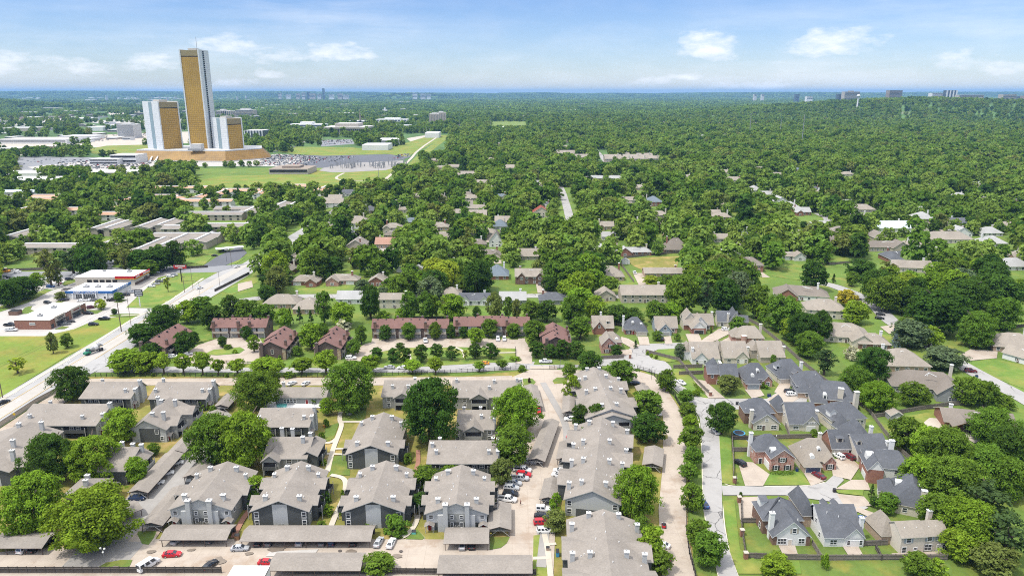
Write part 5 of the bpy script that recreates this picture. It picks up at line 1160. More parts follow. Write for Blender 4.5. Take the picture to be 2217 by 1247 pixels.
# ------------------------------------------------------------------ shops by the road
def text_mesh(txt,size,m,depth=.06):
    cu = bpy.data.curves.new('lettering','FONT'); cu.body = txt; cu.size = size; cu.align_x = 'CENTER'; cu.align_y = 'CENTER'; cu.extrude = depth
    o = bpy.data.objects.new('lettering',cu); COL.objects.link(o)
    me = bpy.data.meshes.new_from_object(o.evaluated_get(bpy.context.evaluated_depsgraph_get())); bpy.data.objects.remove(o); bpy.data.curves.remove(cu)
    me.transform(__import__('mathutils').Matrix.Rotation(math.pi / 2,4,'X'))
    me.materials.clear(); me.materials.append(MATS[m]); me.name = 'lettering'
    return me
def lettering(b,txt,x,y,z,size,m,f='F'):
    o = part('lettering',text_mesh(txt,size,m),b.root,(x,y,z),ROTF[f])
def unit(b,x,y,z,w=1.6):
    m = MB(); m.box(x - w / 2,x + w / 2,y - w / 2,y + w / 2,z,z + 1.1,'metal_grey','metal_white'); m.tube((x,y,z + 1.1),(x,y,z + 1.25),w * .32,w * .32,'metal_black',10); b.add('rooftop_unit',m,'roof')
b = Bld('shop_building','red brick shop row with white flat roof and dark shopfronts','shop',-246.6,352.7,0,None,'brick shop row',(9,16)); b.rm,b.trim = 'roof_membrane','brick_brown'
b.block(-9.2,9.2,0,32,4.6,5,w='brick_red',kind='flat',oh=0.02)
for y0 in (4,18): b.wall.box(9.1,9.6,y0,y0 + 8.5,0,5.6,'concrete_tan'); b.wall.box(9.55,9.66,y0 + .8,y0 + 7.7,.1,2.6,'glass_dark_far')
for y0 in (1.5,14.5,28.5): b.win(9.2,y0,.6,2.0,1.9,'R','d')
for y0 in (4,18):
    a = MB(); a.box(9.6,10.8,y0 + .3,y0 + 8.2,2.7,2.95,'metal_black'); b.add('awning',a)
m_ = MB(); m_.box(-1.5,1.5,-.12,.02,2.4,3.9,'concrete_pale'); b.add('sign_panel',m_)
for x,y in ((0,7),(-2,22)): unit(b,x,y,5.1,2.0)
b.done()
def strokes(b,x,y,z,w,h,m,f='F'):
    q = MB(); p = -w / 2; r = random.Random(int(w * 10 + z * 7))
    while p < w / 2: a = r.uniform(.12,.3) * h * 2; q.box(p,p + a,-.05,.0,h * r.uniform(-.5,-.35),h * r.uniform(.3,.5),m); p += a + .1 * h
    part('faded_lettering',q.mesh('faded_lettering'),b,(x,y,z),ROTF[f])
strokes(b.root,9.68,8.3,4.6,6,.5,'door_black','R'); strokes(b.root,9.68,8.3,3.9,4.4,.5,'door_black','R'); strokes(b.root,9.68,22.3,4.3,5,.6,'door_red','R'); strokes(b.root,0,-.14,3.1,2.2,.5,'metal_grey')
b = Bld('shop_building','white flat roofed laundry with blue fascia band','shop',-249.4,409.1,0,None,'blue banded laundry',(14,10)); b.rm,b.trim = 'roof_membrane','blue_paint'
b.block(-13.8,13.8,0,21,4.2,5.2,w='siding_white',kind='flat',oh=.1); b.roof.box(-14,14,-.35,-.1,3.7,5.2,'blue_paint'); b.roof.box(13.9,14.3,-.3,21,3.7,5.3,'blue_paint')
for x0,x1 in ((-8,-4),(-3.3,3.8)): g = MB(); g.box(x0,x1,-.1,.02,.2,3.0,'glass_window'); [g.box(x,x + .1,-.13,0,.2,3.0,'trim_white') for x in np.arange(x0,x1,1.2)]; b.add('shopfront',g)
for x in (-9.5,-3.6,4.2,10.5): c = MB(); c.box(x - .3,x + .3,-.8,-.36,0,3.7,'trim_white'); b.add('column',c)
for x in (-7,0,7): unit(b,x,10,4.75,2.6)
b.win(9.5,-.01,.4,2,1.2,'F','g'); b.done()
lettering(b,'LIBERTY LAUNDRY',-1.5,-.42,4.45,1.75,'trim_white'); lettering(b,'LIBERTY LAUNDRY',14.36,10.5,4.5,1.5,'trim_white','R')
b = Bld('shop_building','cream tyre workshop with open bays and red and yellow fascia','garage',-256.5,440.6,0,None,'tyre workshop',(19,10)); b.rm,b.trim = 'roof_membrane','stucco'
b.block(-19.5,18,0,19,5.0,5.5,w='siding_cream',kind='flat',oh=.05); b.wall.box(18.0,18.1,.05,19,0,1.8,'siding_brown'); b.roof.box(6,18.6,-.5,-.05,4.4,6.0,'red_paint'); b.roof.box(18.1,18.7,-.5,19,4.4,6.1,'red_paint'); b.roof.box(6,18.75,-.58,-.5,4.1,4.4,'yellow_paint'); b.roof.box(18.7,18.8,-.5,19,4.1,4.4,'yellow_paint')
for i in range(5): g = MB(); x = -10.5 + i * 4.0; g.box(x - 1.5,x + 1.5,-.06,.03,0,3.7,'dark_void'); b.add('garage_bay',g)
unit(b,8,14,5.5,2.5); unit(b,-9,15,5.5,1.4); b.win(18.1,14,.4,4,2.2,'R','d'); b.done()
for y0,w_ in ((3,4),(14,8)): strokes(b.root,18.72,y0,5.3,w_,1.0,'trim_white','R')
def pylon(label,x,y,w,h,z0,m,lines,rot=0,legs=1,col='trim_white',name='pylon_sign'):
    o = ob(name,None,None,(x,y,0),R(rot)); tag(o,label,'sign')
    p = MB(); [p.box(k - .25,k + .25,-.25,.25,0,z0 + .2,'metal_white' if m != 'red_paint' else 'metal_black') for k in ((0,) if legs == 1 else (-.7,.7))]; part('post',p.mesh('post'),o)
    q = MB(); q.box(-w / 2,w / 2,-.3,.3,z0,z0 + h,m); q.box(-w / 2 - .1,w / 2 + .1,-.22,.22,z0 - .1,z0 + h + .1,'metal_black'); part('sign_panel',q.mesh('sign_panel'),o)
    for i,(fx,s) in enumerate(lines): strokes(o,0,-.32,z0 + h - (i + .5) * h / len(lines),w * fx,s,col)
    return o
X_,Y_ = P(304,665); pylon('tall dark pylon sign with white post on the shop lawn',X_,Y_,4.2,3.6,6.6,'asphalt_dark',((.7,.6),(.8,.6),(.7,.5)),12,1)
X_,Y_ = P(394,611); pylon('red board sign on a tall dark post at the lawn top',X_,Y_,8.2,2.3,9.0,'red_paint',((.74,.95),(.34,.6)),0,1)
# ------------------------------------------------------------------ long low apartments left of centre
def flats(px,py,w,d,roof,wall,label,rot=0,h=5.6,par=True):
    X,Y = P(px,py); b = Bld('apartment_building',label,'apartments',X,Y,rot,'long low apartment blocks',None,(w / 2,d / 2)); b.rm,b.trim = roof,'trim_white'
    b.block(-w / 2,w / 2,0,d,h,h + 1.6,'x' if w > d else 'y',.5,.6,wall)
    if par:
        if w > d: b.roof.box(-w / 2,w / 2,d / 2 - .9,d / 2 + .9,h + 1.3,h + 2.3,'roof_membrane')
        else: b.roof.box(-.9,.9,0,d,h + 1.3,h + 2.3,'roof_membrane')
    n = max(2,int(w / 7))
    for i in range(n):
        for z in (.8,3.4): b.win(-w / 2 + w * (i + .5) / n,-.01,z,2.0,1.4,'F','d')
    b.done()
O_,S_ = 'tile_orange','shingle_grey'
for a in ((390,418,72,14),(352,438,30,14),(470,432,16,36),(425,440,14,34),(440,448,60,12),(525,424,50,13),(560,432,14,40),(630,414,44,12),(690,425,16,40),(270,445,36,13),(262,462,20,26),(105,445,46,14),(40,470,20,26),(160,468,22,14),(235,478,24,12),(360,448,16,30),(100,438,34,14),(170,408,34,13)): flats(*a,O_,'siding_white','orange roofed white apartment block')
for a in ((205,512,16,44),(232,512,14,40),(305,508,16,40),(345,505,16,32),(460,478,56,14),(532,474,20,40),(505,466,38,12),(350,552,16,46),(400,528,54,14),(425,540,16,34),(300,560,16,44),(495,505,42,13),(380,510,24,14),(598,462,17,34),(625,462,17,34),(20,530,18,44),(110,552,44,13),(235,545,16,26),(540,500,14,40)): flats(*a,S_,'siding_tan','grey roofed tan apartment block')
flats(40,430,42,20,'metal_roof','siding_white','white long barn roofed building at the left edge',h=7,par=False)
# ------------------------------------------------------------------ gold glass towers on their sloped podium
def tower(label,x,y,rot,w,d,z0,h,stripe_left,name='office_tower',notch=None):
    """slab tower: gold curtain wall in white fin walls, stair strip on the white end"""
    o = ob(name,None,None,(x,y,0),R(rot)); tag(o,label,'tower','gold glass towers')
    e = 2.2; wl = MB()
    wl.box(-w / 2,-w / 2 + e,-1.2,d + 1.2,z0,h + 1.5,'tower_white'); wl.box(w / 2 - e,w / 2,-1.2,d + 1.2,z0,h + 1.5,'tower_white'); wl.box(-w / 2 + e,w / 2 - e,.5,d - .5,z0,h - 2,'tower_white','roof_gravel')
    part('white_wall',wl.mesh('white_wall'),o)
    for f,yy in ((-1,-.4),(1,d + .4)):
        g = MB(); g.box(-w / 2 + e,w / 2 - e,min(yy,yy - f * .9),max(yy,yy - f * .9),z0 + 2,h - 11,'gold_glass'); part('gold_facade',g.mesh('gold_facade'),o)
    k = MB(); k.box(-w / 2 + e,w / 2 - e,-.1,d + .1,h - 11,h - 9.5,'dark_void'); k.box(-w / 2 + e,w / 2 - e,-.5,d + .5,h - 9.5,h,'tower_band'); part('crown_band',k.mesh('crown_band'),o)
    s = MB(); X = (-w / 2 - .25,-w / 2 + .3) if stripe_left else (w / 2 - .3,w / 2 + .25)
    if notch: 
        for i in range(int((h - z0) / 3.3)): s.box(X[0],X[1],d * .34,d * .50,z0 + 1 + i * 3.3,z0 + 3.4 + i * 3.3,'dark_void')
        s2 = MB(); s2.box(X[0] - .0,X[1] - .1,d * .30,d * .34,z0,h,'tower_stripe'); part('stair_recess',s2.mesh('stair_recess'),o)
    else: s.box(X[0],X[1],d * .40,d * .62,z0,h + .5,'tower_stripe')
    part('window_strip',s.mesh('window_strip'),o)
    r = MB(); r.box(-w * .2,w * .2,d * .3,d * .7,h - 2,h + 4,'concrete_pale'); part('plant_room',r.mesh('plant_room'),o)
    LM.append((label.split(' with')[0],x,y,w / 2,d / 2)); return o
tower('short gold tower with white fin walls left of the tall one',-612,1322,58,40,44,16,101,True)
t_ = tower('tallest gold tower with dark stair strip on its white end',-564,1322,2,34,44,16,188.5,False,notch=True)
a_ = MB(); a_.tube((6,22,188),(6,22,212),.5,.25,'metal_grey',6); part('mast',a_.mesh('mast'),t_)
tower('lowest gold tower right of the tall one',-498,1322,58,34,40,16,72.5,True)
o = ob('podium',None,None,(0,0,0)); tag(o,'sloped amber glass podium under the gold towers','podium'); o['label'] = 'long sloped amber glass podium under the gold towers'
pts = [(-678,1290),(-500,1272),(-444,1345),(-470,1420),(-660,1420)]; inn = [(-668,1302),(-505,1288),(-460,1346),(-480,1405),(-650,1405)]
g = MB()
for i in range(5):
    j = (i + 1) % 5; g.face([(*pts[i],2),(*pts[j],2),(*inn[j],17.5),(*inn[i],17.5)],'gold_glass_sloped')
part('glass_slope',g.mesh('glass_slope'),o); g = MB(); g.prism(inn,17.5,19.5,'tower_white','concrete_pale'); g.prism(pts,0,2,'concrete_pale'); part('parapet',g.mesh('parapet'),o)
g = MB(); g.box(-566,-548,1290,1304,19.5,30,'concrete_pale'); g.box(-570,-544,1286,1290,19.5,22,'metal_grey'); part('roof_block',g.mesh('roof_block'),o)
g = MB(); g.face([(-548,1280,0),(-538,1279,0),(-541,1292,18.8),(-545,1292.5,18.8)],'gold_glass'); g.face([(-548,1280,0),(-545,1292.5,18.8),(-545,1296,0)],'gold_glass'); g.face([(-538,1279,0),(-538,1295,0),(-541,1292,18.8)],'gold_glass'); part('entrance_fin',g.mesh('entrance_fin'),o)
g = MB(); [g.face([(-668 + i * 10,1276,0),(-664 + i * 10,1276,0),(-665 + i * 10,1290,9),(-667 + i * 10,1290,9)],'tower_white') for i in range(5)]; part('entrance_canopy',g.mesh('entrance_canopy'),o)
# ------------------------------------------------------------------ campus and far buildings: each stands as its own block with window bands
def far(px,py,wpx,top,dpx,m,label,bands=0,roof=None,extra=None,name='building',cat='building',rot=0,group=None,fins=0,bm_='glass_dark_far',ground=None):
    X,Y = P(px,py) if ground is None else ground
    s = SC(X,Y)[2]; w = wpx / s; h = ZTOP(top,Y) - HT(X,Y); z0 = HT(X,Y); d = dpx
    o = ob(name,None,None,(X,Y,z0),R(rot)); tag(o,label,cat,group)
    b = MB(); b.box(-w / 2,w / 2,0,d,-3,h,m,roof or 'roof_membrane'); part('wall',b.mesh('wall'),o)
    for i in range(bands):
        q = MB(); z = h * (i + .45) / bands; q.box(-w / 2 + w * .02,w / 2 - w * .02,-.5,.4,z,z + h / bands * .38,bm_); part('window_band',q.mesh('window_band'),o)
    if fins:
        q = MB()
        for i in range(fins + 1): x = -w / 2 + w * i / fins; q.box(x - w / fins * .16,x + w / fins * .16,-1.6,.2,0,h - .4,'far_white' if m == 'glass_dark_far' else m)
        part('fin_wall',q.mesh('fin_wall'),o)
    if extra: extra(o,w,d,h)
    EXCL.append((X,Y + d / 2,w / 2 + 2,d / 2 + 2,0)); HB.append((X,Y,w / 2,h))
    return o
def cap(frac,dz,m='concrete_pale',nm='plant_room'):
    def f(o,w,d,h): b = MB(); b.box(-w * frac / 2,w * frac / 2,d * .25,d * .75,h,h + dz,m); part(nm,b.mesh(nm),o)
    return f
far(225,357,62,345,30,'far_white','white parking deck with dark openings and blue skirt',2,'concrete_pale',bm_='dark_void'); far(268,355,56,336,40,'far_white','upper end of the white parking deck ramp',2,'concrete_pale',bm_='dark_void')
far(274,300,36,270,40,'concrete_pale','grey glazed office block with pale end wall left of the towers',7,extra=cap(.5,4))
far(70,312,150,302,90,'far_white','huge white store with blue entrance far left',1,'roof_gravel',bm_='metal_grey'); far(165,303,70,295,60,'far_white','white store wing beside the blue entrance',1,'roof_membrane',bm_='metal_grey'); far(130,305,14,298,10,'blue_paint','blue entrance portal of the far white stores')
far(206,284,34,275,60,'far_white','white tent roofed hall beyond the stores'); far(245,280,30,272,30,'cover_blue','blue sports stand beyond the stores'); far(480,256,24,240,60,'concrete_tan','tan hospital block right of the tall tower',5,extra=cap(.4,6)); far(498,256,36,241,40,'concrete_tan','ribbed tan hospital wing',6,fins=9); far(530,257,40,239,50,'concrete_tan','pale stepped hospital block',6,extra=cap(.5,8)); far(552,262,22,252,40,'glass_dark_far','dark blue glass box beside the hospital')
far(550,304,38,283,60,'glass_dark_far','white finned glass pavilion right of the towers',0,fins=6); far(660,283,75,270,80,'far_white','long white campus hall left of the library',2,extra=cap(.35,7,'far_white')); far(680,281,36,270,50,'glass_dark_far','campus hall with white fins and dark glass',0,fins=7)
def lib(o,w,d,h):
    b = MB(); b.box(-w * .56,w * .56,-8,d + 8,h,h + 5,'concrete_tan','concrete_pale'); part('overhanging_roof',b.mesh('overhanging_roof'),o)
    for i in range(19): c = MB(); x = -w * .5 + w * i / 18; c.box(x - 1.0,x + 1.0,-5,-2.5,0,h,'concrete_tan'); part('column',c.mesh('column'),o)
    b = MB(); b.box(-w * .3,w * .3,d * .1,d * .9,h + 5,h + 14,'concrete_tan','concrete_pale'); part('roof_tier',b.mesh('roof_tier'),o)
far(750,292,84,279,90,'concrete_brown','tan columned library with tiered overhanging roof',0,'concrete_pale',lib,name='library',cat='library')
def spire(o,w,d,h): b = MB(); b.tube((0,d / 2,0),(0,d / 2,h),w * .5,.6,'concrete_tan',8); part('shaft',b.mesh('shaft'),o)
far(780,272,5,262,10,'concrete_tan','slender prayer tower spire rising behind the library',0,extra=lambda o,w,d,h: (lambda b: (b.tube((0,5,h),(0,5,h + (ZTOP(236,o.location.y) - ZTOP(262,o.location.y))),w * .38,.5,'concrete_brown',8),b.tube((0,5,h - 2),(0,5,h),w * .9,w * .9,'glass_dark_far',12),part('spire',b.mesh('spire'),o)))(MB()),name='spire_tower',cat='tower')
far(775,272,46,262,60,'far_white','white campus block below the spire',1); far(848,272,66,259,60,'far_white','wide white campus block right of the spire',2,fins=10,extra=cap(.5,5,'far_white')); far(868,281,40,272,50,'metal_grey','grey slant roofed campus hall'); far(833,245,10,238,20,'far_white','small white chapel among the far trees',extra=cap(.3,12,'far_white'))
far(940,273,20,247,26,'concrete_tan','left ribbed concrete dormitory tower',0,fins=6,extra=cap(.5,4)); far(955,270,20,244,26,'concrete_tan','right ribbed concrete dormitory tower',0,fins=6,extra=cap(.5,4))
far(812,326,56,314,60,'far_white','white metal sports barn by the golf lawn'); far(838,315,46,303,70,'far_white','taller white metal hall behind the sports barn',1,bm_='metal_grey'); far(935,299,30,288,60,'far_white','white roofed school wing by the trail'); far(1008,296,34,287,60,'far_white','white flat school building at the wood edge'); far(1048,285,40,278,30,'blue_plastic','dark blue sports stand by the playing field'); far(1094,282,26,275,30,'far_white','white sports building by the playing field')
far(625,378,84,366,50,'concrete_tan','low flat brown roofed pavilion on the meadow',1,'concrete_brown',cap(.45,3,'concrete_brown'),bm_='dark_void')
far(250,385,120,374,40,'concrete_tan','long flat pale roofed strip mall behind the apartments',1); far(70,402,150,390,45,'far_white','white flat roofed strip mall at the left edge',1); far(40,384,90,375,40,'far_white','second white flat roof at the left edge'); far(130,325,60,317,40,'concrete_brown','brown flat commercial block far left'); far(15,335,50,322,40,'concrete_tan','tan commercial block at the far left edge'); far(60,262,34,254,60,'concrete_brown','brown flat school far left'); far(170,262,50,256,80,'far_white','low white building far left'); far(40,285,70,277,60,'concrete_tan','tan flats in the far left trees')
for i,(x,y,w,t) in enumerate(((590,232,30,227),(640,236,40,231),(560,240,30,234),(700,238,30,233),(620,252,40,246),(745,231,20,226),(875,225,24,220),(1080,237,16,232),(1130,240,14,235),(1025,246,18,241),(110,240,40,234),(150,246,30,240),(60,248,36,243),(200,238,30,233),(420,262,30,250),(1240,243,16,238),(1360,250,16,245),(1480,262,20,257),(1560,280,24,275),(1600,292,22,286),(1520,300,20,294))): far(x,y,w,t,40,('far_white','concrete_tan','concrete_pale')[i % 3],'low pale building in the distant trees',1,group='low buildings in the distant trees')
# office cluster on the right skyline (base elevation of the wooded rise is met by sinking the blocks)
def skyl(px,top,base,wpx,D,m,label,bands=0,fins=0,extra=None,cat='building',name='building',group=None):
    X = (px - CX) / F_PX * D; z0,z1 = ZTOP(base,D),ZTOP(top,D); s = F_PX / D; w = wpx / s
    g = HT(X,D); o = ob(name,None,None,(X,D,g),0); tag(o,label,cat,group)
    h = z1 - g; b = MB(); b.box(-w / 2,w / 2,0,50,-4,h,m,'concrete_pale'); part('wall',b.mesh('wall'),o)
    hv = min(h,z1 - z0 + 6)
    for i in range(bands): q = MB(); z = h - hv + hv * (i + .35) / bands; q.box(-w * .48,w * .48,-.8,.3,z,z + hv / bands * .4,'glass_dark_far'); part('window_band',q.mesh('window_band'),o)
    if fins: q = MB(); [q.box(-w / 2 + w * i / fins - w / fins * .2,-w / 2 + w * i / fins + w / fins * .2,-2,.2,0,h - 1,'far_white') for i in range(fins + 1)]; part('fin_wall',q.mesh('fin_wall'),o)
    if extra: extra(o,w,50,h)
skyl(1820,199,216,32,5200,'concrete_tan','brown glass office block left of the water tower',7,extra=cap(.3,6,'concrete_brown')); skyl(1911,196,217,27,5200,'concrete_brown','dark brown office block right of the water tower',8); skyl(1798,204,214,12,5600,'glass_dark_far','small dark office behind the brown block',3)
skyl(2005,202,214,36,5300,'far_white','low white office stepped beside the white tower',3); skyl(2028,196,216,20,5200,'glass_dark_far','white finned glass office tower on the right skyline',0,3); skyl(2070,206,220,52,4900,'concrete_tan','wide tan ribbed office block on the right skyline',3,0); skyl(2150,205,219,28,4900,'concrete_tan','ribbed tan cube office on the right skyline',5); skyl(2200,208,218,34,5000,'concrete_brown','low brown flats at the right edge of the skyline',2); skyl(2180,209,217,20,5200,'glass_dark_far','dark low block near the right skyline edge',1)
skyl(1618,204.5,208,5,9000,'concrete_pale','tiny pale block left on the far skyline',2); skyl(1634,205,208,5,9000,'concrete_pale','second tiny pale block on the far skyline',2); skyl(1706,204.5,211,8,8000,'glass_dark_far','dark slab on the far skyline',3); skyl(1732,209.5,214,12,7000,'far_white','white low block on the far skyline',2)
for i,(x,t,w,m) in enumerate(((622,202,5,'concrete_pale'),(640,205,8,'far_white'),(660,203,7,'concrete_tan'),(672,201,7,'concrete_pale'),(682,199,5,'glass_dark_far'),(690,203,12,'concrete_tan'),(714,192,3.6,'glass_dark_far'),(705,204,8,'concrete_pale'),(730,205,10,'far_white'),(748,203,9,'concrete_tan'),(760,206,12,'concrete_pale'),(905,202,9,'far_white'),(922,203,10,'concrete_pale'),(934,204,8,'far_white'))):
    skyl(x,t,211,w,11000,m,'tallest slim downtown tower on the far skyline' if t == 192 else 'hazy downtown block on the far skyline',3,group='downtown blocks on the far skyline')
for i in range(60):
    x = rnd.uniform(215,430) if i < 44 else rnd.choice((rnd.uniform(490,570),rnd.uniform(60,130))); D = rnd.uniform(9500,13500); yb = YH + (HC - HT((x - CX) / F_PX * D,D)) * F_PX / D
    skyl(x,yb - (rnd.uniform(1.2,3.4) if i % 9 else 8),yb,rnd.uniform(3,13) if i % 9 else 1.2,D,'far_white' if i % 3 else 'concrete_pale','white plant building in the far left industrial strip' if i % 9 else 'thin stack in the far left industrial strip',group='far left industrial strip')
o = ob('water_tower',None,None,(1580,3400,HT(1580,3400)),0); tag(o,'white water tower with ball tank on the wooded hill','water tower')
zt = ZTOP(205,3400) - HT(1580,3400); b = MB(); b.tube((0,0,-2),(0,0,zt - 10),4.2,2.4,'metal_white',12); part('stem',b.mesh('stem'),o); b = MB(); b.ball((0,0,zt - 6.5),8,'metal_white',16,8,.82); part('tank',b.mesh('tank'),o)
for i,(x,y,w,t,m) in enumerate(((1740,296,40,290,'far_white'),(1800,290,60,283,'far_white'),(1862,293,50,286,'concrete_tan'),(1925,291,40,284,'far_white'),(1895,284,34,278,'concrete_pale'),(1700,262,20,255,'concrete_tan'),(1640,252,12,247,'concrete_tan'),(1990,276,24,270,'concrete_pale'))): far(x,y,w * .8,t,20,'concrete_brown','%s store in the far right wood clearing' % ('white','pale')[m != 'far_white'],1,('roof_membrane','roof_gravel')[i % 2])
for i in range(130):
    y = rnd.uniform(226,312); x = rnd.uniform(-10,560) if i % 3 else rnd.uniform(560,900)
    if 295 < x < 590 and y > 255 or x > 590 and y > 262: continue
    far(x,y,rnd.uniform(8,34) * (.5 if y < 250 else 1),y - rnd.uniform(2,6),rnd.uniform(20,60),rnd.choice(('far_white','concrete_tan','concrete_pale','concrete_brown')),'low flat commercial block among the distant left trees',1,rnd.choice(('roof_membrane','roof_gravel')),group='low buildings in the distant trees')
for i in range(70):
    y = rnd.choice((rnd.uniform(226,262),rnd.uniform(250,330))); x = rnd.uniform(960,2217)
    if 1690 < x < 1960 and y > 276: continue
    far(x,y,rnd.uniform(7,16),y - rnd.uniform(3,5.5),rnd.uniform(10,18),rnd.choice(('siding_cream','siding_tan','concrete_tan','brick_tan')),'low tan roof showing through the far right woods',0,rnd.choice(('shingle_tan','roof_gravel','shingle_tan','shingle_pale')),group='roofs in the far right woods')
# ------------------------------------------------------------------ vehicles
def hull(q,st,m):
    """loft of stations (x, half width, z bottom, z top)"""
    rings = [[(x,-w,zb),(x,-w,zb + (zt - zb) * .7),(x,-w * .9,zt),(x,w * .9,zt),(x,w,zb + (zt - zb) * .7),(x,w,zb)] for x,w,zb,zt in st]
    for a,b in zip(rings,rings[1:]):
        for i in range(6): j = (i + 1) % 6; q.face([a[i],a[j],b[j],b[i]],m)
    q.face(rings[0],m); q.face(rings[-1][::-1],m)
def cabin(q,x0,x1,x2,x3,w0,w1,z0,z1,m,g):
    """greenhouse: x0 x3 at the belt, x1 x2 at the roof; returns glass quads"""
    A = [(x0,-w0,z0),(x3,-w0,z0),(x3,w0,z0),(x0,w0,z0)]; B = [(x1,-w1,z1),(x2,-w1,z1),(x2,w1,z1),(x1,w1,z1)]
    q.face(B,m)
    for i in range(4): j = (i + 1) % 4; q.face([A[i],A[j],B[j],B[i]],m)
    mid = [((a[0] + b[0]) / 2,(a[1] + b[1]) / 2,(a[2] + b[2]) / 2) for a,b in zip(A,B)]
    def pane(pts,sx,sy,n):
        c = Vector((0,0,0)); [c.__iadd__(Vector(p)) for p in pts]; c /= 4; nv = (Vector(pts[1]) - Vector(pts[0])).cross(Vector(pts[3]) - Vector(pts[0])).normalized()
        u = []
        for p in pts: d = Vector(p) - c; u.append(c + d * sx + nv * .015)
        mb = MB(); mb.face(u,'glass_window'); g.append((n,mb))
    pane([A[1],A[2],B[2],B[1]],.86,.86,'windscreen'); pane([A[3],A[0],B[0],B[3]],.84,.84,'rear_window')
    for s,n in (((0,1),'side_window'),((2,3),'side_window')):
        a,b = s; k = 3 if x3 - x0 > 2.9 else 2
        for i in range(k):
            f0,f1 = i / k + .035,(i + 1) / k - .035
            L = lambda p,r,f: tuple(p[t] + (r[t] - p[t]) * f for t in range(3))
            pane([L(A[a],A[b],f0),L(A[a],A[b],f1),L(B[a],B[b],f1),L(B[a],B[b],f0)],.86,.8,n)
CAR_T = {}
def car_proto(kind):
    if kind in CAR_T: return CAR_T[kind]
    q,g = MB(),[]; P0 = 'paint_car_white'
    if kind == 'sedan': L,W = 4.75,.91; hull(q,[(-2.37,.74,.35,.78),(-2.2,.88,.25,.95),(-1.2,.91,.2,1.0),(.9,.91,.2,.96),(1.95,.89,.22,.84),(2.38,.70,.32,.68)],P0); cabin(q,-1.85,-1.05,.35,1.2,.82,.60,.95,1.42,P0,g); wb = 1.4
    elif kind == 'suv': L,W = 4.85,.96; hull(q,[(-2.4,.86,.4,.98),(-2.25,.94,.3,1.08),(.95,.96,.27,1.08),(2.0,.93,.3,.98),(2.42,.78,.38,.8)],P0); cabin(q,-2.3,-2.0,.35,1.15,.88,.70,1.06,1.68,P0,g); wb = 1.42
    elif kind == 'jeep': L,W = 4.3,.93; hull(q,[(-2.1,.88,.5,1.1),(.8,.9,.45,1.15),(2.1,.78,.5,1.1)],P0); cabin(q,-2.05,-1.95,.35,.75,.86,.78,1.12,1.82,P0,g); wb = 1.35
    elif kind == 'pickup': L,W = 5.8,1.0; hull(q,[(-.75,1.0,.35,1.12),(1.5,1.0,.35,1.12),(2.6,.97,.38,1.05),(2.92,.84,.45,.88)],P0); cabin(q,-.72,-.5,1.0,1.75,.92,.75,1.1,1.82,P0,g); wb = 1.85; q.box(-2.85,-.75,-1.0,-.86,.4,1.12,P0); q.box(-2.85,-.75,.86,1.0,.4,1.12,P0); q.box(-2.92,-2.8,-1.0,1.0,.45,1.12,P0); q.box(-2.8,-.75,-.86,.86,.5,.62,'metal_black')
    elif kind == 'van': L,W = 5.9,1.0; hull(q,[(-2.95,.96,.4,1.2),(-2.8,1.0,.35,1.25),(1.6,1.0,.35,1.25),(2.6,.95,.38,1.1),(2.95,.82,.45,.9)],P0); cabin(q,-2.92,-2.8,1.2,2.0,.97,.80,1.22,2.25,P0,g); wb = 1.8
    elif kind == 'buggy': L,W = 2.2,.6; hull(q,[(-1,.5,.25,.6),(.2,.55,.25,.62),(1.0,.4,.3,.55)],P0); cabin(q,-.6,-.5,.2,.35,.45,.42,.6,1.2,'metal_black',g); wb = .7
    wh = MB(); rr = .36 if kind in ('pickup','jeep','suv','van') else .33
    wh.tube((0,-.11,0),(0,.11,0),rr,rr,'rubber',12); rm = MB(); rm.tube((0,-.125,0),(0,.125,0),rr * .6,rr * .6,'chrome',8)
    lt = MB(); lt.box(-.03,.05,-.17,.17,-.08,.08,'lamp_white'); tl = MB(); tl.box(-.04,.03,-.13,.13,-.11,.11,'lamp_red')
    o = ob({'sedan': 'parked_car','suv': 'parked_car','jeep': 'parked_car','pickup': 'pickup_truck','van': 'passenger_van','buggy': 'utility_cart'}[kind],None)
    part('body',q.mesh('body'),o)
    for n,mb in g: part(n,mb.mesh(n),o)
    wm,rme = wh.mesh('wheel'),rm.mesh('rim')
    for sx in (-1,1):
        for sy in (-1,1): k = part('wheel',wm,o,(sx * wb,sy * (W - .1),rr)); part('rim',rme,k)
    lm,tm = lt.mesh('headlight'),tl.mesh('tail_light')
    for sy in (-1,1): part('headlight',lm,o,(L / 2 - .12,sy * W * .66,.68 if kind != 'pickup' else .85)); part('tail_light',tm,o,(-L / 2 + .05,sy * W * .72,.78 if kind == 'sedan' else .9))
    CAR_T[kind] = o; o['fresh'] = 1
    return o
NOUN = dict(sedan='car',suv='SUV',jeep='open topped jeep',pickup='pickup truck',van='passenger van',buggy='utility cart')
def car(px,py,ang,kind,colr,wh_,z=.2,group='parked cars and trucks',scale=1,world=None):
    X,Y = world or P(px,py)
    o = car_proto(kind)
    if o.get('fresh'): del o['fresh']; o.location = (X,Y,z); o.rotation_euler = (0,0,R(ang))
    else: o = copy_tree(o,(X,Y,z),R(ang))
    tag(o,'%s %s %s' % (colr,NOUN[kind],wh_),{'pickup': 'truck','van': 'van','buggy': 'cart'}.get(kind,'car'),group)
    bd = kids(o)[0]; bd.material_slots[0].link = 'OBJECT'; bd.material_slots[0].material = MATS['paint_car_' + colr]
    return o
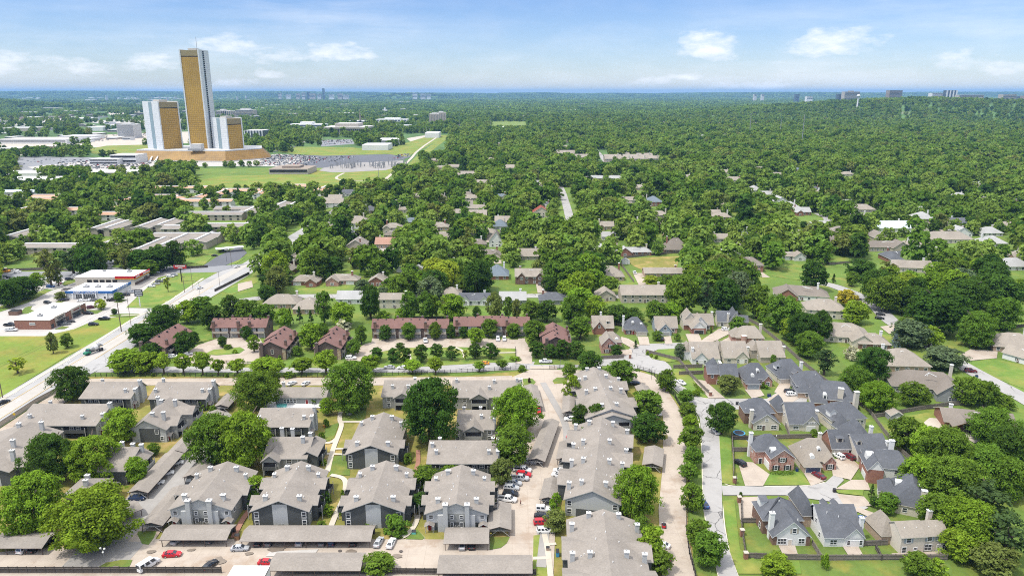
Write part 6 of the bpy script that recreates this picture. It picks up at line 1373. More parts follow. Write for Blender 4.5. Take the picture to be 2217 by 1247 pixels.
for a in ((373,1204,6,'sedan','red','driving in the bottom drive beside the white van'),(520,1191,4,'sedan','silver','turning in front of the longest carport'),(322,1228,62,'van','white','with side windows at the bottom edge'),(455,1228,66,'sedan','black','near the bottom fence beside the red car'),(579,1222,-5,'sedan','red','poking out from the bottom carport'),
          (820,1178,80,'sedan','silver','left of the two by the end of the longest carport'),(847,1180,82,'sedan','white','right of the two by the end of the longest carport'),(386,1172,75,'sedan','silver','under the short front carport'),(458,1170,85,'sedan','grey','under the short front carport'),(562,1176,90,'sedan','black','under the longest carport'),(585,1175,90,'sedan','grey','under the longest carport'),(651,1175,90,'suv','silver','under the middle of the longest carport'),(699,1175,90,'sedan','grey','right of the silver one under the longest carport'),(720,1175,90,'suv','navy','under the longest carport'),(767,1175,90,'sedan','black','near the right end of the longest carport'),(1001,1183,90,'sedan','silver','under the smallest front carport'),(1022,1182,90,'sedan','black','under the smallest front carport'),
          (56,1191,80,'suv','white','under the lower left corner carport'),(78,1190,84,'sedan','black','under the lower left corner carport'),(297,1082,0,'sedan','navy','nosing out of the long narrow carport'),(381,1006,20,'sedan','white','upper one under the long narrow carport'),(360,1028,20,'sedan','white','middle one under the long narrow carport'),(339,1049,20,'sedan','white','lower one under the long narrow carport'),(412,1045,-80,'pickup','black','under the tight carport by the left drive'),
          (1131,1021,-12,'pickup','white','topmost of the row in the middle drive'),(1134,1031,-8,'suv','red','behind the silver pickup in the middle drive row'),(1125,1039,-10,'pickup','silver','with dark bed in the middle drive row'),(1113,1050,-8,'suv','silver','wagon in the middle drive row'),(1107,1060,-8,'suv','silver','with roof rack in the middle drive row'),(1105,1073,-8,'suv','black','in the middle drive row'),(1098,1085,-12,'pickup','white','lowest of the row in the middle drive'),(1147,1003,-14,'sedan','silver','under the slanting carport'),(1135,1000,-14,'sedan','black','under the slanting carport'),
          (1213,1023,165,'sedan','white','upper of the pair beside the largest condominium'),(1210,1032,165,'sedan','white','lower of the pair beside the largest condominium'),(1176,1107,-5,'jeep','white','facing the middle drive'),(1174,1121,-8,'sedan','black','beside the white jeep'),(1173,1135,4,'suv','red','between the black and white cars by the lower condominium'),(1180,1153,3,'suv','white','at the top of the striped lawns'),(1235,911,178,'suv','white','under the two trees by the right column'),(1240,950,165,'sedan','red','behind the slab carport'),(1190,1084,-5,'sedan','black','under the carport behind the white jeep'),(1165,892,-88,'pickup','red','below the upper carport'),
          (943,832,90,'pickup','white','beside the widest back row condominium'),(943 - 22,836,90,'sedan','black','beside the widest back row condominium'),(632,833,60,'sedan','white','left of the two behind the clubhouse'),(662,833,70,'sedan','white','right of the two behind the clubhouse'),(1181,786,180,'pickup','white','parked on the street by the dense round trees'),(843,798,178,'sedan','silver','on the street below the round trees'),(872,799,178,'sedan','white','behind a street tree below the round trees'),(1048,789,178,'sedan','orange','on the street behind a small tree'),(376,775,12,'suv','white','beside the slanting townhouse'),(406,770,35,'sedan','silver','beside the slanting townhouse'),(760,778,5,'suv','white','at the rust roofed house beside the round trees'),(921,740,-80,'pickup','white','in front of the left long rust roofed row'),(1078,737,-88,'suv','white','left of two at the right long rust roofed row'),(1092,737,-88,'suv','white','right of two at the right long rust roofed row'),
          (1374,833,168,'sedan','black','behind the upper condominium of the right column'),(1425,897,95,'sedan','white','half hidden by the tall right trees'),(1432,1183,150,'sedan','white','under the lower right trees beside the drive'),(1437,1210,140,'sedan','black','under the lower right trees beside the drive'),(1524,1095,100,'sedan','blue','hidden by the street trees'),(1475,831,-62,'sedan','white','on the street below the grassy bend'),(1546,925,98,'sedan','black','under the street oak'),(1549,937,98,'sedan','white','parked at the kerb below the street oak'),
          (1602,1006,115,'suv','black','with pale roof on the pink brick drive'),(1815,991,110,'suv','white','in front of the beige garage'),(1837,992,112,'suv','maroon','in front of the beige garage'),(1772,1033,118,'sedan','maroon','in front of the navy garage'),(1710,851,8,'suv','black','beside the white car at the dark garage'),(1714,857,8,'suv','white','beside the black car at the dark garage'),(1873,1130,115,'sedan','blue','between the white and beige houses'),(1572,716,5,'suv','white','on the curved drive of the upper loop'),(1433,736,80,'suv','black','in front of the slate blue house'),(1906,683,-20,'sedan','black','upper of the pair on the curved street'),(1904,691,-30,'sedan','black','lower of the pair on the curved street'),(2101,806,-15,'suv','maroon','on the street beside the sloping lawn'),(1856,650,0,'sedan','black','beside the yellow flowering tree'),(1374,593,90,'pickup','white','at the top of the long drive'),(1186,628,10,'sedan','navy','at the foot of the twin gabled house drive'),(1168,617,90,'suv','grey','in the twin gabled house drive'),(1178,616,90,'sedan','black','in the twin gabled house drive'),
          (25,717,5,'pickup','white','beside the red brick shops'),(22,706,5,'pickup','black','behind the white pickup at the brick shops'),(203,705,8,'suv','black','on the lot edge by the big meadow'),(226,693,8,'pickup','black','on the lot beside the tall pole'),(143,704,25,'sedan','grey','lower of two at the brick shopfronts'),(152,699,25,'sedan','black','upper of two at the brick shopfronts'),(192,681,5,'suv','black','behind the brick shop row'),(198,668,40,'suv','maroon','by the lime tree'),(104,658,-15,'suv','black','alone on the pale lot'),(140,652,20,'suv','black','under the small lot tree'),(177,653,15,'sedan','white','in front of the laundry shopfront'),(196,652,15,'sedan','white','in front of the laundry shopfront'),(205,652,15,'sedan','grey','in front of the laundry shopfront'),(243,652,20,'pickup','black','beside the laundry island'),(258,647,20,'pickup','black','behind the laundry island'),(273,641,15,'suv','black','right of the laundry'),(285,635,10,'suv','silver','right of the laundry'),(150,644,10,'sedan','white','at the left end of the laundry'),(158,642,10,'pickup','silver','at the left end of the laundry'),
          (328,622,10,'sedan','white','lowest of the row beside the bright lawn'),(338,617,15,'sedan','silver','in the row beside the bright lawn'),(345,612,15,'suv','grey','in the row beside the bright lawn'),(358,607,15,'sedan','white','in the row beside the bright lawn'),(369,601,15,'suv','white','in the row beside the bright lawn'),(377,598,15,'suv','silver','topmost in the row beside the bright lawn'),(329,592,30,'pickup','white','by the workshop corner'),(338,592,30,'sedan','white','by the workshop corner'),(150,607,10,'suv','black','left of the workshop'),(165,599,15,'suv','white','behind the workshop'),(175,597,15,'suv','white','behind the workshop'),(110,623,10,'suv','blue','on the worn asphalt'),(120,618,10,'sedan','white','on the worn asphalt'),(130,614,10,'sedan','white','beside the white one on the worn asphalt'),(125,616,10,'sedan','maroon','between the white ones on the worn asphalt'),(33,588,12,'sedan','white','beside the yellow bus'),(38,591,12,'sedan','white','below the first beside the yellow bus'),(15,603,15,'suv','black','behind the left lot tree'),(5,604,15,'sedan','white','behind the left lot tree'),(70,606,20,'pickup','white','under the left pines'),(92,607,20,'suv','white','under the left pines'),
          (432,626,60,'sedan','white','driving up the wide road'),(513,580,65,'sedan','white','driving on the wide road beside the big trees'),(465,555,5,'sedan','black','lower one in the dark asphalt lot'),(482,546,5,'pickup','black','under the white canopy'),(490,543,5,'suv','white','under the white canopy'),(8,874,66,'sedan','black','driving at the left edge of the wide road'),(232,548,8,'sedan','black','in the flats car park'),(225,552,8,'sedan','black','in the flats car park'),(218,556,8,'sedan','white','in the flats car park'),(243,546,8,'sedan','silver','in the flats car park'),(506,516,40,'sedan','white','beside the grey flats')): car(*a)
car(1437,1141,80,'buggy','red','standing in the right drive',group='utility carts')
# bus and mixer lorry
X_,Y_ = P(2,591); o = ob('bus',None,None,(X_,Y_,.2),R(14)); tag(o,'yellow bus with white roof at the left edge','bus'); q = MB(); g = []; hull(q,[(-5.2,1.2,.5,1.6),(4.2,1.22,.5,1.6),(5.6,1.05,.55,1.3)],'orange_paint'); cabin(q,-5.2,-5.1,3.9,4.3,1.2,1.1,1.6,2.9,'orange_paint',g); q.box(-5.0,3.8,-1.0,1.0,2.92,3.0,'trim_white'); part('body',q.mesh('body'),o); [part(n,m.mesh(n),o) for n,m in g]
for sx in (-3,3.4):
    for sy in (-1.05,1.05): w_ = MB(); w_.tube((sx,sy - .14,.5),(sx,sy + .14,.5),.5,.5,'rubber',12); part('wheel',w_.mesh('wheel'),o)
X_,Y_ = P(204,764); o = ob('mixer_truck',None,None,(X_,Y_,.2),R(-112)); tag(o,'teal and grey concrete mixer lorry on the wide road','truck')
q = MB(); g = []; hull(q,[(2.2,1.15,.6,1.6),(3.6,1.15,.6,1.6),(4.9,.95,.65,1.5)],'green_paint'); cabin(q,2.2,2.3,3.1,3.5,1.1,1.0,1.55,2.7,'green_paint',g); part('cab',q.mesh('cab'),o); [part(n,m.mesh(n),o) for n,m in g]
q = MB(); q.box(-4.6,3.0,-.5,.5,.7,1.0,'metal_black'); part('chassis',q.mesh('chassis'),o); q = MB(); q.tube((-3.6,0,2.9),(-1.6,0,2.5),.75,1.35,'metal_grey',14); q.tube((-1.6,0,2.5),(.3,0,2.25),1.35,1.3,'metal_white',14); q.tube((.3,0,2.25),(2.0,0,2.0),1.3,.7,'metal_grey',14); part('drum',q.mesh('drum'),o); q = MB(); q.tube((-3.6,0,2.8),(-4.9,0,1.9),.45,.3,'metal_grey',8); part('chute',q.mesh('chute'),o)
for sx in (-3.6,-2.3,3.6):
    for sy in (-1,1): w_ = MB(); w_.tube((sx,sy - .16,.52),(sx,sy + .16,.52),.52,.52,'rubber',12); part('wheel',w_.mesh('wheel'),o)
# cars of the far lots: the ones that show largest one by one, the rest as one mass
def far_car_mesh(): 
    q = MB(); q.box(-2.3,2.3,-.9,.9,.3,.95,'paint_car_white'); g = MB(); A = [(-1.9,-.85,.95),(1.1,-.85,.95),(1.1,.85,.95),(-1.9,.85,.95)]; B = [(-1.3,-.65,1.5),(.4,-.65,1.5),(.4,.65,1.5),(-1.3,.65,1.5)]
    q.face(B,'paint_car_white'); [q.face([A[i],A[(i + 1) % 4],B[(i + 1) % 4],B[i]],'glass_window') for i in range(4)]
    for sx in (-1.4,1.4): q.tube((sx,-.92,.33),(sx,.92,.33),.33,.33,'rubber',8)
    return q.mesh('far_car')
FC = far_car_mesh(); cols = ['white'] * 6 + ['silver'] * 4 + ['black'] * 4 + ['grey'] * 3 + ['red','navy','beige']
spots = []
def lot(poly,n,ang):
    w = [P(*p) for p in poly]; xs,ys = [p[0] for p in w],[p[1] for p in w]; k = 0
    def inside(x,y):
        c = False
        for (x1,y1),(x2,y2) in zip(w,w[1:] + w[:1]):
            if (y1 > y) != (y2 > y) and x < (x2 - x1) * (y - y1) / (y2 - y1) + x1: c = not c
        return c
    out = []
    y = min(ys)
    while y < max(ys):
        x = min(xs)
        while x < max(xs):
            if inside(x,y) and rnd.random() < n: out.append((x + rnd.uniform(-.3,.3),y + rnd.uniform(-.5,.5),ang + rnd.choice((0,180)) + rnd.uniform(-4,4)))
            x += 3.1
        y += rnd.choice((7.5,11.5))
    return out
spots += lot([(565,346),(600,335),(650,336),(690,342),(650,361),(550,359)],.62,90) + lot([(640,345),(760,338),(780,342),(720,352),(640,360)],.20,90) + lot([(860,336),(885,333),(888,338),(850,347)],.6,90) + lot([(130,350),(330,350),(320,362),(110,372)],.38,90) + lot([(40,345),(200,343),(200,349),(40,358)],.06,90) + lot([(150,300),(330,285),(330,297),(150,312)],.12,90) + lot([(590,322),(640,318),(640,325),(590,332)],.2,90) + lot([(700,304),(760,302),(765,310),(700,315)],.3,90) + lot([(1720,290),(1950,280),(1940,296),(1740,297)],.15,90)
spots.sort(key=lambda s: s[1])
NEAR_LOT = 150
for i,(x,y,a) in enumerate(spots[:NEAR_LOT]):
    o = ob('lot_car',FC,None,(x,y,.2),R(a)); c = rnd.choice(cols); tag(o,'small %s car in the crowded car parks by the gold towers' % c,'car','cars in the car parks by the gold towers'); o['share'] = 1
    o.material_slots[0].link = 'OBJECT'; o.material_slots[0].material = MATS['paint_car_' + c]
q = MB()
for x,y,a in spots[NEAR_LOT:]:
    c = 'paint_car_' + rnd.choice(cols); ca,sa = math.cos(R(a)),math.sin(R(a)); T = lambda px_,py_,z: (x + px_ * ca - py_ * sa,y + px_ * sa + py_ * ca,z)
    for x0,x1,w0,z0,z1,mm in ((-2.3,2.3,.9,.4,1.0,c),(-1.7,.8,.78,1.0,1.4,'glass_window'),(-1.4,.5,.7,1.4,1.52,c)):
        v = [T(x0,-w0,z0),T(x1,-w0,z0),T(x1,w0,z0),T(x0,w0,z0),T(x0,-w0,z1),T(x1,-w0,z1),T(x1,w0,z1),T(x0,w0,z1)]
        for f in ((4,5,6,7),(0,1,5,4),(1,2,6,5),(2,3,7,6),(3,0,4,7)): q.face([v[t] for t in f],mm)
tag(ob('crowded_car_park',q.mesh('crowded_car_park')),'mass of far parked cars in the lots behind the gold towers','cars',None,'stuff')
# ------------------------------------------------------------------ trees
def crown(name,seed,shape='round',clumps=90,leaves=44,size=.085,hz=1.5,spread=.25,m='leaf_mid',tv=.26):
    """crown of leaf sized faces gathered in clumps; unit radius, height hz"""
    g = np.random.default_rng(seed); C = []; k = 0
    lob = g.uniform(0,6.28,4); la = g.uniform(.05,.16,4)
    def rad(t,a):
        if shape == 'round': r = np.sqrt(max(0.0,1 - ((t - .46) / .56) ** 2))
        elif shape == 'spread': r = (np.clip(t / .42,0,1) ** .6) * np.sqrt(max(0.0,1 - max(0,(t - .40) / .62) ** 2))
        elif shape == 'cone': r = max(0.03,1 - t) * (.55 + .45 * min(1,t / .08))
        elif shape == 'egg': r = np.sqrt(max(0.0,1 - ((t - .38) / (.40 if t < .38 else .64)) ** 2))
        elif shape == 'pine': r = (.30 + .70 * np.sin(np.clip(t,0,1) * 2.6 + .3)) * (.72 + .28 * np.sin(t * 26))
        else: r = np.sqrt(max(0.0,1 - ((t - .3) / .7) ** 2))
        return r * (1 + sum(la[i] * np.cos((i + 2) * a + lob[i] + 2.2 * t) for i in range(4)))
    while len(C) < clumps and k < clumps * 40:
        k += 1
        t,a = g.uniform(.02,1.0),g.uniform(0,6.28); R0 = rad(t,a)
        f = 1 - abs(g.normal(0,.26)) if g.random() < .8 else g.uniform(.15,.8)
        if f < 0.1 or R0 < .05: continue
        r = R0 * f * (1 - spread * .55)
        C.append((r * np.cos(a),r * np.sin(a),t * hz,spread * g.uniform(.62,1.25) * (.55 + .5 * min(1,R0)),t))
    V,T = [],[]
    for cx,cy,cz,cr,t in C:
        n = int(leaves * g.uniform(.7,1.3)); d = g.normal(0,1,(n,3)); d /= np.linalg.norm(d,axis=1)[:,None]
        d[:,2] = np.where(d[:,2] < -.35,-d[:,2] * .8,d[:,2])
        rr = cr * g.uniform(.55,1.06,(n,1)); c = np.array((cx,cy,cz)) + d * rr * np.array((1,1,.8))
        nrm = d + g.normal(0,.42,(n,3)) + np.array((0,0,.5)); nrm /= np.linalg.norm(nrm,axis=1)[:,None]
        u = np.cross(nrm,g.normal(0,1,(n,3))); u /= np.linalg.norm(u,axis=1)[:,None]; w = np.cross(nrm,u)
        s = size * g.uniform(.6,1.25,(n,1)); b = s * g.uniform(.55,.9,(n,1))
        V.append(np.stack([c - u * s,c + w * b,c + u * s,c - w * b],1).reshape(-1,3))
        T.append(np.repeat(g.uniform(1 - tv,1 + tv) * g.uniform(.82,1.18,n),4))
    V = np.concatenate(V); T = np.concatenate(T); nq = len(V) // 4
    me = bpy.data.meshes.new(name); me.vertices.add(len(V)); me.vertices.foreach_set('co',V.astype(np.float32).ravel())
    me.loops.add(nq * 4); me.loops.foreach_set('vertex_index',np.arange(nq * 4,dtype=np.int32)); me.polygons.add(nq)
    me.polygons.foreach_set('loop_start',np.arange(0,nq * 4,4,dtype=np.int32)); me.polygons.foreach_set('loop_total',np.full(nq,4,dtype=np.int32))
    at = me.attributes.new('tint','FLOAT','POINT'); at.data.foreach_set('value',T.astype(np.float32))
    me.materials.append(MATS[m]); me.update(); me.validate()
    return me
def trunk(seed,limbs=6):
    r = random.Random(seed); q = MB(); q.tube((0,0,-.05),(.03,0,.5),.075,.055,'bark',7); q.tube((.03,0,.5),(.0,.03,.95),.055,.03,'bark',6)
    for i in range(limbs):
        a = i * 2.4 + r.uniform(-.4,.4); z = .38 + .09 * i * r.uniform(.7,1.2); l = r.uniform(.28,.5)
        q.tube((.02,0,z),(l * math.cos(a),l * math.sin(a),z + l * .75),.032,.012,'bark',5)
    return q.mesh('trunk')
HI = {'round': [crown('crown',s,'round',105,46,.072,1.55,.27) for s in (1,2,3)],'spread': [crown('crown',s,'spread',80,44,.085,1.25,.28) for s in (4,5)],
      'egg': [crown('crown',s,'egg',90,44,.08,1.9,.25) for s in (6,7)],'cone': [crown('crown',8,'cone',70,40,.08,2.6,.22)],'pine': [crown('crown',s,'pine',62,40,.075,2.1,.26) for s in (9,10)],
      'bush': [crown('crown',s,'bush',34,40,.12,1.1,.34) for s in (11,12)],'loose': [crown('crown',s,'spread',36,34,.09,1.3,.24) for s in (13,14)],'huge': [crown('crown',s,'round',330,62,.034,1.3,.19) for s in (18,19,20)],'big': [crown('crown',s,'round',190,56,.050,1.35,.23) for s in (15,16,17)]}
HZ = {'round': 1.55,'spread': 1.25,'egg': 1.9,'cone': 2.6,'pine': 2.1,'bush': 1.1,'loose': 1.3,'big': 1.35,'huge': 1.3}
TRUNKS = [trunk(1),trunk(2),trunk(3)]
# kind: (shape, leaf, share of the height that is bare stem, words)
TK = {'d': ('round','leaf_dark',.12,'dark green tree'),'m': ('round','leaf_mid',.13,'mid green tree'),'b': ('round','leaf_bright',.12,'bright green tree'),'D': ('big','leaf_dark',.12,'large dark green tree'),'M': ('big','leaf_mid',.10,'large mid green tree'),'B': ('big','leaf_bright',.10,'large bright green tree'),
      'y': ('loose','leaf_lime',.22,'thin lime green tree'),'o': ('round','leaf_olive',.14,'olive green tree'),'L': ('round','leaf_lime',.13,'bright lime tree'),'s': ('egg','leaf_dark',.16,'clipped looking round tree'),'v': ('spread','leaf_gold',.12,'yellow flowering tree'),'t': ('spread','leaf_bright',.30,'small spreading street tree'),'k': ('spread','leaf_mid',.25,'vase shaped tree'),
      'p': ('pine','leaf_pine',.16,'pine tree'),'P': ('pine','leaf_olive',.14,'pale open pine'),'g': ('round','leaf_grey',.12,'grey green tree'),'c': ('cone','leaf_dark',.06,'dark conical evergreen'),'C': ('cone','leaf_blue',.06,'blue spruce'),'h': ('bush','leaf_mid',.02,'round shrub'),'H': ('bush','leaf_bright',.02,'bright shrub'),'w': ('bush','blossom',.04,'white flowering shrub'),'x': ('egg','leaf_mid',.14,'upright mid green tree'),'X': ('egg','leaf_bright',.14,'upright bright green tree'),'r': ('bush','leaf_plum',.04,'plum leaved shrub')}
NTREE = [0]; TPOS = []
PROTO_T = {}
def tree(X,Y,rad,h,kind,label=None,group='neighbourhood trees',zg=None):
    shape,leaf,stem,words = TK[kind]; z = HT(X,Y) if zg is None else zg
    i = NTREE[0]; NTREE[0] += 1
    sh = kind in 'hHwr'
    nm = 'shrub' if sh else ('pine_tree' if kind in 'pP' else ('conifer' if kind in 'cC' else 'tree'))
    o = bpy.data.objects.new(nm,None); COL.objects.link(o); o.location = (X,Y,z + .02); o.rotation_euler = (0,0,rnd.uniform(0,6.28)); o.empty_display_size = .5
    if shape == 'big' and rad > 7 and Y < 330: shape = 'huge'
    me = HI[shape][i % len(HI[shape])]
    c = bpy.data.objects.new('crown',me); COL.objects.link(c); c.parent = o; zb = h * stem; k = (h - zb) / HZ[shape] / 1.04
    c.location = (0,0,zb); c.scale = (rad / 1.05,rad / 1.05 * rnd.uniform(.85,1.1),k * rnd.uniform(.9,1.08)); c.material_slots[0].link = 'OBJECT'; c.material_slots[0].material = MATS[leaf]
    if not sh:
        t = bpy.data.objects.new('trunk',TRUNKS[i % 3]); COL.objects.link(t); t.parent = o; ts = h * .8; t.scale = (min(ts,rad * 1.3),) * 2 + (ts,)
    if label is None:
        size = '' if words.startswith(('large','small')) or sh else ('tall ' if h > 13 else ('small ' if h < 6 else ''))
        label = size + words + ' ' + where(X,Y)
    tag(o,label,'shrub' if sh else 'tree','shrubs' if sh else group); TPOS.append((X,Y,rad))
    return o
def T(x,yt,yb,w,kind,label=None):
    """a tree seen at photo column x between yt and yb with a crown w wide"""
    X,Y = P(x,yb); s = SC(X,Y)[2]; r = w / 2 / s
    Yc = Y + r * .55
    h = max(ZTOP(yt,Yc) - 0,1.0)
    kk = min(h,r * 4.5)
    return tree(P(x,yb)[0],Yc,r,kk,kind,label)
HAND = [(58,1032,1172,142,'B'),(182,1060,1212,200,'B'),(187,942,1056,128,'B'),(98,940,1058,118,'D'),(254,892,966,80,'B'),(143,795,876,94,'D'),(292,986,1056,52,'b'),(452,903,1020,118,'M'),(522,888,1030,140,'B'),(545,806,898,98,'M'),(590,800,860,36,'m'),(755,787,902,112,'M'),(930,828,975,142,'D'),(1117,848,950,120,'B'),(1108,918,1018,92,'M'),(1087,994,1058,50,'o'),(555,1028,1084,50,'b'),(540,1064,1100,44,'d'),(918,1008,1068,58,'m'),(907,1066,1112,44,'d'),(975,1000,1040,66,'m'),(1384,1013,1136,110,'B'),(1392,1124,1185,60,'m'),(1412,1145,1228,66,'b'),(1428,1190,1252,70,'m'),
        (1497,927,985,62,'k'),(1500,970,1018,52,'m'),(1494,1005,1050,50,'k'),(1501,1048,1114,56,'m'),(1514,1123,1192,58,'m'),(1537,1158,1236,80,'m'),(1486,845,880,42,'k'),(1491,872,908,44,'m'),(1496,897,934,40,'b'),(1445,801,852,48,'m'),(1567,868,948,68,'D'),(1403,848,908,72,'m'),(1408,898,966,84,'d'),(1256,878,930,44,'d'),(1294,872,930,46,'d'),(1240,814,872,42,'X'),(1232,788,822,32,'m'),(1347,779,840,76,'m'),(1280,764,812,62,'d'),(1203,1066,1130,32,'X'),(1203,1108,1160,56,'o'),(855,1116,1164,60,'h'),(1262,930,966,26,'h'),
        (818,1204,1252,78,'m'),(800,1118,1140,46,'h'),(706,1064,1092,26,'h'),(708,1092,1118,30,'H'),(694,1128,1146,26,'h'),(742,1055,1092,14,'H'),(882,980,1006,24,'h'),(708,860,902,34,'b'),(695,935,952,16,'h'),(706,908,925,14,'h'),(700,994,1008,18,'H'),(740,1096,1116,20,'h'),(330,960,990,30,'m'),(460,876,896,22,'h'),(440,866,890,24,'h'),(680,862,876,18,'h'),(605,860,872,14,'h'),(632,862,874,12,'h'),(1146,818,830,8,'r'),
        (1579,811,858,54,'o','olive round lawn tree in front of the orange brick house'),(265,758,812,78,'b'),(312,762,812,60,'b'),(350,766,814,42,'t'),(392,768,814,46,'t'),(434,764,816,44,'t'),(470,780,815,30,'t'),(511,780,816,42,'t'),(568,776,818,64,'b'),(600,778,818,36,'t'),(650,778,815,52,'t'),(703,764,816,56,'t'),(797,770,817,58,'t'),(891,780,812,44,'t'),(942,775,815,42,'t'),(1038,783,808,28,'t'),(1087,778,803,28,'k'),(330,808,816,10,'h'),(375,808,816,10,'h'),(490,809,818,10,'h'),(625,806,820,24,'h'),(1130,792,806,26,'h'),
        (815,751,787,36,'s'),(850,754,788,36,'s'),(876,755,789,32,'s'),(911,749,788,37,'s'),(945,745,782,34,'s'),(978,750,783,33,'s'),(1028,745,780,31,'s'),(1063,745,780,40,'s'),(866,742,760,22,'s'),(1007,758,782,20,'y'),(1162,738,778,40,'s'),(1193,744,778,34,'s'),(1217,738,780,40,'s'),(1247,740,780,44,'s'),(1115,772,782,28,'H'),
        (834,706,740,30,'d'),(884,698,740,35,'m'),(941,700,738,32,'m'),(976,704,735,22,'d'),(1004,706,734,22,'d'),(1029,708,750,42,'b'),(1060,688,734,40,'m'),(1112,702,734,34,'m'),(1155,696,748,52,'m'),(1258,684,740,60,'m'),(781,702,748,32,'m'),(764,734,772,34,'m'),(672,698,762,54,'b'),(700,700,756,30,'m'),(531,704,738,30,'d'),(548,724,765,30,'X'),(480,729,754,22,'d'),(492,745,757,20,'h'),(396,718,768,46,'d'),(420,716,746,22,'d'),(321,744,786,52,'d'),(346,662,728,80,'D'),(300,704,750,66,'d'),(642,750,772,26,'h'),(606,768,784,10,'h'),(580,768,784,12,'h'),(508,756,766,14,'H'),(660,775,788,30,'H'),(690,762,784,24,'m'),
        (400,648,704,56,'b'),(432,640,700,60,'m'),(456,664,716,60,'d'),(498,640,700,48,'d'),(530,650,704,60,'m'),(572,656,706,56,'m'),(612,670,712,40,'b'),(628,664,706,18,'c'),(648,656,702,20,'c'),(672,668,704,20,'c'),(700,632,706,40,'x'),(738,652,712,58,'b'),(800,622,694,54,'D'),(742,690,716,44,'w'),(885,635,696,40,'m'),(920,630,696,46,'m'),(935,640,694,40,'m'),(978,638,698,66,'b'),(1032,665,692,22,'d'),(870,668,694,40,'H'),(830,675,694,30,'H'),(1070,636,694,42,'o'),(1100,640,692,22,'x'),(1118,646,694,24,'o'),(1150,650,700,46,'m'),(1185,650,700,50,'d'),(1240,640,706,60,'m'),(1290,640,700,60,'b'),(1340,660,706,60,'d'),(1255,620,680,66,'b'),
        (1372,668,708,56,'d'),(1420,652,704,52,'m'),(1455,652,702,48,'b'),(1480,600,690,70,'m'),(1530,606,690,50,'p'),(1575,598,688,84,'D'),(1600,585,670,70,'g'),(1644,622,694,62,'m'),(1650,660,700,30,'X'),(1702,645,722,90,'M'),(1745,678,756,80,'D'),(1722,690,742,64,'b'),(1780,668,742,52,'d'),(1758,718,780,74,'M'),(1790,752,818,58,'p'),(1848,752,782,34,'w'),(1897,757,830,80,'D'),(1862,798,868,84,'M'),(1908,824,898,82,'B'),(1986,828,884,74,'m'),(1980,692,758,90,'g'),(2020,705,758,60,'b'),(1856,653,706,66,'b'),(1836,627,666,50,'v','yellow flowering tree by the bend of the curved street'),(2048,626,735,140,'D'),(2126,672,760,88,'M'),(2056,752,806,96,'g'),(1940,720,760,32,'C','blue spruce beside the tan roofed wing'),(2108,820,884,76,'M'),(2140,830,885,60,'m'),(2180,855,888,50,'h'),
        (2165,886,972,116,'M'),(1970,905,985,84,'m'),(2060,935,1046,120,'M'),(2148,968,1070,130,'M'),(2020,925,1010,86,'B'),(2200,925,1020,90,'D'),(2000,990,1088,96,'B'),(2078,998,1122,130,'M'),(2150,1048,1160,126,'p'),(2195,1000,1090,90,'M'),(2040,1075,1165,94,'m'),(2118,1088,1208,134,'B'),(2190,1120,1240,120,'p'),(2085,1150,1222,80,'B'),(2170,1185,1262,96,'o'),(1926,1068,1115,56,'m'),(1888,1046,1080,18,'c','cone shaped evergreen between the two white garages'),(1894,1074,1102,22,'s'),(1690,1210,1258,84,'b'),(1995,1200,1258,70,'m'),(2032,1212,1258,44,'X'),(1786,1200,1235,20,'H'),(1604,1065,1078,10,'d'),(1765,930,950,20,'h'),
        (1764,564,634,62,'d','lone spreading tree at the edge of the bright meadow'),(1806,590,613,14,'c','small cone tree on the bright meadow'),(1846,590,622,28,'m','round young tree on the bright meadow'),(1754,562,568,18,'h'),(1740,622,632,20,'H'),(1905,590,660,80,'D'),(1930,598,680,90,'M'),(1870,560,612,70,'d'),(1990,620,690,90,'D'),(2100,605,690,110,'D'),(2170,600,680,110,'D'),(2180,650,720,80,'M'),(1960,690,730,40,'m'),
        (31,773,813,46,'y','thin yellowish young tree on the big meadow'),(112,723,768,24,'o','narrow ragged tree on the big meadow'),(142,722,756,32,'m','short dark tree beside the narrow ragged one'),(128,632,652,24,'o'),(215,648,672,26,'L'),(254,632,654,22,'m'),(246,669,682,14,'d'),(362,600,634,18,'y'),(104,545,626,48,'P'),(122,560,622,34,'P'),(76,590,620,34,'b'),(30,598,655,90,'D'),(8,610,670,60,'D'),(150,540,600,62,'p'),(186,538,600,58,'d'),(210,545,598,40,'d'),(268,540,594,30,'P'),(300,537,592,60,'d'),(335,535,592,66,'d'),(318,566,600,48,'m'),(292,578,598,28,'H'),(375,518,585,46,'d'),(1508,842,860,22,'H'),(1320,600,640,46,'k'),(1412,598,622,42,'L'),(1468,596,606,34,'h'),(1600,690,720,40,'h'),(1336,745,774,32,'d'),(1376,735,756,14,'c'),(1473,745,780,30,'g'),(1424,718,740,24,'m'),(1467,722,740,16,'m'),(1519,706,722,10,'h'),(1540,707,722,8,'h'),(1402,760,770,8,'H'),(1411,765,774,9,'H'),(1421,768,778,9,'H'),(1510,786,796,8,'H'),(1652,828,842,8,'h'),(1660,834,843,16,'h'),(1718,824,844,12,'c'),(1674,768,792,14,'m')]
for a in HAND: T(*a)
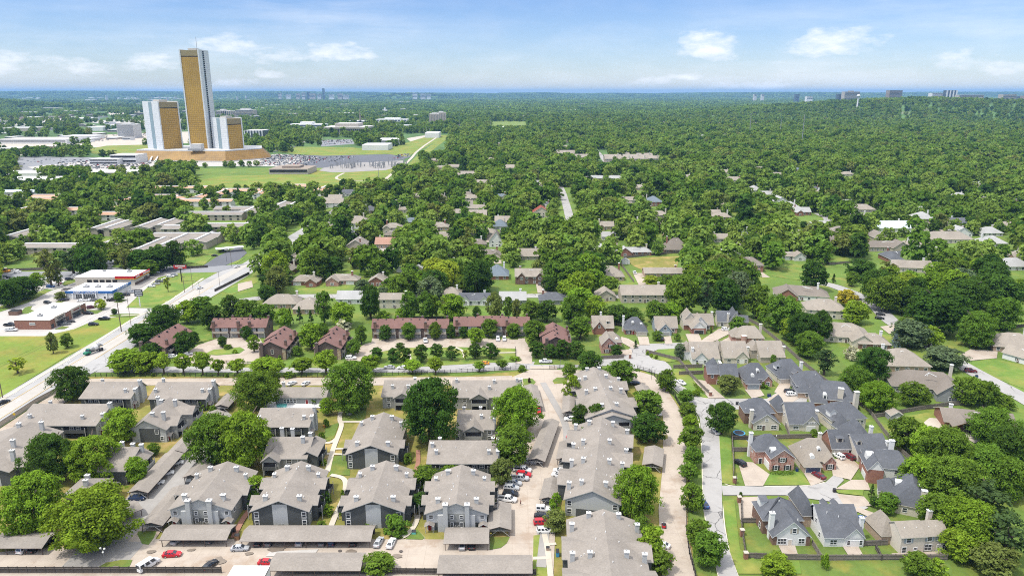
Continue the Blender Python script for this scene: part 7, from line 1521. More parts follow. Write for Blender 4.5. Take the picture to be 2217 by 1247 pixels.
# hedges of the garden homes
def hedge(pts,w,h,label):
    g = MB(); r = random.Random(5); c = smooth_line([P(*p) for p in pts],1); V = []
    for a,b_ in zip(c,c[1:]):
        n = max(6,int(math.hypot(b_[0] - a[0],b_[1] - a[1]) * 40))
        for _ in range(n):
            t = r.random(); x = a[0] + (b_[0] - a[0]) * t + r.uniform(-w,w) / 2; y = a[1] + (b_[1] - a[1]) * t + r.uniform(-w,w) / 2; z = r.choice((h * r.uniform(.85,1),h * r.random())); d = Vector((r.gauss(0,1),r.gauss(0,1),r.gauss(.6,1))).normalized(); u = d.orthogonal().normalized() * .2; v = d.cross(u).normalized() * .15
            p = Vector((x,y,z)); g.face([p - u,p + v,p + u,p - v],'leaf_mid')
    me = g.mesh('hedge'); at = me.attributes.new('tint','FLOAT','POINT'); at.data.foreach_set('value',np.repeat(np.random.default_rng(3).uniform(.7,1.3,len(me.polygons)),4).astype(np.float32)); tag(ob('hedge',me),label,'hedge')
hedge([(1668,1026),(1695,1029),(1718,1026)],1.6,1.3,'clipped hedge along the front of the pink brick house'); hedge([(1503,834),(1512,843),(1524,854)],1.4,1.1,'low hedge beside the fence above the street bend'); hedge([(1452,602),(1482,602)],1.6,1.2,'hedge in front of the long ranch house')
# woods that fill the neighbourhood, thinned where lawns, roads and house fronts show
KEEP = [(300,334,585,356),(1690,572,1900,640),(1211,405,1240,500),(1295,325,1318,370),(430,366,735,412),(560,332,905,370),(735,370,850,398),(300,330,580,350),(200,316,335,332),(40,342,340,368),(440,535,535,585),(0,585,480,760),(0,300,120,325),(200,285,400,308),(880,290,965,345),(640,318,880,338),(1065,264,1140,276),(1365,560,1465,590),(1300,622,1385,640),(640,630,735,640),(1745,470,1790,488),(1645,590,1700,606),(1000,670,1060,690),(1800,556,1840,572),(700,300,765,318),(495,590,545,620)]   # image boxes of open lawn, road and car park
HBX = []
for x_,y_,w_,h_ in HB:
    a_,b_,s_ = SC(x_,y_); _ = HBX.append((a_ - w_ * s_,SC(x_,y_ + 5,h_)[1],a_ + w_ * s_,b_,y_)) if h_ else None
def blocked(X,Y,r,h):
    for ex,ey,hw,hd,ea in EXCL:
        dx,dy = X - ex,Y - ey
        if dx * dx + dy * dy > (hw + hd + r) ** 2: continue
        ca,sa = math.cos(ea),math.sin(ea)
        if abs(dx * ca + dy * sa) < hw + r * .4 and abs(-dx * sa + dy * ca) < hd + r * .4: return True
    x,y,s = SC(X,Y); w = r * s; yt = SC(X,Y,HT(X,Y) + h)[1]
    for x0,y0,x1,y1 in KEEP:
        if x + w * .6 > x0 and x - w * .6 < x1 and y > y0 and yt < y1 - (y1 - y0) * (.38 if y > y1 else .0): return True
    for x0,y0,x1,y1,hy in HBX:
        if Y < hy and x + w * .5 > x0 and x - w * .5 < x1 and yt < y1:
            ov = (min(x + w * .5,x1) - max(x - w * .5,x0)) / min(x1 - x0,34) * (y1 - max(yt,y0)) / (y1 - y0)
            if ov > (.2 if X > -150 and Y < 1400 else (.42 if X < -195 and Y < 1000 else .3)): return True
    return False
fill = []
gx = 13
yy = 405.0
hand = list(TPOS)
while yy < 1500:
    xx = -yy * .80
    while xx < yy * .80:
        X,Y = xx + rnd.uniform(-4,4),yy + rnd.uniform(-4,4); r = rnd.choice((5,6.4,7.4,8.4,9.4,10.4)) * rnd.uniform(.9,1.1); h = r * rnd.uniform(1.6,2.1)
        xx += gx
        px_,py_,s_ = SC(X,Y)
        if px_ < -60 or px_ > 2280 or (py_ > 655 and px_ < 470): continue
        if -210 < X < -170 and Y < 520 or -194 < X < -172 and Y < 1060 or -215 < X < -170 and 1060 < Y < 2000: continue
        if px_ < 460 and py_ < 320: dens = .16
        elif px_ < 900 and py_ < 345: dens = .42
        elif px_ < 560: dens = .84
        else: dens = .86 if py_ > 340 else .93
        if rnd.random() > dens: continue
        if any(abs(X - a) < (r + c) * .6 and math.hypot(X - a,Y - b) < (r + c) * .52 for a,b,c in hand if abs(Y - b) < 16): continue
        if blocked(X,Y,r,h): continue
        fill.append((Y,X,r,h))
    yy += 12.0
fill.sort()
n_ind = max(0,300 - sum(1 for o in LABELED if o['category'] == 'tree'))
KINDS = 'ddmmmmbbbMMDoxkLgp'
for Y,X,r,h in fill[:n_ind]:
    k = rnd.choice('ddmmmbbMDoxLgmb'); tree(X,Y,r,h,k)
# ------------------------------------------------------------------ fences, poles, bins and other small things
def fence(name,pts,label,h=1.8,m='wood_grey',style='board',world=False,gap=2.4):
    """boards or bars between posts along a line"""
    w = [p if world else P(*p) for p in pts]; o = ob(name,None,None,(*w[0],0)); tag(o,label,'fence'); ox,oy = w[0]; q = MB(); posts = []
    for a,b in zip(w,w[1:]):
        L = math.hypot(b[0] - a[0],b[1] - a[1]); n = max(1,round(L / gap)); dx,dy = (b[0] - a[0]) / L,(b[1] - a[1]) / L; nx,ny = -dy * .03,dx * .03
        for i in range(n):
            p0 = (a[0] - ox + dx * L * i / n,a[1] - oy + dy * L * i / n); p1 = (a[0] - ox + dx * L * (i + 1) / n,a[1] - oy + dy * L * (i + 1) / n); posts.append(p0)
            if style == 'board':
                zt = h + rnd.uniform(-.03,.03); q.face([(p0[0] + nx,p0[1] + ny,.03),(p1[0] + nx,p1[1] + ny,.03),(p1[0] + nx,p1[1] + ny,zt),(p0[0] + nx,p0[1] + ny,zt)],m); q.face([(p0[0] - nx,p0[1] - ny,.03),(p1[0] - nx,p1[1] - ny,.03),(p1[0] - nx,p1[1] - ny,zt),(p0[0] - nx,p0[1] - ny,zt)],m); q.face([(p0[0] + nx,p0[1] + ny,zt),(p1[0] + nx,p1[1] + ny,zt),(p1[0] - nx,p1[1] - ny,zt),(p0[0] - nx,p0[1] - ny,zt)],m)
                for zz in (.5,1.5): q.tube((p0[0] - nx * 2,p0[1] - ny * 2,zz),(p1[0] - nx * 2,p1[1] - ny * 2,zz),.06,.06,'wood_grey',4)
            else:
                for zz in (.15,h * .55,h - .05) if style == 'bar' else (h - .1,): q.tube((*p0,zz),(*p1,zz),.05,.05,m,4)
                if style == 'bar':
                    for j in range(1,8): t = j / 8; c = (p0[0] + (p1[0] - p0[0]) * t,p0[1] + (p1[1] - p0[1]) * t); q.tube((*c,.05),(*c,h),.025,.025,m,3)
    posts.append((w[-1][0] - ox,w[-1][1] - oy)); part('panel',q.mesh('panel'),o); pm = MB(); pm.box(-.09,.09,-.09,.09,0,h + .12,m); pme = pm.mesh('post')
    for p in posts[:100]: part('post',pme,o,(*p,0))
    return o
fence('wooden_fence',[(-20,1241),(300,1241),(480,1241)],'dark rail fence along the bottom edge left of the white roof',2.0,'wood_dark'); fence('wooden_fence',[(640,1243),(800,1243),(1160,1246)],'dark rail fence along the bottom edge right of the white roof',2.0,'wood_dark')
fence('metal_fence',[(195,816),(400,816),(700,817),(850,812),(1000,807),(1140,799)],'black metal fence with the street tree row',1.7,'metal_black','bar'); fence('metal_fence',[(1190,799),(1255,797)],'short black metal fence right of the condominium gate',1.7,'metal_black','bar'); fence('metal_fence',[(1380,800),(1405,806),(1435,830),(1462,862),(1485,905),(1493,945)],'black metal fence curving along the right drive',1.7,'metal_black','bar'); fence('metal_fence',[(1488,1090),(1486,1150),(1492,1200),(1508,1260)],'black metal fence along the lower right drive',1.7,'metal_black','bar')
fence('metal_fence',[(1117,790),(1116,757)],'short black fence at the end of the bright strip',1.6,'metal_black','bar'); fence('metal_fence',[(480,788),(560,789)],'low iron fence below the turning circle',1.4,'metal_black','bar')
o = ob('retaining_wall',None,None,(0,0,0)); tag(o,'tan wall with dark cap between the wide road and the condominium drive','wall'); q = MB(); w = [(-187.2,130),(-187.2,262),(-184.5,282),(-183,288)]
for a,b in zip(w,w[1:]): q.face([(a[0],a[1],0),(b[0],b[1],0),(b[0],b[1],1.9),(a[0],a[1],1.9)],'concrete_tan'); q.face([(a[0] + .3,a[1],0),(b[0] + .3,b[1],0),(b[0] + .3,b[1],1.9),(a[0] + .3,a[1],1.9)],'concrete_tan'); q.face([(a[0] - .08,a[1],1.92),(b[0] - .08,b[1],1.92),(b[0] + .4,b[1],1.92),(a[0] + .4,a[1],1.92)],'wood_dark')
part('wall_face',q.mesh('wall_face'),o)
for pts,lab in (([(1592,680),(1640,705),(1690,745),(1740,790),(1790,830),(1840,862)],'long weathered board fence running down behind the garden homes'),([(1840,862),(1880,890),(1912,935),(1945,975),(1985,1010)],'lower part of the board fence beside the wooded gardens'),([(1890,905),(1925,900),(1990,888),(2060,878),(2100,876)],'curved board fence below the grey house'),([(1398,764),(1470,782),(1495,815),(1530,850),(1538,855)],'dark board fence beside the grassy bend'),([(1458,798),(1520,796)],'upper short board fence across the narrow yards'),([(1470,812),(1522,810)],'lower short board fence across the narrow yards'),
                 ([(1302,778),(1350,776)],'board fence of the pink brick corner house'),([(1584,952),(1625,952)],'dark board fence below the trampoline'),([(1625,952),(1700,950),(1790,948)],'dark board fence between the two house rows'),([(1585,978),(1622,978)],'short board fence beside the pink brick house'),([(1584,945),(1588,1000),(1588,1030)],'narrow fence beside the striped verge'),([(1604,1085),(1606,1150),(1614,1205)],'dark fence along the lower verge'),([(1614,1208),(1700,1211),(1790,1213),(1900,1212),(2050,1212)],'long dark board fence below the patios'),([(1604,1132),(1646,1132)],'board fence behind the lower drive'),([(1758,1180),(1778,1212)],'board fence between the two white patios'),([(1870,1182),(1920,1180)],'board fence joining the white and beige houses'),([(1895,1188),(1908,1213)],'short fence right of the white patio'),([(1700,925),(1710,950)],'fence between the two cream houses'),
                 ([(465,632),(540,594)],'dark board fence along the wide road verge'),([(1345,575),(1372,612)],'board fence left of the long drive'),([(1350,560),(1420,552),(1470,548)],'board fence above the dirt yard'),([(1770,552),(1795,574),(1870,568)],'pale board fence around the green yard by the meadow'),([(1240,703),(1300,700),(1400,712)],'board fence behind the garden homes'),([(895,692),(960,692)],'fence behind the long rust row'),([(2170,715),(2217,708)],'fence at the right edge by the ranch'),([(0,588),(110,584),(160,588)],'dark fence behind the left car park'),([(250,592),(330,588)],'fence behind the workshop'),([(385,583),(450,580)],'low fence above the bright lawn'),([(585,775),(555,790)],'small fence by the townhouse drive')): fence('wooden_fence',pts,lab,1.8,rnd.choice(('wood_grey','wood_dark','wood_grey')))
def brickpier(px,py,lab):
    X,Y = P(px,py); q = MB(); q.box(-.5,.5,-.5,.5,0,2,'brick_red'); q.box(-.6,.6,-.6,.6,2,2.2,'concrete_tan'); tag(ob('brick_pier',q.mesh('brick_pier'),None,(X,Y,0)),lab,'pier','brick piers')
for x,y,l in ((1538,858,'brick pier at the foot of the fence by the grassy bend'),(1590,1046,'brick pier at the pink brick house corner'),(1600,1088,'brick pier beside the lower verge bush'),(1606,1160,'brick pier half way down the lower verge'),(1614,1210,'brick pier at the corner of the long dark fence'),(1364,776,'brick pier left of the turning place')): brickpier(x,y,l)
def pole(px,py,top,label,r=.16,m='pole_wood',arm=0,lamp=0,name='utility_pole',cat='pole'):
    X,Y = P(px,py); h = ZTOP(top,Y); o = ob(name,None,None,(X,Y,0)); tag(o,label,cat); q = MB(); q.tube((0,0,0),(0,0,h),r,r * .7,m,7); part('pole',q.mesh('pole'),o)
    if arm: q = MB(); q.box(-arm,arm,-.08,.08,h - .8,h - .6,m); [q.tube((k * arm * .85,0,h - .6),(k * arm * .85,0,h - .35),.07,.05,'metal_grey',5) for k in (-1,0,1)]; part('crossarm',q.mesh('crossarm'),o)
    if lamp: q = MB(); q.tube((0,0,h - .1),(lamp,0,h + .3),.06,.05,m,5); q.box(lamp - .1,lamp + .6,-.16,.16,h + .2,h + .36,'metal_grey'); part('lamp_arm',q.mesh('lamp_arm'),o)
    return X,Y,h
TP = [pole(263,718,655,'tall thick pole on the verge below the brick shops',.26),pole(284,706,628,'thinner pole between the shops and the road',.13),pole(400,634,597,'pole with white transformer beside the bright lawn',.18,arm=1.2),pole(418,628,572,'slim pole on the road verge by the bright lawn',.13),pole(6,862,790,'grey pole at the left edge of the big meadow',.2)]
pole(316,690,675,'short post at the shop drive mouth',.1); pole(433,640,610,'curved lamp over the wide road',.1,'metal_grey',lamp=-2.5,name='street_lamp',cat='street lamp'); pole(476,620,590,'slim pole by the dark fence verge',.12); pole(502,578,540,'pole by the dark asphalt lot',.13); pole(491,568,545,'lamp post in the dark asphalt lot',.09,'metal_black',lamp=.8,name='street_lamp',cat='street lamp'); pole(253,592,570,'thin lamp post behind the workshop',.09,'metal_black',name='street_lamp',cat='street lamp'); pole(96,634,612,'thin lamp post on the left lot lawn',.08,'metal_grey',name='street_lamp',cat='street lamp'); pole(28,662,640,'thin lamp post by the left lot trees',.08,'metal_grey',name='street_lamp',cat='street lamp'); pole(1410,823,795,'thin lamp post at the turning place',.07,'metal_black',lamp=.4,name='street_lamp',cat='street lamp'); pole(1593,1050,1022,'dark lamp post at the pink brick house corner',.1,'metal_black',name='street_lamp',cat='street lamp'); pole(1213,800,778,'white topped lamp by the condominium gate',.07,'metal_grey',name='street_lamp',cat='street lamp'); pole(560,800,782,'thin pole by the townhouse drive',.08,'metal_grey')
WP = []
for i,(x,y,t) in enumerate(((1165,402,362),(1272,392,345),(1475,392,352),(870,398,366),(1700,384,356),(2110,388,354),(1928,378,352))): pole(x,y,t,'wooden power pole on the far wire line, ' + ('left of the white gabled house','beside the long pale roof','right of the condominium cluster','by the trail','behind the steep blue roof','in the far right woods','among the right woods')[i],.28,arm=2); WP.append((*P(x,y),ZTOP(t,P(x,y)[1])))
for i,(x,y,t) in enumerate(((1622,300,245),(1735,320,248),(1688,300,258))): pole(x,y,t,'tall grey lattice mast in the far wood, ' + ('leftmost','rightmost','middle shorter one')[i],.9,'metal_grey',name='mast',cat='mast')
for i,(x,y,t) in enumerate(((918,298,278),(924,297,277),(930,296,278),(995,280,258),(1030,282,256),(1062,283,258))): pole(x,y,t,('slim steel power pole at the trail head, one of three' if i < 3 else 'tall sports ground light mast'),.4,'metal_grey',name='mast',cat='mast')
for i,(x,y,t) in enumerate(((742,366,342),(776,360,338),(842,360,340),(850,362,344),(820,390,360),(765,352,334))): pole(x,y,t,'grey steel pole in the electric substation yard',.35,'metal_grey',name='mast',cat='mast')
q = MB(); X0,Y0 = P(800,362); r_ = random.Random(3)
for _ in range(60): x,y,h = r_.uniform(-60,60),r_.uniform(-30,40),r_.uniform(3,9); q.box(x - .6,x + .6,y - .6,y + .6,0,h,'metal_grey'); q.box(x - 3,x + 3,y - .3,y + .3,h,h + .6,'metal_grey')
tag(ob('substation',q.mesh('substation'),None,(X0,Y0,0)),'grey electric substation frames beside the dark car park','substation')
# wires
def wire(a,b,sag,label):
    q = MB(); n = 14; pr = None
    for i in range(n + 1): t = i / n; p = (a[0] + (b[0] - a[0]) * t,a[1] + (b[1] - a[1]) * t,a[2] + (b[2] - a[2]) * t - sag * 4 * t * (1 - t)); (q.tube(pr,p,.035,.035,'metal_black',3) if pr else None); pr = p
    tag(ob('power_line',q.mesh('power_line')),label,'wire')
for k,dz in enumerate((.3,1.4)): wire((TP[4][0],TP[4][1],TP[4][2] - dz),(TP[0][0],TP[0][1],TP[0][2] - dz),1.2,'power line over the big meadow, ' + ('upper','lower')[k] + ' wire'); wire((TP[0][0],TP[0][1],TP[0][2] - dz),(TP[3][0],TP[3][1],TP[3][2] - dz),1.5,'power line past the shop lawn, ' + ('upper','lower')[k] + ' wire')
WP.sort()
for a,b_ in zip(WP,WP[1:]):
    for k in (0,1): wire((a[0],a[1],a[2] - k),(b_[0],b_[1],b_[2] - k),5,'wire of the far power line through the woods')
def lampset(px,py,top,label):
    X,Y = P(px,py); h = ZTOP(top,Y); o = ob('street_lamp',None,None,(X,Y,0)); tag(o,label,'street lamp'); q = MB(); q.tube((0,0,0),(0,0,h - .6),.07,.05,'metal_grey',6); part('pole',q.mesh('pole'),o)
    for k,(dx,dz) in enumerate(((-.5,0),(.5,-.2),(0,-1.2))): q = MB(); q.ball((dx,0,h + dz),.28,'lamp_white',8,5); q.tube((0,0,h - .7),(dx,0,h + dz - .2),.04,.04,'metal_grey',4); part('globe',q.mesh('globe'),o)
lampset(227,1219,1186,'white globe lamp by the lower left drive island')
# white roofed building at the bottom edge, bins, dumpsters, pool things
X_,Y_ = P(555,1258); b = Bld('building','white roofed building cut by the bottom edge','building',X_,Y_ - 9.8,0,None,None,(6,5)); b.rm,b.trim = 'roof_membrane','metal_grey'; b.block(-4.6,4.2,0,8.5,5,5.3,kind='flat',w='siding_white',oh=.1); b.done()
def dump(px,py,m,label,w=1.8,d=1.2,h=1.3,rot=0,name='dumpster',cat='dumpster'):
    X,Y = P(px,py); o = ob(name,None,None,(X,Y,.1),R(rot)); tag(o,label,cat); q = MB(); q.box(-w / 2,w / 2,-d / 2,d / 2,0,h,m); part('bin_body',q.mesh('bin_body'),o); q = MB(); q.face([(-w / 2 - .05,-d / 2 - .05,h + .02),(w / 2 + .05,-d / 2 - .05,h + .02),(w / 2 + .05,d / 2 + .05,h + .18),(-w / 2 - .05,d / 2 + .05,h + .18)],'metal_black'); part('lid',q.mesh('lid'),o)
dump(514,1168,'wood_brown','brown bin beside the longest carport end',1.2,1.0,1.4); dump(1722,853,'blue_plastic','black wheeled bin beside the dark garage',.7,.7,1.1,name='wheeled_bin',cat='bin'); dump(1665,859,'blue_plastic','dark blue wheeled bin pair at the short street kerb',1.3,.8,1.1,name='wheeled_bin',cat='bin'); dump(1596,877,'metal_black','black wheeled bin on the short street',1.1,.8,1.1,name='wheeled_bin',cat='bin'); dump(1806,1066,'metal_black','black wheeled bin at the lower street end',.8,.8,1.1,name='wheeled_bin',cat='bin'); dump(1725,1020,'blue_plastic','blue bin between pink brick and tan houses',.7,.7,1.1,name='wheeled_bin',cat='bin'); dump(1937,716,'blue_plastic','blue wheeled bin on the curved street',.9,.8,1.1,name='wheeled_bin',cat='bin'); dump(2114,818,'blue_plastic','blue wheeled bin behind the maroon car',.9,.8,1.1,name='wheeled_bin',cat='bin'); dump(896,1156,'turquoise','green utility box on the small front lawn',1.1,.9,.8,name='utility_box',cat='utility box'); dump(1186,1192,'brick_tan','tan utility box on the striped lawn path',.9,.7,1.0,name='utility_box',cat='utility box'); dump(1207,1202,'cover_blue','bright blue grill cover beside the lowest condominium',.8,1.6,1.3,name='grill_cover',cat='cover')
dump(146,633,'stucco','tan walled bin enclosure left of the laundry',5,4,2,name='bin_enclosure',cat='enclosure'); dump(34,681,'brick_brown','brown brick bin enclosure left of the brick shops',5,4,2.2,name='bin_enclosure',cat='enclosure')
X_,Y_ = P(1600,941); o = ob('trampoline',None,None,(X_,Y_,0)); tag(o,'round blue edged trampoline behind the brown brick house','trampoline'); q = MB(); n_ = 20
for i in range(n_): a0,a1 = 6.2832 * i / n_,6.2832 * (i + 1) / n_; q.face([(2.1 * math.cos(a0),2.1 * math.sin(a0),.9),(2.1 * math.cos(a1),2.1 * math.sin(a1),.9),(1.7 * math.cos(a1),1.7 * math.sin(a1),.9),(1.7 * math.cos(a0),1.7 * math.sin(a0),.9)],'cover_blue')
part('pad',q.mesh('pad'),o); q = MB(); q.face([(1.72 * math.cos(6.2832 * i / n_),1.72 * math.sin(6.2832 * i / n_),.88) for i in range(n_)],'metal_black'); part('mat',q.mesh('mat'),o); q = MB(); [q.tube((2 * math.cos(a),2 * math.sin(a),0),(2 * math.cos(a),2 * math.sin(a),.9),.04,.04,'metal_grey',4) for a in np.linspace(0,6.28,7)[:-1]]; part('leg',q.mesh('leg'),o)
sheet('swimming_pool',[(598,877),(612,873),(622,876),(620,883),(600,883)],'turquoise',6); sheet('swimming_pool',[(1338,500),(1348,498),(1350,503),(1340,505)],'teal_water',5); sheet('swimming_pool',[(1850,457),(1868,453),(1872,459),(1852,461)],'cover_blue',5)
X_,Y_ = P(705,924); q = MB(); q.box(-.9,.9,-.35,.35,.7,.78,'orange_paint'); q.box(-.9,.9,-.85,-.55,.42,.48,'orange_paint'); q.box(-.9,.9,.55,.85,.42,.48,'orange_paint'); [q.box(k - .05,k + .05,-.7,.7,0,.7,'metal_black') for k in (-.6,.6)]; tag(ob('picnic_table',q.mesh('picnic_table'),None,(X_,Y_,.05),R(30)),'orange picnic table on the small court lawn','picnic table')
X_,Y_ = P(756,900); q = MB(); q.box(-.9,.9,-.25,.25,.42,.5,'metal_grey'); q.box(-.9,.9,.2,.28,.5,.95,'metal_grey'); [q.box(k - .05,k + .05,-.2,.2,0,.42,'metal_grey') for k in (-.7,.7)]; tag(ob('park_bench',q.mesh('park_bench'),None,(X_,Y_,.05)),'grey bench under the tall court tree','bench')
o = ob('canopy',None,None,(*P(498,545),0),R(28)); tag(o,'white flat canopy over the dark asphalt lot','canopy'); q = MB(); q.box(-10,10,-3,3,3,3.3,'trim_white'); part('canopy_roof',q.mesh('canopy_roof'),o); pm = MB(); pm.box(-.1,.1,-.1,.1,0,3,'metal_grey'); pme = pm.mesh('post'); [part('post',pme,o,(x,y,0)) for x in (-9,0,9) for y in (-2.5,2.5)]
X_,Y_ = P(2096,948); o = ob('timber_pergola',None,None,(X_,Y_ + 2,0),R(-14)); tag(o,'open timber patio roof beside the brick ranch','pergola'); q = MB(); gable_prism(q,-4,4,0,8,3,5,'y',.5,.4,'shingle_brown','wood_brown'); part('roof',q.mesh('roof'),o); pm = MB(); pm.box(-.16,.16,-.16,.16,0,3,'wood_brown'); pme = pm.mesh('post'); [part('post',pme,o,(x,y,0)) for x in (-3.7,3.7) for y in (.3,7.7)]; q = MB(); q.tube((-3.7,.2,2.9),(0,.2,4.8),.12,.12,'wood_brown',5); q.tube((3.7,.2,2.9),(0,.2,4.8),.12,.12,'wood_brown',5); part('truss',q.mesh('truss'),o)
X_,Y_ = P(33,908); o = ob('road_sign',None,None,(X_,Y_,0)); tag(o,'yellow diamond road sign at the wide road edge','sign'); q = MB(); q.tube((0,0,0),(0,0,2.6),.05,.05,'metal_grey',5); part('post',q.mesh('post'),o); q = MB(); q.face([(0,-.06,1.6),(.62,-.06,2.25),(0,-.06,2.9),(-.62,-.06,2.25)],'yellow_paint'); q.face([(0,-.02,1.6),(-.62,-.02,2.25),(0,-.02,2.9),(.62,-.02,2.25)],'metal_grey'); part('sign_plate',q.mesh('sign_plate'),o)
def person(px,py,label,top,legs,rot=0):
    """small standing figure grown from a joint skeleton"""
    X,Y = P(px,py); J = [(0,0,.95),(0,0,1.2),(0,0,1.45),(0,0,1.56),(0,-.02,1.68),(.1,0,.9),(.12,-.05,.5),(.13,0,.07),(.13,-.14,.04),(-.1,0,.9),(-.12,.08,.5),(-.13,.16,.08),(-.13,.03,.04),(.2,0,1.42),(.27,-.03,1.15),(.26,-.16,.93),(-.2,0,1.42),(-.27,.03,1.15),(-.27,-.08,.92)]
    E = [(0,1),(1,2),(2,3),(3,4),(0,5),(5,6),(6,7),(7,8),(0,9),(9,10),(10,11),(11,12),(2,13),(13,14),(14,15),(2,16),(16,17),(17,18)]
    rad = [.15,.14,.15,.06,.115,.10,.07,.05,.045,.10,.07,.05,.045,.07,.05,.038,.07,.05,.038]
    me = bpy.data.meshes.new('person'); me.from_pydata(J,E,[]); me.materials.append(MATS[top]); o = ob('person',me,None,(X,Y,.22),R(rot)); tag(o,label,'person'); o.modifiers.new('skin','SKIN')
    for v,r in zip(me.skin_vertices[0].data,rad): v.radius = (r,r)
    me.skin_vertices[0].data[0].use_root = True; s = o.modifiers.new('smooth','SUBSURF'); s.levels = s.render_levels = 1
    h = MB(); h.ball((0,-.0,1.74),.115,'bark',8,6); part('hair',h.mesh('hair'),o)
    t = MB(); t.tube((0,0,.55),(0,0,.98),.19,.17,legs,8); part('shorts',t.mesh('shorts'),o)
person(1127,1094,'person in a pink top walking across the middle drive','brick_pink','metal_black',60)
# ------------------------------------------------------------------ far woods: one mass of instanced crowns
LOC = bpy.data.collections.new('far_crowns')
def lowtree(name,seed,m,patch=False):
    g = np.random.default_rng(seed)
    if not patch: me = crown('far_crown',seed,('round','spread','egg')[seed % 3],40,17,.165,1.5,.34,m,.14)
    else: me = crown('far_crown',seed,'bush',40,12,.22,1.3,.4,m)
    o = bpy.data.objects.new(name,me); LOC.objects.link(o); return o
for i,m in enumerate(['leaf_dark'] * 2 + ['leaf_mid'] * 4 + ['leaf_far'] * 5 + ['leaf_far_pale'] * 4 + ['leaf_olive']): lowtree('far_crown',40 + i,m)
PC = bpy.data.collections.new('far_tree_clumps')
def clump_mesh(seed,n,ext,m):
    base = [crown('c',seed + 70 + k,'round',12,9,.34,1.5,.45,m,.12) for k in range(3)]; V,T_a = [],[]; g = np.random.default_rng(seed)
    for i in range(n):
        b = base[i % 3]; v = np.empty(len(b.vertices) * 3,np.float32); b.vertices.foreach_get('co',v); t = np.empty(len(b.vertices),np.float32); b.attributes['tint'].data.foreach_get('value',t)
        r = g.uniform(4.5,8); p = g.uniform(-ext,ext,2); v = v.reshape(-1,3) * (r,r,r * g.uniform(.9,1.25)) + (p[0],p[1],1.0); V.append(v); T_a.append(t * g.uniform(.7,1.35))
    V = np.concatenate(V); T_a = np.concatenate(T_a); nq = len(V) // 4; me = bpy.data.meshes.new('tree_clump'); me.vertices.add(len(V)); me.vertices.foreach_set('co',V.astype(np.float32).ravel()); me.loops.add(nq * 4); me.loops.foreach_set('vertex_index',np.arange(nq * 4,dtype=np.int32)); me.polygons.add(nq); me.polygons.foreach_set('loop_start',np.arange(0,nq * 4,4,dtype=np.int32)); me.polygons.foreach_set('loop_total',np.full(nq,4,dtype=np.int32))
    at = me.attributes.new('tint','FLOAT','POINT'); at.data.foreach_set('value',T_a.astype(np.float32)); me.materials.append(MATS[m]); me.update(); me.validate(); o = bpy.data.objects.new('tree_clump',me); PC.objects.link(o)
for i,m in enumerate(('leaf_far','leaf_mid','leaf_far','leaf_far_pale','leaf_dark','leaf_far')): clump_mesh(i * 5,26,40,m)
def scatter(name,pts,coll,label):
    """pts: (x, y, z, sx, sz)"""
    me = bpy.data.meshes.new(name); me.from_pydata([p[:3] for p in pts],[],[])
    a = me.attributes.new('size','FLOAT_VECTOR','POINT'); a.data.foreach_set('vector',np.array([(p[3],p[3],p[4]) for p in pts],np.float32).ravel())
    a = me.attributes.new('turn','FLOAT','POINT'); a.data.foreach_set('value',np.random.default_rng(5).uniform(0,6.28,len(pts)).astype(np.float32))
    o = ob(name,me); tag(o,label,'woods',None,'stuff')
    ng = bpy.data.node_groups.new(name,'GeometryNodeTree'); ng.interface.new_socket('Geometry',in_out='INPUT',socket_type='NodeSocketGeometry'); ng.interface.new_socket('Geometry',in_out='OUTPUT',socket_type='NodeSocketGeometry')
    n,l = ng.nodes,ng.links; gi,go = n.new('NodeGroupInput'),n.new('NodeGroupOutput'); ip = n.new('GeometryNodeInstanceOnPoints'); ci = n.new('GeometryNodeCollectionInfo')
    ci.inputs['Collection'].default_value = coll; ci.inputs['Separate Children'].default_value = True; ci.inputs['Reset Children'].default_value = True; ip.inputs['Pick Instance'].default_value = True
    sz,tu = n.new('GeometryNodeInputNamedAttribute'),n.new('GeometryNodeInputNamedAttribute'); sz.data_type = 'FLOAT_VECTOR'; sz.inputs['Name'].default_value = 'size'; tu.data_type = 'FLOAT'; tu.inputs['Name'].default_value = 'turn'
    cx = n.new('ShaderNodeCombineXYZ'); rv = n.new('FunctionNodeRandomValue'); rv.data_type = 'INT'; rv.inputs[4].default_value = 0; rv.inputs[5].default_value = 60
    l.new(gi.outputs[0],ip.inputs['Points']); l.new(ci.outputs[0],ip.inputs['Instance']); l.new(sz.outputs[0],ip.inputs['Scale']); l.new(tu.outputs[0],cx.inputs[2]); l.new(cx.outputs[0],ip.inputs['Rotation']); l.new(rv.outputs[2],ip.inputs['Instance Index']); l.new(ip.outputs[0],go.inputs[0])
    md = o.modifiers.new('scatter','NODES'); md.node_group = ng
    return o
def nz(x,y): return math.sin(x * .0031 + 1.3) * math.sin(y * .0023 + .4) + .6 * math.sin(x * .0087 + y * .0051) + .5 * math.sin(x * .0023 - y * .0061 + 2)
mid = [(X,Y,HT(X,Y) + h * .10,r,h * .62) for Y,X,r,h in fill[n_ind:]]
yy = 1500.0
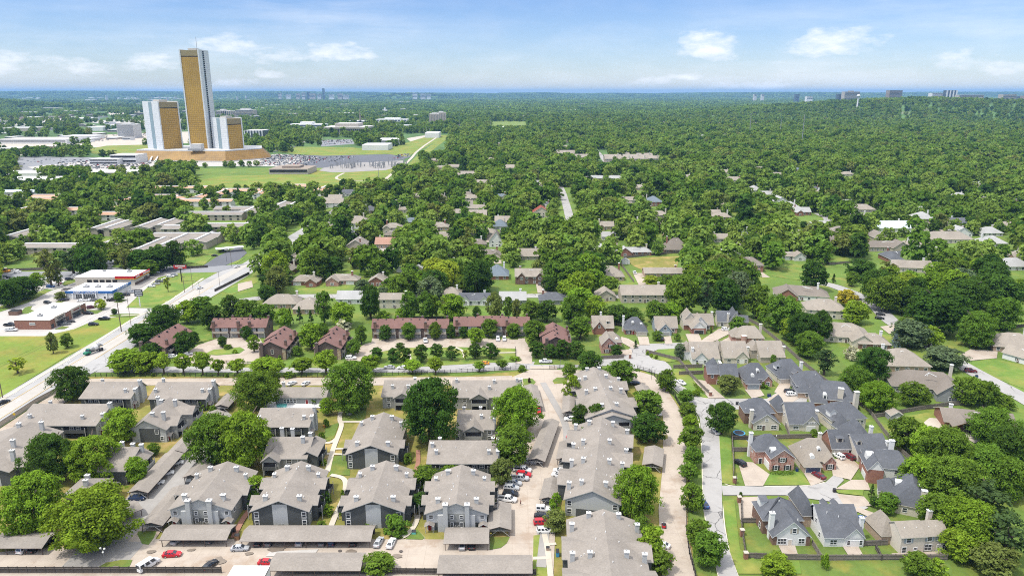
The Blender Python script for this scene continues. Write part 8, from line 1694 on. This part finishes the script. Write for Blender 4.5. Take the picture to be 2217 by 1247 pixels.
while yy < 3600:
    st = 15 + (yy - 1500) * .004; xx = -yy * .78
    while xx < yy * .78:
        X,Y = xx + rnd.uniform(-5,5),yy + rnd.uniform(-5,5); r = rnd.uniform(6,11.5); xx += st
        px_ = SC(X,Y)[0]
        d = .97 if px_ > 1000 else (.17 if px_ < 520 else .48)
        v = nz(X,Y)
        if px_ < 1000 and v > .55: d *= .35
        if px_ >= 1000 and v > 1.25: d *= .55
        if rnd.random() > d or (-225 < X < -160 and Y < 2000): continue
        h = r * rnd.uniform(1.7,2.2)
        if blocked(X,Y,r,h): continue
        mid.append((X,Y,HT(X,Y) + h * .05,r,h * .62))
    yy += st
scatter('distant_woodland',mid,LOC,'far wood of rounded crowns that reads as one mass')
far_pts = []
yy = 3600.0
while yy < 21000:
    st = 58 + (yy - 3600) * .012; xx = -yy * .78
    while xx < yy * .78:
        X,Y = xx + rnd.uniform(-.4,.4) * st,yy + rnd.uniform(-.4,.4) * st; xx += st
        px_ = SC(X,Y)[0]; v = nz(X * .45,Y * .45); d = .95 if (px_ > 950 or HT(X,Y) > 12) else (.42 if px_ < 520 else .6)
        if px_ < 480 and 6500 < Y < 9500: d *= .45
        if v > .8: d *= .5
        if rnd.random() > d: continue
        s = st / 58 * rnd.uniform(.85,1.2); far_pts.append((X,Y,HT(X,Y) - 1,s,min(s,1.5) * rnd.uniform(.8,1.1)))
    yy += st
scatter('far_forest',far_pts,PC,'blue green forest that runs to the horizon')
# ------------------------------------------------------------------ air and final bookkeeping
def haze():
    m = bpy.data.materials.new('haze'); m.use_nodes = True; t = NT(m.node_tree); t.n.clear(); v = t.add('ShaderNodeVolumePrincipled'); v.inputs['Color'].default_value = HAZE_COL; v.inputs['Density'].default_value = HAZE_D; o = t.add('ShaderNodeOutputMaterial'); t.l.new(v.outputs[0],o.inputs['Volume'])
    MATS['haze'] = m; q = MB(); q.box(-41000,41000,-3400,41000,-5,232,'haze'); h = ob('haze',q.mesh('haze')); h['kind'] = 'stuff'; h['label'] = 'thin blue summer haze over the far woods'
if HAZE_D: haze()
unique_labels()
print('TREES',NTREE[0],'FILL',len(fill),'MID',len(mid),'FAR',len(far_pts),'OBJ',len(bpy.data.objects),'LAB',len(LABELED))
